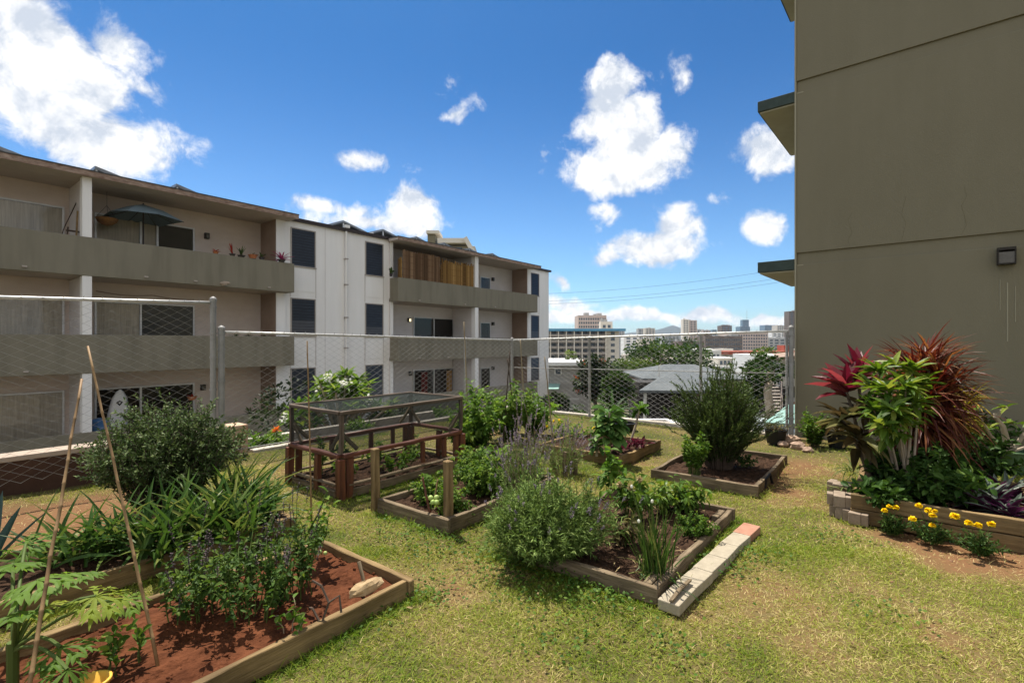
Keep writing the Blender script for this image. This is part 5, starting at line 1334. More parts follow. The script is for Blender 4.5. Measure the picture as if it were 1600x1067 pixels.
o = g.build('dry_stem', M['stem_dark'], base=c); tag(o, 'bare dry curling stem on the red soil', 'dry stem')
# bamboo poles
def pole(label, base, top, r, mat='bamboo', name='bamboo_pole', grp='bamboo poles standing in the beds', nodes=True):
    g = G(); n = 14; t = np.linspace(0, 1, n); P = np.asarray(base)+(np.asarray(top)-np.asarray(base))*t[:, None]+rng.normal(0, .0016, (n, 3)); rr = r*(1-.35*t)
    if nodes:
        tt = np.sort(np.concatenate([t, t[1:-1]-.004, t[1:-1]+.004])); P = np.array([np.interp(tt, t, P[:, k]) for k in range(3)]).T
        rr = np.interp(tt, t, rr)*np.where(np.min(np.abs(tt[:, None]-t[None, 1:-1]), 1) < .001, 1.28, 1)
    tubes(g, P, rr[None], 8, 0); o = g.build(name, M[mat], base=base, smooth=True); tag(o, label, 'pole', grp); return o
pole('long leaning bamboo pole planted in the red soil', px(248, 1040, .07), pd(137, 541, 2.55), .0072)
pole('bamboo pole at the far left leaning to the right', pd(40, 1100, 1.75), pd(128, 592, 2.35), .0075)
pole('thin upright bamboo cane in front of the planter cage', px(487, 815), pd(480, 532, 4.05), .008)

# ---------------------------------------------------------- second bed: big shrub and strap leaved lilies
b = np.array([-2.98, 4.28, .08]); gs, gl = G(), G()
P = mkstems(b, 320, .80, (.58, .52), .20, 7, .035, .40, .45, .34)
tubes(gs, P, .006*np.linspace(1, .3, 7)[None], 3, 0, cap=False)
p, d, t = onstems(P, 50, .1, 1, (.4, 1.2)); k = len(p)
leaves(gl, p, d, .036*U(.6, 1.3, k), .0155*U(.7, 1.2, k), .2, SMALL, 0, .8, 0, np.clip(U(0, .7, k)+.4*(t-.55), 0, 1))
# side sprigs give ragged clumps
p2, d2, t2 = onstems(P, 3, .55, 1, (.6, 1.2)); d2 = nrm(d2+Z*.5); ln = U(.07, .2, len(p2))
S = p2[:, None]+d2[:, None]*(np.linspace(0, 1, 4)[None, :, None]*ln[:, None, None])+rng.normal(0, .006, (len(p2), 4, 3)); tubes(gs, S, .002, 3, 0, cap=False)
p, d, t = onstems(S, 15, .0, 1, (.4, 1.)); k = len(p); leaves(gl, p, d, .036*U(.6, 1.2, k), .0155, .2, SMALL, 0, .8, 0, np.clip(U(.2, .9, k)+.2*(t-.5), 0, 1))
pl('grey_green_shrub', 'big dense grey green shrub in front of the low wall', 'shrub', b, [('branches', gs, 'stem_dark'), ('foliage', gl, 'shrub')])
def strapclump(base, n, L, W, el, bend, lm, name, label, cat, grp, spread=.08, prof=STRAP, extra=(), fold=.3):
    g = G(); bb = np.repeat(np.asarray(base)[None], n, 0)+np.concatenate([rng.normal(0, spread, (n, 2)), np.zeros((n, 1))], 1)
    leaves(g, bb, vdirs(n, *el), U(.6, 1.05, n)*L, U(.75, 1.1, n)*W, U(.5, 1.2, n)*bend, prof, fold, .25, 0)
    r = pl(name, label, cat, base, [('leaves', g, lm)]+list(extra), grp)
    return r
k = 0
wh = ['leftmost strap leaved lily clump in the long bed', 'strap leaved lily clump left of the leaning bamboo pole', 'strap leaved lily clump under the left half of the grey shrub', 'strap leaved lily clump in the middle of the lily row', 'strap leaved lily clump below the centre of the grey shrub', 'strap leaved lily clump below the right side of the grey shrub', 'lily clump just left of the right end of the lily row', 'lily clump at the right end of the long bed', 'low lily clump in the front middle of the long bed', 'low lily clump at the front of the right end', 'lily clump behind the right end, touching the shrub', 'tall lily clump nearest the stained pillar']
for (u, v, L, n) in ((95, 875, .42, 38), (165, 862, .45, 40), (225, 858, .5, 44), (275, 850, .48, 44), (320, 836, .48, 44), (355, 826, .5, 44), (385, 812, .44, 46), (408, 802, .36, 36), (250, 875, .34, 26), (375, 842, .34, 30), (385, 785, .5, 44), (350, 790, .5, 40)):
    strapclump(px(u, v, .1), n, L*1.12, .030, (.5, 1.45), .8, 'lily', 'lily_clump', wh[k], 'lily', 'strap leaved lilies in the long bed'); k += 1

# ---------------------------------------------------------- lawn grass
g = G()
def scatter(n, dmin, dmax):
    # uniform over ground area within the view wedge
    d = np.sqrt(U(dmin**2, dmax**2, n)); x = U(-1.5, 1.45, n)*d; return x, d
GR = [(50000, .7, 1.75), (310000, 1.7, 3.6), (240000, 3.4, 6.0), (140000, 5.6, 11.0)]
for (n, d0, d1) in GR:
    x, y = scatter(n, d0, d1)
    a = x*A[0]+y*A[1]; b = x*B[0]+y*B[1]
    ok = (a < FA-.02) & (b < FB-.05) & ~inbed(x, y, .0) & ~((a > WA-.05) & (b < WB))
    dr = dryness(x, y)
    thin = np.clip((dr-.85)*1.1, 0, .93)
    ok &= rng.random(n) > thin
    x, y, a, b, dr = (q[ok] for q in (x, y, a, b, dr)); m_ = len(x)
    near = inbed(x, y, .09)
    ln = (.020+.028*rng.random(m_)**1.6)*(1-.25*np.clip(dr, 0, 1))*np.where(near, 1.8, 1)*(1+.3*(d0 > 3))
    tall = rng.random(m_) < .01; ln = np.where(tall, ln*2.2, ln)
    P = np.stack([x, y, bump(x, y)-.002], 1)
    tint = np.clip(.33+.36*dr+rng.normal(0, .17, m_)+np.where(rng.random(m_) < .09, .4, 0)-np.where(near, .25, 0), 0, 1)
    leaves(g, P, vdirs(m_, .2, 1.3), ln, (.0034+.0010*(d0 > 3)+.0018*(d0 > 5))*U(.7, 1.4, m_), U(.2, 1.4, m_), [(0, 1), (.55, .8), (1, .06)], 0, .8, 0, tint)
o = g.build('lawn_grass', M['grass'], stuff=True); o['label'] = 'short mown grass, green with straw coloured dry patches'; o['category'] = 'grass'
g = G(); n = 420; x, y = scatter(n, 1.8, 8.); k = ~inbed(x, y, 0) & (x*A[0]+y*A[1] < FA-.1) & (x*B[0]+y*B[1] < FB-.1); x, y = x[k], y[k]
leaves(g, np.stack([x, y, bump(x, y)+.022], 1), vdirs(len(x), -.15, .35), U(.02, .05, len(x)), U(.008, .018, len(x)), .5, OVAL, .25, .6, 0)
o = g.build('fallen_leaves', M['straw'], stuff=True); o['label'] = 'dry fallen leaves and clippings scattered on the lawn'; o['category'] = 'leaves'
# clover-like weeds by the scallion bed
g = G()
for (u, v, n, s) in ((880, 905, 500, .22), (800, 890, 350, .2), (1110, 880, 300, .14), (940, 930, 300, .18), (690, 850, 250, .2), (1170, 870, 160, .12), (600, 830, 160, .2), (560, 960, 90, .12), (1300, 840, 120, .12), (1390, 960, 70, .12), (880, 1000, 80, .12), (1050, 1010, 60, .1), (660, 930, 150, .1)):
    c = px(u, v); P = np.repeat(c[None], n, 0)+np.concatenate([rng.normal(0, s, (n, 2)), U(.01, .05, (n, 1))], 1)
    k = ~inbed(P[:, 0], P[:, 1], -.01); P = P[k]; leaves(g, P, vdirs(len(P), -.2, .8), .022, .016, .3, OVAL, 0, .4, 0)
o = g.build('ground_weeds', M['green'], stuff=True); o['label'] = 'low broad leaved weeds creeping along the bed edges'; o['category'] = 'weeds'
g = G()
for k in range(700):
    i = rng.integers(0, len(PATCH)); cx, cy, rr_, s_ = PATCH[i]; x, y = cx+rng.normal(0, rr_*.6), cy+rng.normal(0, rr_*.6)
    if inbed(np.array([x]), np.array([y]), .03)[0] or x*A[0]+y*A[1] > FA-.1 or x*B[0]+y*B[1] > FB-.1: continue
    blob(g, (x, y, float(bump(x, y))+.001), .003+.009*rng.random()**3, 0, .5, 6, 4, .3, (1.2, 1, .6))
o = g.build('soil_crumbs', M['soil_path'], stuff=True); o['label'] = 'crumbs of dry earth on the bare patches'; o['category'] = 'earth'

# ---------------------------------------------------------- inside the planter cage
k = 0; wl = ['small leafy seedling nearest the left corner in the cage', 'tall fresh leafy plant in the middle of the cage', 'dark leafy plant behind the front grey post, in the cage', 'low green plant near the right end of the cage', 'grey green plant at the far right in the cage', 'climbing leafy stem at the far left in the cage', 'bushy seedling at the cage front plank']
for (a, b, h, sp, n, lm) in ((3.0, 4.5, .18, .12, 9, 'tomato'), (3.45, 4.6, .34, .13, 10, 'green_fresh'), (3.15, 4.75, .36, .1, 9, 'green_dark'), (3.8, 4.45, .18, .14, 9, 'tomato'), (4.15, 4.7, .2, .14, 10, 'lavender'), (2.95, 4.9, .42, .1, 7, 'green_fresh'), (3.5, 4.32, .2, .16, 9, 'green')):
    c = AB(a, b, .08); gs, gl, P = bushy(c, n, h, sp, 13, .055, .034, lm, prof=OVAL); pl('cage_seedling', wl[k], 'plant', c, [('stems', gs, 'stem_green'), ('foliage', gl, lm)], 'vegetables growing in the cage'); k += 1

# ---------------------------------------------------------- tomato bed
k = 0; wl = ['tomato plant with four green fruits by the near corner post', 'tomato plant spilling over the left end of its bed', 'dense tomato plant in the middle of its bed', 'dense tomato plant at the far right of its bed', 'tomato plant at the far left beside the planter cage']
for (a, b, h, sp, n) in ((3.0, 3.0, .20, .18, 14), (3.1, 3.35, .20, .20, 16), (3.5, 3.05, .34, .26, 30), (3.95, 3.0, .36, .28, 34), (3.85, 3.45, .34, .26, 26)):
    c = AB(a, b, .07); P = mkstems(c, n, h, sp, .05, 6, .03, .35, .5, .3); gs, gl = G(), G(); tubes(gs, P, .004*np.linspace(1, .4, 6)[None], 4, 0, cap=False)
    # compound leaves: short stalks carrying leaflets
    p, d, t = onstems(P, 8, .15, 1, (.7, 1.3)); d = nrm(d+Z*.1); ln = U(.06, .13, len(p)); S = p[:, None]+d[:, None]*(np.linspace(0, 1, 4)[None, :, None]*ln[:, None, None]); S[:, :, 2] -= (np.linspace(0, 1, 4)**2*.03)[None]
    tubes(gs, S, .0016, 3, 0, cap=False); p, d, t = onstems(S, 8, .2, 1, (.5, 1.2)); q = len(p); leaves(gl, p, d, .042*U(.6, 1.2, q), .022*U(.7, 1.2, q), .6, OVAL, .2, .5, 0)
    gt = []
    if k == 0:
        for o_ in ((0, 0, 0), (.045, .01, .0), (.02, -.02, -.028), (.05, -.02, -.03)): gt.append(blob(G(), pd(673, 777, 3.98)+np.array(o_), .021, 0, U(0, 1), 14, 9, .015))
    pl('tomato_plant', wl[k], 'tomato plant', c, [('stems', gs, 'stem_green'), ('foliage', gl, 'tomato'), ('fruit', gt, 'tomatofruit')], 'tomato plants in the small grey bed'); k += 1
pole('short reddish stake beside the green tomatoes', pd(672, 800, 4.0), pd(660, 745, 4.05), .012, 'wood_red', 'plant_stake', 'plant stakes', False)
pole('short pale stake above the green tomatoes', pd(678, 785, 4.0), pd(684, 748, 4.05), .009, 'wood_tan', 'plant_stake', 'plant stakes', False)

# ---------------------------------------------------------- lavender mound with tall old flower stems
c = np.array([.19, 3.40, 0]); gs, gl, gf = G(), G(), G()
P = mkstems(c+np.array([.03, 0, 0]), 560, .50, (.42, .42), .10, 6, .03, .5, .42, .34)
tubes(gs, P, .003*np.linspace(1, .4, 6)[None], 3, 0, cap=False)
p, d, t = onstems(P, 44, .3, 1, (.3, 1.)); k = len(p); leaves(gl, p, d, .038*U(.6, 1.3, k), .0085*U(.7, 1.2, k), .3, NEEDLE, 0, .8, 0, np.clip(U(.1, .8, k)+.5*(t-.6), 0, 1))
p2, d2, t2 = onstems(P, 2, .6, 1, (.5, 1.1)); ln = U(.05, .12, len(p2)); d2 = nrm(d2+Z*.4)
S = p2[:, None]+d2[:, None]*(np.linspace(0, 1, 4)[None, :, None]*ln[:, None, None]); tubes(gs, S, .0016, 3, 0, cap=False)
p, d, t = onstems(S, 12, 0, 1, (.4, 1.)); k = len(p); leaves(gl, p, d, .03*U(.6, 1.3, k), .0058, .3, NEEDLE, 0, .8, 0)
# flower stems
n = 60; sel = P[rng.integers(0, len(P), n)]; tip = sel[:, -1]; dd = nrm(nrm(tip-c-Z*.1)*.55+Z+rng.normal(0, .12, tip.shape)); ln = U(.10, .28, n)
S = tip[:, None]+dd[:, None]*(np.linspace(0, 1, 4)[None, :, None]*ln[:, None, None]); tubes(gs, S, .0015, 3, 0, cap=False)
p, d, t = onstems(S, 16, .78, 1, (.4, 1.)); leaves(gf, p, d, .014, .008, .2, SMALL, 0, .5, 0)
pl('lavender_mound', 'big rounded grey green lavender spilling over the bed corner', 'lavender', c, [('stems', gs, 'stem_green'), ('foliage', gl, 'lavender'), ('flower_heads', gf, 'lavflower')])
k = 0
for (u, v, dd_, n, h, sp, lb) in ((815, 750, 4.5, 100, .80, .32, 'tall old lavender with dry purple spikes behind the mound'), (880, 715, 5.6, 90, .55, .40, 'straggly dry lavender in front of the kale bed')):
    c = pd(u, v, dd_); c[2] = 0; P = mkstems(c, n, h, (sp, sp*.8), .12, 6, .02, .25, .5, .35); gs, gl, gf = G(), G(), G()
    tubes(gs, P, .0028*np.linspace(1, .5, 6)[None], 3, 0, cap=False)
    p, d, t = onstems(P, 14, .1, .7, (.3, .9)); q = len(p); leaves(gl, p, d, .05*U(.6, 1.3, q), .007, .2, NEEDLE, 0, .7, 0)
    S = P[:, -2:]; S = np.stack([S[:, 0], S.mean(1), S[:, 1]], 1); p, d, t = onstems(S, 16, .35, 1, (.3, .9)); leaves(gf, p, d, .016, .010, .2, SMALL, 0, .5, 0)
    pl('tall_lavender', lb, 'lavender', c, [('stems', gs, 'stem_dry'), ('foliage', gl, 'lavender'), ('flower_heads', gf, 'lavflower')], 'tall lavender plants'); k += 1
# broad leaved squash-like plant left of the tall lavender
c = AB(4.75, 2.95, 0); c = pd(775, 735, 5.2); c[2] = .0; gs, gl, P = bushy(c, 26, .36, .30, 5, .12, .10, 'green_fresh', prof=OVAL, t0=.5, ang=(.9, 1.5), bend=.7)
pl('broad_leaf_plant', 'broad bright leaves between the planter cage and the tall lavender', 'plant', c, [('stems', gs, 'stem_green'), ('foliage', gl, 'green_fresh')])
b = pd(883, 735, 5.5); b[2] = 0; o = board(None, 'garden_post', b, b+Z*.28, .04, .04, M['wood_grey'], up=A); tag(o, 'low weathered stump of a post among the dry lavender', 'post', 'short square posts')
b = pd(899, 725, 5.6); b[2] = 0; o = board(None, 'garden_post', b, b+Z*.25, .035, .035, M['wood_grey'], up=A); tag(o, 'thin weathered post in front of the kale bed', 'post', 'short square posts')
# straw mulch pile behind cage
g = G(); c = px(741, 700); n = 500; P = np.repeat(c[None], n, 0)+np.concatenate([rng.normal(0, .18, (n, 2)), U(.01, .05, (n, 1))], 1); leaves(g, P, vdirs(n, -.1, .3), U(.08, .2, n), .006, .2, NEEDLE, 0, .5, 0)
o = g.build('straw_mulch', M['straw'], stuff=True); o['label'] = 'pale straw mulch at the right end of the cage'; o['category'] = 'straw'

# ---------------------------------------------------------- scallion bed
def clump(u, v, z=.06): return px(u, v, z)
c = clump(1022, 898); gl = G(); gf = G(); n = 110
bb = np.repeat(c[None], n, 0)+np.concatenate([rng.normal(0, .035, (n, 2)), np.zeros((n, 1))], 1)
leaves(gl, bb, vdirs(n, 1.2, 1.55), U(.2, .46, n), .008, U(.0, .4, n), [(0, .7), (.3, 1), (.7, .8), (1, .05)], .5, .4, 0)
n = 40; bb = np.repeat(c[None], n, 0)+np.concatenate([rng.normal(0, .07, (n, 2)), np.zeros((n, 1))], 1); leaves(gl, bb, vdirs(n, .3, 1.), U(.12, .25, n), .009, U(.8, 1.8, n), STRAP, .3, .4, 0)
gs = G(); bud = []
for (u, v, d_) in ((1019, 785, 2.95), (998, 816, 2.95), (987, 762, 3.1)):
    t_ = pd(u, v, d_); b0 = c+np.array([U(-.03, .03), 0, 0]); tubes(gs, np.array([b0, (b0+t_)/2+np.array([.01, 0, .02]), t_]), .005, 5); bud.append(blob(G(), t_+Z*.010, .009, 0, .5, 8, 6, .05, (1, 1, 1.3)))
pl('scallion_clump', 'tall clump of scallions with white buds near the paver row', 'scallion', c, [('leaves', gl, 'lily'), ('flower_stalks', gs, 'stem_green'), ('flower_bud', bud, 'whiteflower')])
gs, gl, P = bushy(clump(1085, 838), 46, .17, .16, 30, .022, .016, 'green', prof=OVAL, dome=.5)
pl('parsley_clump', 'low round parsley clump beside the bed edge board', 'parsley', clump(1085, 838), [('stems', gs, 'stem_green'), ('foliage', gl, 'green')])
k = 0; wl = ['bushy pepper plant at the far right corner of the scallion bed', 'pepper plant left of the bushy one in the scallion bed', 'tall leafy pepper plant with dry flower heads behind the scallions', 'thin yellowing pepper plant in the middle of the mulch']
for (u, v, h, sp, n, lm) in ((1068, 800, .26, .20, 26, 'green'), (1040, 800, .28, .18, 18, 'limeleaf'), (985, 808, .36, .22, 24, 'green'), (975, 850, .22, .15, 9, 'olivebrown')):
    c = clump(u, v); gs, gl, P = bushy(c, n, h, sp, 12, .085, .034, lm, prof=LANCE, bend=1.1, ang=(.7, 1.3), t0=.3); gf = []
    if k == 2:
        for (uu, vv) in ((968, 756), (985, 760), (999, 748)):
            q = pd(uu, vv, 3.5); tubes(gs, np.array([c+Z*.2, (c+q)/2+Z*.12, q]), .003, 4); m_ = 60; g1_ = G(); leaves(g1_, np.repeat(q[None], m_, 0), sphere_dirs(m_), .03, .006, .1, NEEDLE, 0, .5, 0); gf.append(g1_)
    pl('pepper_plant', wl[k], 'pepper plant', c, [('stems', gs, 'stem_green'), ('foliage', gl, lm), ('flower_head', gf, 'straw')], 'pepper plants in the scallion bed'); k += 1
c = px(955, 770, 0); gs, gl, P = bushy(c, 6, .52, .13, 12, .13, .055, 'green_fresh', prof=LANCE, bend=.9, ang=(.8, 1.3), t0=.45, hv=.4)
pl('tall_leafy_plant', 'tall thin plant with drooping pale leaves behind the scallion bed', 'plant', c, [('stems', gs, 'stem_green'), ('foliage', gl, 'green_fresh')])
g = G(); n = 160
a = U(2.8, 4.35, n); b_ = U(1.1, 2.05, n); P = A*a[:, None]+B*b_[:, None]+Z*.08; leaves(g, P, vdirs(n, -.05, .25), U(.03, .1, n), .007, .3, NEEDLE, 0, .5, 0)
o = g.build('bark_mulch', M['straw'], stuff=True); o['label'] = 'scattered dry straw and clippings on the dark mulch'; o['category'] = 'mulch'

# ---------------------------------------------------------- kale bed
def kale(c, h, n, L, W, label, lm='kale', stalk=.02, grp='kale plants', top=.55, name='kale_plant'):
    gs, gl = G(), G(); tubes(gs, np.array([c, c+Z*h*.5+np.array([.01, 0, 0]), c+Z*h]), np.array([[stalk, stalk*.8, stalk*.6]]), 8)
    t = U(top, 1, n); P = c+Z*(h*t)[:, None]; d = vdirs(n, -.1, 1.1); leaves(gl, P, d, U(.7, 1.1, n)*L, U(.7, 1.1, n)*W, U(.5, 1.3, n), [(0, .10), (.25, .16), (.4, .7), (.65, 1), (.88, .75), (1, .1)], .25, .4, 0)
    return pl(name, label, 'kale', c, [('stalk', gs, 'bark_pale'), ('foliage', gl, lm)], grp)
kale(px(952, 707, .13), .50, 90, .25, .13, 'big leafy kale in the tan bed by the fence', top=.3)
kale(px(932, 712, .1), .22, 40, .13, .07, 'low kale at the left of the big kale', top=.3)
c = px(986, 687, .13); gs, gl = G(), G(); tip = pd(999, 640, c[1]); tubes(gs, np.array([c, c*.5+tip*.5+np.array([.01, 0, 0]), tip]), np.array([[.018, .015, .012]]), 8); n = 34
leaves(gl, np.repeat(tip[None], n, 0)+rng.normal(0, .012, (n, 3)), vdirs(n, -.3, 1.3), U(.09, .17, n), U(.04, .07, n), .8, SPOON, .25, .4, 0); pl('kale_plant', 'tree kale on a bare leaning stalk, leaves only on top', 'kale', c, [('stalk', gs, 'bark_pale'), ('foliage', gl, 'green_fresh')], 'kale plants')
k = 0
for (u, v, lb) in ((968, 700, 'red lettuce under the tree kale, left one'), (985, 697, 'red lettuce under the tree kale, middle one'), (1000, 693, 'red lettuce at the right end of the tan bed')):
    strapclump(px(u, v, .14), 26, .13, .05, (.2, 1.2), .6, 'redlettuce', 'red_lettuce', lb, 'lettuce', 'red lettuces', .04, OVAL)
# green bushes behind the cage, with stakes
k = 0; wl = ['tall leafy tomato bush right behind the planter cage', 'leafy bush left of the bare stakes near the fence corner', 'leafy bush at the fence corner below the stakes', 'low leafy bush right of the planter cage']
for (u, v, dd_, h, sp, n) in ((750, 705, 7.0, .82, .42, 46), (795, 695, 7.6, .86, .46, 48), (835, 690, 8.0, .62, .40, 36), (725, 700, 6.8, .45, .3, 24)):
    c = pd(u, v, dd_); c[2] = 0; gs, gl, P = bushy(c, n, h, sp, 26, .10, .05, 'tomato', prof=OVAL, bend=.9, t0=.1, dome=.3, hv=.4, wob=.04); pl('bean_bush', wl[k], 'bush', c, [('stems', gs, 'stem_green'), ('foliage', gl, 'tomato' if k % 2 else 'green_fresh')], 'leafy bushes by the fence corner'); k += 1
for (u0, v0, u1, v1, d_, lb) in ((733, 690, 725, 502, 7.2, 'tall pale bare stake behind the planter cage'), (786, 690, 797, 548, 7.4, 'thin stake left of the dark leaning cane'), (808, 690, 793, 560, 7.6, 'dark leaning cane crossing the thin stake'), (822, 690, 813, 530, 8., 'thin stake right of the fence corner post'), (864, 690, 851, 557, 7.6, 'lone stake in front of the grey flat roofed house')):
    b = pd(u0, v0, d_); b[2] = 0; pole(lb, b, pd(u1, v1, d_), .012, 'stem_dry' if 'dark' not in lb else 'stem_dark', 'plant_stake', 'plant stakes', False)
# yellow and mixed flowers along the kerb behind the dry lavender
c = px(890, 690); gs, gl, P = bushy(c, 30, .34, .45, 12, .06, .03, 'green_fresh', prof=OVAL); gf = [G() for k in range(9)]
for k in range(9): q = P[k*3, -1]; m_ = 18; leaves(gf[k], np.repeat(q[None], m_, 0), sphere_dirs(m_), .03, .016, .1, SMALL, 0, .5, 0)
pl('flowering_plant', 'low yellow flowered plant along the back kerb', 'plant', c, [('stems', gs, 'stem_dry'), ('foliage', gl, 'green_fresh'), ('flower', gf, 'yellowflower')])
# black pots
def pot(label, c, r0, r1, h, mat, name='plant_pot', grp=None, kids_=()):
    r = root(name, label, 'pot', c, grp); g = G()
    lathe(g, c, [(r0*.2, 0), (r0, .003), (r1, h), (r1*1.06, h), (r1*1.06, h-.025), (r1*.98, h-.026)][:4]+[(r1*.93, h), (r1*.9, h-.04), (.001, h-.045)], 24); g.build('pot', M[mat], r, smooth=False)
    for (pn, gg, m) in kids_:
        if gg.n: gg.build(pn, M[m], r)
    return r
c = px(1212, 692); gl = G(); n = 90; P = np.repeat((c+Z*.2)[None], n, 0)+np.concatenate([rng.normal(0, .07, (n, 2)), U(0, .05, (n, 1))], 1); leaves(gl, P, vdirs(n, .0, 1.2), .06, .022, .5, SPOON, .3, .4, 0)
pot('black nursery pot of brownish succulents by the corner fence post', c, .115, .15, .20, 'plastic_black', kids_=[('foliage', gl, 'olivebrown')], grp='black nursery pots')
c = px(999, 678); c = px(982, 680, 0.0)+np.array([.0, .35, 0]); pot('low wide black pot behind the tree kale', c, .14, .19, .15, 'plastic_black', grp='black nursery pots')
c = px(1308, 700); gl = G(); n = 40; leaves(gl, np.repeat((c+Z*.2)[None], n, 0), vdirs(n, .2, 1.4), .2, .03, .8, STRAP, .3, .3, 0); pot('black pot of brownish leaves between the dark shrub and the bed', c, .10, .13, .2, 'plastic_black', kids_=[('foliage', gl, 'olivebrown')], grp='black nursery pots')
# rocks near the corner
k = 0
for (u, v, s, lb) in ((1236, 692, .10, 'pinkish rock beside the corner fence post'), (1247, 700, .085, 'low pinkish rock right of the corner post, nearest the path'), (1224, 696, .06, 'small rock between the black pot and the corner post'), (1262, 705, .06, 'small flat rock in front of the round dark shrub')):
    g = G(); c = px(u, v); blob(g, c+Z*s*.4, s, 0, .5, 9, 7, .18, (1.3, 1, .75)); o = g.build('rock', M['rock_grey'], base=c); tag(o, lb, 'rock', 'rocks by the corner post')
# round dark shrub against the wall
c = px(1272, 698); gs, gl, P = bushy(c, 44, .46, .22, 26, .055, .032, 'green', prof=OVAL, dome=.25, ang=(.5, 1.2), t0=.1, bend=.3)
pl('dark_shrub', 'upright glossy dark green shrub against the olive wall corner', 'shrub', c, [('branches', gs, 'stem_dark'), ('foliage', gl, 'green')])

# ---------------------------------------------------------- rosemary
c = AB(5.95, 1.6, .06); gs, gl = G(), G()
P = mkstems(c, 440, 1.08, (.50, .45), .14, 8, .018, .45, .62, .40)
tubes(gs, P, .005*np.linspace(1, .35, 8)[None], 3, 0, cap=False)
p, d, t = onstems(P, 95, .15, 1, (.25, .8)); k = len(p); leaves(gl, p, d, .034*U(.7, 1.3, k), .0088*U(.8, 1.2, k), .1, NEEDLE, 0, .8, 0, np.clip(U(0, .6, k)+.6*(t-.5), 0, 1))
# arching long side stems
az_ = np.concatenate([U(-.6, .5, 26), U(2.4, 3.6, 8)]); P = mkstems(c, 34, .85, (.78, .65), .1, 8, .02, .2, .55, .3, az=az_)
tubes(gs, P, .005*np.linspace(1, .35, 8)[None], 3, 0, cap=False); p, d, t = onstems(P, 80, .3, 1, (.25, .8)); k = len(p); leaves(gl, p, d, .030, .0062, .1, NEEDLE, 0, .8, 0)
pl('rosemary_bush', 'tall feathery rosemary filling its timber bed', 'rosemary', c, [('stems', gs, 'stem_dark'), ('foliage', gl, 'rosemary')])
c = px(1085, 742, .08); gs, gl, P = bushy(c, 34, .42, .16, 24, .05, .026, 'green', prof=OVAL, dome=.3); pl('herb_bush', 'leafy herb growing at the front of the rosemary', 'herb', c, [('stems', gs, 'stem_green'), ('foliage', gl, 'green')])
c = px(1160, 728, .08); gs, gl, P = bushy(c, 16, .14, .22, 14, .04, .02, 'green_dark', prof=OVAL, dome=.3); pl('low_herb', 'low dark herb at the right of the rosemary bed', 'herb', c, [('stems', gs, 'stem_green'), ('foliage', gl, 'green_dark')])
g = G(); tubes(g, np.array([px(1195, 762), px(1197, 762)+Z*.09, px(1203, 758)+Z*.12, px(1207, 757)+Z*.02]), .014, 6); o = g.build('hose_loop', M['plastic_black'], base=px(1198, 760)); tag(o, 'short loop of black hose at the rosemary bed corner', 'hose')

# ---------------------------------------------------------- tropical bed on the right
# concrete castle blocks at the corner
def castle(label, c, rz):
    r = G(); g = r; s = .085
    box(g, c, .19, .085, .095, rz); ax = np.array([math.cos(rz), math.sin(rz), 0]); ay = np.array([-ax[1], ax[0], 0])
    box(g, c+ay*.067, .085, .048, .0945, rz); box(g, c-ay*.067+ax*.06, .06, .048, .0945, rz); box(g, c-ay*.067-ax*.06, .06, .048, .0945, rz)
    o = g.build('castle_block', M['castle'], base=c, bevel=.005); tag(o, label, 'concrete block', 'castle shaped concrete blocks round the tropical bed')
castle('castle concrete block at the left front corner, bottom of the pair', px(1316, 806, 0)+np.array([.0, .0, 0]), ROTA)
castle('castle concrete block on top of the left corner pair', px(1316, 806, 0)+Z*.097+B*.02, ROTA+.08)
castle('castle concrete block just right of the stacked corner pair', px(1334, 812, 0)+B*-.02-A*.03, ROTA-.1)
castle('castle concrete block behind the stacked corner pair', px(1312, 785, 0), ROTA+1.5)
castle('castle concrete block on top of the one behind the corner', px(1312, 785, 0)+Z*.097, ROTA+1.45)
castle('castle concrete block at the far right corner, lower one', AB(6.42, -.80, 0), ROTA)
castle('castle concrete block at the far right corner, upper one', AB(6.42, -.80, .097), ROTA+.1)
castle('castle concrete block at the far right side near the frame edge', AB(6.2, -.99, .0), ROTA+1.5)
b = px(1597, 852); g = G(); tubes(g, np.array([b-Z*.02, b+Z*.07, b+Z*.135]), .028, 10); o = g.build('round_stake', M['wood_tan'], base=b); tag(o, 'round wooden peg at the right frame edge by the tropical bed', 'peg')
# red ti plant
c = px(1352, 775, .13); c = pd(1360, 770, 4.75); c[2] = .13
gs, gl = G(), G(); tops = []
def ti(c, tips, lm, label, nl=22, L=.42, W=.10, el=(.1, 1.45), bend=.7, stalk=.02, prof=LANCE, name='ti_plant', cat='ti plant', grp='ti plants in the tropical bed', trunkm='bark', low=0, fold=.25, spread=.05):
    gs, gl = G(), G()
    for tip in tips:
        t = np.linspace(0, 1, 7)[:, None]; mid = c*.5+tip*.5+np.array([0, 0, .1]); P = c*(1-t)**2+2*mid*t*(1-t)+tip*t**2; tubes(gs, P, stalk*np.linspace(1, .6, 7)[None], 7, cap=False)
        d = vdirs(nl, *el); PP = np.repeat(tip[None], nl, 0)-Z*(U(0, spread*2.2, nl)*(1-d[:, 2]))[:, None]
        leaves(gl, PP, d, U(.7, 1.1, nl)*L, U(.8, 1.1, nl)*W, U(.4, 1.2, nl)*bend, prof, fold, .3, 0)
    return pl(name, label, cat, c, [('trunk', gs, trunkm), ('foliage', gl, lm)], grp)
ti(c, [pd(1340, 590, 4.9), pd(1322, 610, 4.75)], 'tired', 'ti plant with broad glossy dark red leaves at the upper left', 26, .35, .105, (.3, 1.45), .6)
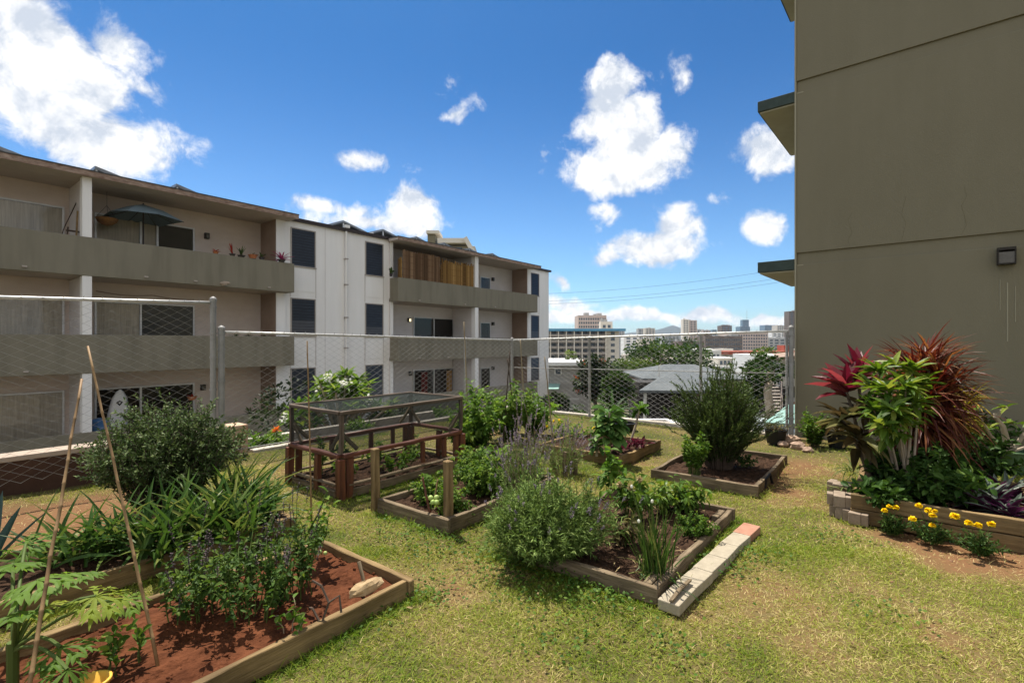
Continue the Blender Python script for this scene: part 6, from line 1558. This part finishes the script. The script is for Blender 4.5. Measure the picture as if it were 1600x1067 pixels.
ti(c+np.array([-.05, -.1, 0]), [pd(1318, 655, 4.6), pd(1340, 680, 4.5), pd(1350, 640, 4.6)], 'olivebrown', 'ti plant with drooping bronze and olive leaves low on the left', 22, .34, .085, (-.3, 1.1), 1.)
# red spiky dracaena
c2 = pd(1452, 755, 5.0); c2[2] = .13
ti(c2, [pd(1428, 585, 5.0), pd(1468, 600, 4.9), pd(1445, 568, 5.1), pd(1478, 630, 4.9), pd(1446, 635, 4.75), pd(1428, 610, 4.85), pd(1460, 580, 5.05)], 'dracaena', 'dracaena with a fountain of thin spiky dark red leaves', 150, .52, .022, (-.8, 1.5), 1.25, .03, STRAP, 'dracaena', 'dracaena', None, 'bark', fold=.2, spread=.14)
c3 = pd(1500, 745, 5.3); c3[2] = .13
ti(c3, [pd(1505, 640, 5.3), pd(1490, 660, 5.2), pd(1515, 625, 5.35)], 'croton', 'thin leaved yellow green dracaena right behind the red one', 46, .28, .022, (-.6, 1.4), .9, .015, STRAP, 'dracaena', 'dracaena', None, 'bark')
# green lime-leaved small tree in front
c4_ = pd(1415, 780, 4.5); c4_[2] = .13; gs, gl = G(), G(); tips = [pd(u, v, d_) for (u, v, d_) in ((1372, 580, 4.4), (1398, 572, 4.45), (1425, 580, 4.4), (1385, 610, 4.2), (1415, 605, 4.2), (1440, 600, 4.4), (1360, 605, 4.4), (1395, 640, 4.1), (1430, 630, 4.2), (1365, 640, 4.3), (1405, 655, 4.15), (1380, 665, 4.15))]
for q, tip in enumerate(tips):
    t = np.linspace(0, 1, 7)[:, None]; b0 = c4_+np.array([U(-.05, .05), U(-.05, .05), 0]); mid = b0*.55+tip*.45+Z*.22; P = b0*(1-t)**2+2*mid*t*(1-t)+tip*t**2; tubes(gs, P, .011*np.linspace(1.2, .5, 7)[None], 6, cap=False)
    p, d, t_ = onstems(P[None], 22, .62, 1, (.6, 1.3)); leaves(gl, p, d, U(.10, .19, 22), U(.035, .06, 22), .8, LANCE, .25, .3, 0)
    n = 15; leaves(gl, np.repeat(tip[None], n, 0), vdirs(n, -.1, 1.3), U(.12, .21, n), U(.04, .065, n), .6, LANCE, .25, .3, 0)
pl('croton_bush', 'multi stemmed bush with glossy bright green leaves in the tropical bed', 'croton', c4_, [('stems', gs, 'bark_pale'), ('foliage', gl, 'limeleaf')])
# undergrowth
k = 0; wl = ['dark leafy undergrowth at the back of the tropical bed, centre', 'dark leafy undergrowth behind the red dracaena trunk', 'dark leafy undergrowth at the right back of the tropical bed', 'dark leafy undergrowth in the left back corner of the bed', 'dark shrub between the dracaena and the plumeria pot', 'leafy green shrub below the cut stump at the wall']
for (u, v, d_, h, sp, n) in ((1440, 770, 5.2, .40, .35, 40), (1475, 760, 5.4, .42, .35, 40), (1535, 765, 5.2, .40, .35, 44), (1385, 745, 5.4, .35, .28, 30), (1530, 735, 6.2, .52, .42, 50), (1505, 720, 6.6, .62, .35, 44)):
    c = pd(u, v, d_); c[2] = .05; gs, gl, P = bushy(c, n, h, sp, 16, .085, .042, 'green_dark', prof=OVAL, dome=.4); pl('undergrowth_plant', wl[k], 'plant', c, [('stems', gs, 'stem_dark'), ('foliage', gl, 'green' if k == 5 else 'green_dark')], 'dark plants of the tropical bed'); k += 1
for q, (u, v, h, sp) in enumerate(((1400, 765, .34, .26), (1440, 785, .28, .26), (1480, 790, .24, .22), (1375, 790, .18, .2), (1500, 765, .3, .2), (1460, 765, .4, .3))):
    c = px(u, v, .14); gs, gl, P = bushy(c, 34, h, sp, 15, .09, .045, 'green_dark', prof=OVAL, dome=.4)
    pl('undergrowth_plant', ['dark filler plant behind the green croton stems', 'dark filler plant in the centre front of the tropical bed', 'dark filler plant left of the small red croton', 'low dark filler plant just behind the front board on the left', 'dark filler plant behind the rhoeo row', 'taller dark filler plant at the foot of the red dracaena'][q], 'plant', c, [('stems', gs, 'stem_dark'), ('foliage', gl, 'green_dark')], 'dark plants of the tropical bed')
# taro like leaves
c = pd(1420, 770, 5.0); c[2] = .13; gl = G(); n = 14; leaves(gl, np.repeat(c[None], n, 0)+rng.normal(0, .05, (n, 3))*np.array([1, 1, 0]), vdirs(n, .9, 1.45), U(.35, .6, n), U(.11, .16, n), .7, [(0, .05), (.35, .08), (.45, .8), (.65, 1), (.85, .6), (1, .03)], .2, .3, 0); o = gl.build('broad_leaf_plant', M['green_dark'], base=c); tag(o, 'large dark paddle leaves in the middle of the tropical bed', 'plant')
# spider plants
for (u, v, lb) in ((1338, 768, 'striped spider plant at the left corner of the tropical bed'), (1370, 785, 'striped spider plant behind the front board, left of the trunks'), (1330, 735, 'striped spider plant outside the left side of the bed')):
    strapclump(px(u, v, .14), 46, .26, .011, (.2, 1.3), 1.5, 'spider', 'spider_plant', lb, 'spider plant', 'spider plants', .05)
# purple rhoeo
k = 0; wl = ['purple and silver rhoeo at the right front of the tropical bed, nearest the corner', 'purple and silver rhoeo left of the largest one', 'purple rhoeo in the middle of the row behind the board', 'largest purple rhoeo behind the right marigold', 'purple rhoeo at the left end of its row', 'reddish rhoeo behind the row, near the right side board']
for (u, v) in ((1575, 806), (1552, 796), (1530, 790), (1560, 780), (1510, 788), (1570, 775)):
    c = px(u, v, .15); g1, g2 = G(), G(); n = 20; d = vdirs(n, .25, 1.3); L_ = U(.19, .29, n); bb = np.repeat(c[None], n, 0)+rng.normal(0, .025, (n, 3))*np.array([1, 1, .3])
    st_ = rng.bit_generator.state; leaves(g1, bb, d, L_, .04, .5, STRAP, .3, .15, 0); rng.bit_generator.state = st_; leaves(g2, bb-Z*.003, d, L_, .041, .53, STRAP, .3, .15, 0); n = 10; leaves(g2, np.repeat(c[None], n, 0), vdirs(n, .3, 1.4), U(.12, .2, n), .035, .5, STRAP, .3, .4, 0)
    pl('rhoeo_plant', wl[k], 'rhoeo', c, [('foliage', g1, 'rhoeo'), ('purple_underside', g2, 'rhoeo_purple')], 'purple rhoeo plants'); k += 1
strapclump(px(1552, 768, .14), 20, .28, .02, (.6, 1.4), 1.2, 'green_fresh', 'strap_plant', 'bright green strap leaved plant behind the rhoeo', 'plant', None)
c = px(1522, 785, .14); gs, gl, P = bushy(c, 8, .26, .12, 10, .1, .05, 'green_fresh', prof=OVAL); gf = G(); q = pd(1472, 752, 4.4); n = 14; leaves(gf, np.repeat(q[None], n, 0), vdirs(n, -.8, .6), .06, .03, .5, OVAL, .2, .4, 0); pl('leafy_plant', 'bright fresh leafed plant beside a small red croton', 'plant', c, [('stems', gs, 'stem_green'), ('foliage', gl, 'green_fresh')])
c = pd(1472, 775, 4.4); c[2] = .14; tubes(gf, np.array([c, (c+q)/2, q]), .004, 4); o = gf.build('red_croton', M['redflower'], base=c); tag(o, 'small rusty red leafed croton in the tropical bed', 'croton')
# marigolds
def marigold(label, u, v, heads, sp, h=.15):
    c = px(u, v, 0); gs, gl = G(), G(); P = mkstems(c, 34, h*1.1, sp*1.3, .04, 5, .01, .35, .5, .3); tubes(gs, P, .0025, 4, 0, cap=False)
    p, d, t = onstems(P, 22, .1, .95, (.5, 1.2)); k = len(p); leaves(gl, p, d, .032*U(.6, 1.2, k), .010, .5, LANCE, 0, .6, 0)
    r = pl('marigold', label, 'marigold', c, [('stems', gs, 'stem_green'), ('foliage', gl, 'green_dark')], 'yellow marigolds in front of the tropical bed')
    for (uu, vv, s) in heads:
        q = pd(uu, vv, c[1]+rng.uniform(-.04, .02)); g = G(); tubes(g, np.array([c+Z*.04, (c+q)/2+Z*.03, q-Z*.01]), .0025, 4, 0, cap=False); g.build('flower_stalk', M['stem_green'], r)
        fs = U(.8, 1.15); g = G(); n = 130; d = sphere_dirs(n); d[:, 2] = np.abs(d[:, 2])*1.0-.15; leaves(g, np.repeat((q-Z*.006)[None], n, 0), d, U(.6, 1., n)*s*fs, s*.62, .5, SPOON, 0, .4, 0); g.build('flower_head', M['yellowflower'], r)
marigold('leftmost marigold, with three yellow flower heads', 1393, 834, [(1382, 796, .026), (1389.5, 789.5, .026), (1400, 791, .024)], .07)
marigold('middle marigold, with five yellow flower heads', 1455, 848, [(1426, 809, .027), (1436, 788.5, .027), (1451, 796, .027), (1457.5, 803.5, .028), (1457, 819, .027), (1461, 797, .024)], .11)
marigold('rightmost marigold, with four yellow flower heads', 1532, 866, [(1492, 805, .03), (1513.5, 815, .026), (1528.5, 819, .027), (1549, 817, .03)], .13)
# soil strip under the marigolds
g = G(); b0 = px(1350, 812); b1 = px(1600, 866)
for k in range(260):
    t = rng.random(); q = b0*(1-t)+b1*t+np.array([rng.normal(0, .05), rng.normal(0, .07), 0]); q[2] = float(bump(q[0], q[1])); blob(g, q, .004+.012*rng.random()**3, 0, .5, 6, 4, .3, (1.2, 1, .6))
o = g.build('soil_clods', M['soil_path'], stuff=True); o['label'] = 'loose reddish soil clods under the marigolds'; o['category'] = 'soil'

# plumeria in a green pot by the wall
c = px(1578, 742); c = px(1578, 738)
gs, gl = G(), G(); z0 = c+Z*.24
def limb(pts, r0, r1): trunk(gs, pts, r0, r1, 8)
dp_ = c[1]
limb([z0, pd(1573, 690, dp_), pd(1567, 665, dp_-.05), pd(1556, 652, dp_-.05)], .04, .02); limb([pd(1556, 652, dp_-.05), pd(1556, 645, dp_-.05)], .022, .02); limb([pd(1558, 651, dp_-.05), pd(1565, 641, dp_-.1), pd(1574, 636, dp_-.1)], .02, .016)
limb([z0, pd(1566, 699, dp_-.1), pd(1548, 680, dp_-.2), pd(1533, 655, dp_-.25), pd(1521, 643, dp_-.3)], .02, .012)
limb([z0, pd(1585, 699, dp_-.05), pd(1600, 678, dp_-.1), pd(1612, 660, dp_-.15)], .025, .018); limb([z0, pd(1590, 702, dp_), pd(1605, 697, dp_)], .02, .015)
for (u, v, d_) in ((1574, 636, dp_-.1), (1576, 660, dp_-.05), (1548, 668, dp_-.2), (1523, 641, dp_-.3), (1612, 660, dp_-.15)):
    n = 6; leaves(gl, np.repeat(pd(u, v, d_)[None], n, 0), vdirs(n, -.1, .8), U(.10, .17, n), .045, .6, LANCE, .25, .3, 0)
gf = G(); q = pd(1516, 638, dp_-.3); n = 9; leaves(gf, np.repeat(q[None], n, 0), vdirs(n, -.4, .9), .06, .035, .3, OVAL, .2, .4, 0)
pot('round green pot of bare limbed plumeria by the olive wall', c, .17, .24, .26, 'plastic_green', kids_=[('branches', gs, 'bark_pale'), ('leaves', gl, 'limeleaf'), ('flower', gf, 'pinkflower')])
c = px(1592, 712); g = G(); tubes(g, np.array([c, pd(1590, 690, c[1]), pd(1587, 682, c[1])]), np.array([[.03, .028, .03]]), 8); blob(g, pd(1587, 678, c[1]), .05, 0, .5, 8, 6, .2); o = g.build('old_stump', M['bark'], base=c); tag(o, 'dark weathered stump behind the green pot', 'stump')
c = px(1525, 712); g = G(); trunk(g, [c, pd(1528, 690, c[1]), pd(1537, 668, c[1]), pd(1540, 657, c[1])], .06, .05, 9); blob(g, pd(1540, 657, c[1]), .05, 0, .5, 8, 6, .1); o = g.build('cut_trunk', M['bark'], base=c); tag(o, 'thick sawn off plumeria trunk leaning in the shade by the wall', 'trunk')
c = px(1480, 712); g = G(); trunk(g, [c, pd(1476, 695, c[1]), pd(1470, 680, c[1])], .02, .018, 8); o = g.build('white_limb', M['citywhite'], base=c); tag(o, 'short pale curved limb left of the sawn off trunk', 'limb')
strapclump(px(1552, 740, .0), 24, .2, .03, (.2, 1.3), .8, 'green_dark', 'strap_plant', 'low dark strap plant at the foot of the green pot', 'plant', None)

# ---------------------------------------------------------- plumeria tree beyond the middle fence
def crown(c, rad, ncl, per, L, W, prof=OVAL, bend=.5, up=.2, cl=.28, fold=0, flat=1.):
    """leaf clumps through an uneven volume: returns G and clump centres"""
    g = G(); c = np.asarray(c, float); rad = np.asarray(rad, float)
    cc = sphere_dirs(ncl)*(U(.35, 1., ncl)**.5)[:, None]; lump = 1+.22*np.sin(cc[:, :1]*4+c[0])*np.cos(cc[:, 1:2]*3.3+c[1]); cc = c+cc*rad*lump
    k = ncl*per; ctr = np.repeat(cc, per, 0); off = sphere_dirs(k)*(U(0, 1, k)**.4)[:, None]*rad.mean()*cl*np.repeat(U(.6, 1.3, ncl), per)[:, None]*np.array([1.2, 1.2, .7]); P = ctr+off
    d = nrm(nrm(P-c)*.5+nrm(off)*.7+Z*up+rng.normal(0, .3, P.shape))
    leaves(g, P, d, L*U(.6, 1.2, k), W*U(.6, 1.2, k), bend, prof, fold, .7, 0, np.clip(np.repeat(U(.05, .8, ncl), per)+rng.normal(0, .18, k), 0, 1))
    return g, cc
c = np.array([-3.55, 10.3, -2.6]); gs, gl, gf = G(), G(), []; hub = c+Z*1.9
trunk(gs, [c, c+Z*1.+np.array([.05, 0, 0]), hub], .12, .09)
nt_ = 84; dirs = vdirs(nt_, .05, 1.5); tips = hub+dirs*np.array([1.0, 1.0, 1.05])*U(.75, 1.12, nt_)[:, None]+Z*.35
for tip in tips:
    t = np.linspace(0, 1, 5)[:, None]; mid = hub*.5+tip*.5+Z*.05; tubes(gs, hub*(1-t)**2+2*mid*t*(1-t)+tip*t**2, .03*np.linspace(1, .6, 5)[None], 6, cap=False)
    n = 15; d = vdirs(n, -.25, 1.2); leaves(gl, np.repeat(tip[None], n, 0), d, U(.2, .33, n), U(.065, .10, n), .5, LANCE, .25, .3, 0)
for i in (0, 3, 7, 9, 12, 15, 18, 22, 25, 29, 33, 36, 40, 43):
    tip = tips[i]+Z*.10+np.array([0, -.10, 0]); n = 36; gf.append(G()); leaves(gf[-1], np.repeat(tip[None], n, 0)+rng.normal(0, .05, (n, 3)), vdirs(n, -.3, 1.4), .065, .045, .3, OVAL, 0, .4, 0)
pl('plumeria_tree', 'white flowering plumeria tree beyond the middle fence run', 'tree', c, [('trunk', gs, 'bark_pale'), ('crown', gl, 'plumeria'), ('flower_cluster', gf, 'whiteflower')])
# orange flower and low plants on the strip beyond the fence
c = AB(fa(431, 7.1), 7.1, -.12); g = G(); tip = pd(432, 672, c[1]); gs = G(); tubes(gs, np.array([c, (c+tip)/2, tip]), .01, 5); n = 20; leaves(g, np.repeat(tip[None], n, 0), vdirs(n, -.2, 1.4), .08, .035, .3, OVAL, 0, .4, 0); pl('orange_flower', 'single orange bloom on a thin stalk beyond the fence', 'flower', c, [('stalk', gs, 'stem_green'), ('bloom', g, 'orangeflower')])
k = 0; wl = ['low green plant beyond the fence, left of the planter cage', 'low green plant beyond the fence, behind the left cage corner', 'low green plant beyond the fence, seen through the cage', 'low green plant beyond the fence, at the cage far end']
for u in (405, 432, 560, 690):
    c = AB(fa(u, 7.25), 7.25, -.1); gs, gl, P = bushy(c, 26, .28, .3, 14, .07, .035, 'green_fresh', prof=OVAL); pl('low_plant', wl[k], 'plant', c, [('stems', gs, 'stem_green'), ('foliage', gl, 'green_fresh')], 'low plants beyond the middle fence'); k += 1
# dark shrubs at the left of the plumeria, in the yard below
for (u, d_, zt_, lb) in ((430, 12.5, .1, 'dark shrub at the foot of the white block, left of the plumeria'), (625, 14., -.5, 'dark shrub at the foot of the white block, right of the plumeria'), (700, 13., -.6, 'dark shrub in the yard behind the planter cage')):
    c = pd(u, 600, d_); c[2] = tz(d_); g, cc = crown(c+Z*(zt_-c[2])*.6, (.9, .9, (zt_-c[2])*.5), 40, 40, .12, .06); gs = G(); trunk(gs, [c-Z*.1, c+Z*.5, c+Z*1.2], .06, .03); pl('yard_shrub', lb, 'shrub', c, [('trunk', gs, 'bark'), ('crown', g, 'treeleaf_dark')], 'dark shrubs in the yard below')

# ---------------------------------------------------------- trees beyond the back fence
def tree(label, u, d, vtop, wpx, lm, name='leafy_tree', ncl=60, per=46, L=.32, W=.2, hfrac=.62, tr=.16, grp='trees beyond the back fence', extra=None, seed=0, flat=1.):
    x = wx(u, d); z0 = tz(d)-.1; zt = zat(vtop, d); h = zt-z0; rw = wpx/F*d/2
    c = np.array([x, d, z0]); cc0 = c+Z*h*(1-hfrac/2); g, cc = crown(cc0, (rw, rw*.9, h*hfrac/2*.95), ncl, per, L, W)
    gs = G(); fork = c+Z*h*(1-hfrac)*.9; trunk(gs, [c, c*.5+fork*.5+np.array([.1, 0, 0]), fork], tr, tr*.75)
    for q in cc[::max(1, ncl//14)]:
        t = np.linspace(0, 1, 5)[:, None]; mid = fork*.55+q*.45+Z*.15*h*.3; tubes(gs, fork*(1-t)**2+2*mid*t*(1-t)+q*t**2, tr*.45*np.linspace(1, .25, 5)[None], 5, cap=False)
    parts = [('trunk', gs, 'bark'), ('crown', g, lm)]
    if extra:
        gf = []
        for q in cc[:extra[1]]:
            gf.append(G()); n = 26; P = q+nrm(q-cc0)*rw*.12+rng.normal(0, rw*.07, (n, 3)); leaves(gf[-1], P, vdirs(n, 0, 1.4), L*.6, W*.6, .3, OVAL, 0, .6, 0)
        parts.append(('flower_cluster', gf, extra[0]))
    return pl(name, label, 'tree', c, parts, grp)
tree('big spreading green tree rising behind the grey hip roof', 1040, 48, 530, 120, 'treeleaf', ncl=130, per=60, L=.30, W=.17, hfrac=.6, tr=.3)
tree('lower bright green tree at the left of the spreading tree', 985, 40, 556, 78, 'treeleaf_bright', ncl=70, per=50, L=.26, W=.15, tr=.2)
tree('tree with orange red blossoms beside the grey flat roofed house', 930, 33, 556, 62, 'treeleaf_dark', 'flame_tree', ncl=70, per=46, L=.24, W=.15, tr=.16, extra=('redflower', 14))
tree('dense tree touching the left end of the grey hip roof', 962, 30, 580, 50, 'treeleaf', ncl=60, per=46, L=.22, W=.13, tr=.14)
tree('dark tree right of the grey hip roof', 1168, 34, 566, 60, 'treeleaf_dark', ncl=70, per=50, L=.25, W=.15, tr=.18)
tree('bushy green tree left of the outdoor stairs', 1190, 30, 552, 50, 'treeleaf', ncl=60, per=46, L=.22, W=.13, tr=.14)
tree('tree behind the stairs under the red roofed building', 1198, 60, 545, 60, 'treeleaf_bright', ncl=50, per=46, L=.4, W=.22, tr=.2)
tree('small thin topped tree above the grey flat roofed house', 895, 45, 547, 26, 'treeleaf_bright', ncl=20, per=34, L=.25, W=.12, tr=.08, hfrac=.4)
tree('low dark tree right beside the white apartment block', 868, 26, 612, 40, 'treeleaf_dark', ncl=40, per=40, L=.2, W=.12, tr=.1)
tree('low brownish bush right of the hip roofed house', 1150, 24, 606, 46, 'treeleaf_dark', ncl=40, per=40, L=.2, W=.12, tr=.1)
# big bare trunk by the stairs
c = pd(1206, 655, 21); c[2] = tz(21)-.2; g = G(); trunk(g, [c, pd(1203, 640, 21), pd(1199, 610, 21), pd(1203, 592, 21.3), pd(1206, 575, 21.5)], .2, .13, 9); gl, cc = crown(pd(1200, 578, 21.4), (.9, .9, .45), 22, 40, .2, .11)
pl('leaning_tree', 'tree with a thick pale bare trunk beside the stairs', 'tree', c, [('trunk', g, 'bark_pale'), ('crown', gl, 'treeleaf')])
# tree fern / agave like rosette at the fence
c = pd(958, 630, 22); gs = G(); tubes(gs, np.array([[c[0], c[1], tz(22)-.1], [c[0], c[1], -1.6], c-Z*.5]), .12, 7); gl = G(); n = 46; leaves(gl, np.repeat((c-Z*.45)[None], n, 0), vdirs(n, -.3, 1.35), U(.8, 1.4, n), .16, U(.6, 1.6, n), LANCE, .25, .3, 0)
pl('rosette_plant', 'large dark rosette of arching leaves left of the hip roofed house', 'palm', c, [('trunk', gs, 'bark'), ('fronds', gl, 'green_dark')])
# far green masses
g = G()
for k in range(260):
    d = 55*math.exp(rng.random()*2.6); u = U(840, 1300); r_ = U(1.5, 3.4)*(1+d/400); c = np.array([wx(u, d), d, tz(d)+r_*.6])
    n = 70; P = c+sphere_dirs(n)*(U(.3, 1, n)**.5)[:, None]*np.array([r_, r_, r_*.75]); leaves(g, P, nrm(P-c+rng.normal(0, .4, P.shape)), r_*.35, r_*.2, .4, SMALL, 0, .8, 0, np.clip(U(.2, .6)+rng.normal(0, .15, n), 0, 1))
o = g.build('distant_trees', M['treeleaf'], stuff=True); o['label'] = 'dark green tree tops scattered through the city below'; o['category'] = 'trees'
# hedge row and plants at the street below
k = 0; wl = ['low hedge bush by the street, leftmost', 'low hedge bush by the street, under the rosette plant', 'low hedge bush by the street, left of the white enclosure', 'low bush at the right of the white enclosure', 'dark bush at the left of the stairs foot']
for (u, d_, zt_, w_, lm) in ((905, 27, -2.2, 1.6, 'treeleaf'), (945, 26, -2.1, 1.5, 'treeleaf'), (978, 24, -2.2, 1.2, 'treeleaf_dark'), (1140, 19, -1.7, 1.4, 'treeleaf'), (1185, 22, -1.4, 1.3, 'treeleaf_dark')):
    c = pd(u, 600, d_); c[2] = tz(d_)-.1; g, cc = crown(c+Z*(zt_-c[2])*.5, (w_, w_*.6, (zt_-c[2])*.55), 36, 40, .14, .08); gs = G(); trunk(gs, [c, c+Z*.3, c+Z*.6], .05, .03, 5); pl('hedge_bush', wl[k], 'bush', c, [('stems', gs, 'bark'), ('foliage', g, lm)], 'bushes along the street below'); k += 1
# ============================================================ far air

m, nt, N, Lk = newmat('haze'); o_ = N.new('ShaderNodeOutputMaterial'); v_ = N.new('ShaderNodeVolumePrincipled'); v_.inputs['Density'].default_value = 6e-5; v_.inputs['Color'].default_value = (.75, .86, 1, 1); v_.inputs['Anisotropy'].default_value = .3
Lk.new(v_.outputs[0], o_.inputs['Volume'])
g = G(); box(g, (0, 0, -62), 25000, 25000, 262); hzo = g.build('haze', m); hzo['kind'] = 'stuff'; hzo['label'] = 'thin blue air between the garden and the far skyline'; hzo['category'] = 'haze'
SC.cycles.volume_bounces = 0
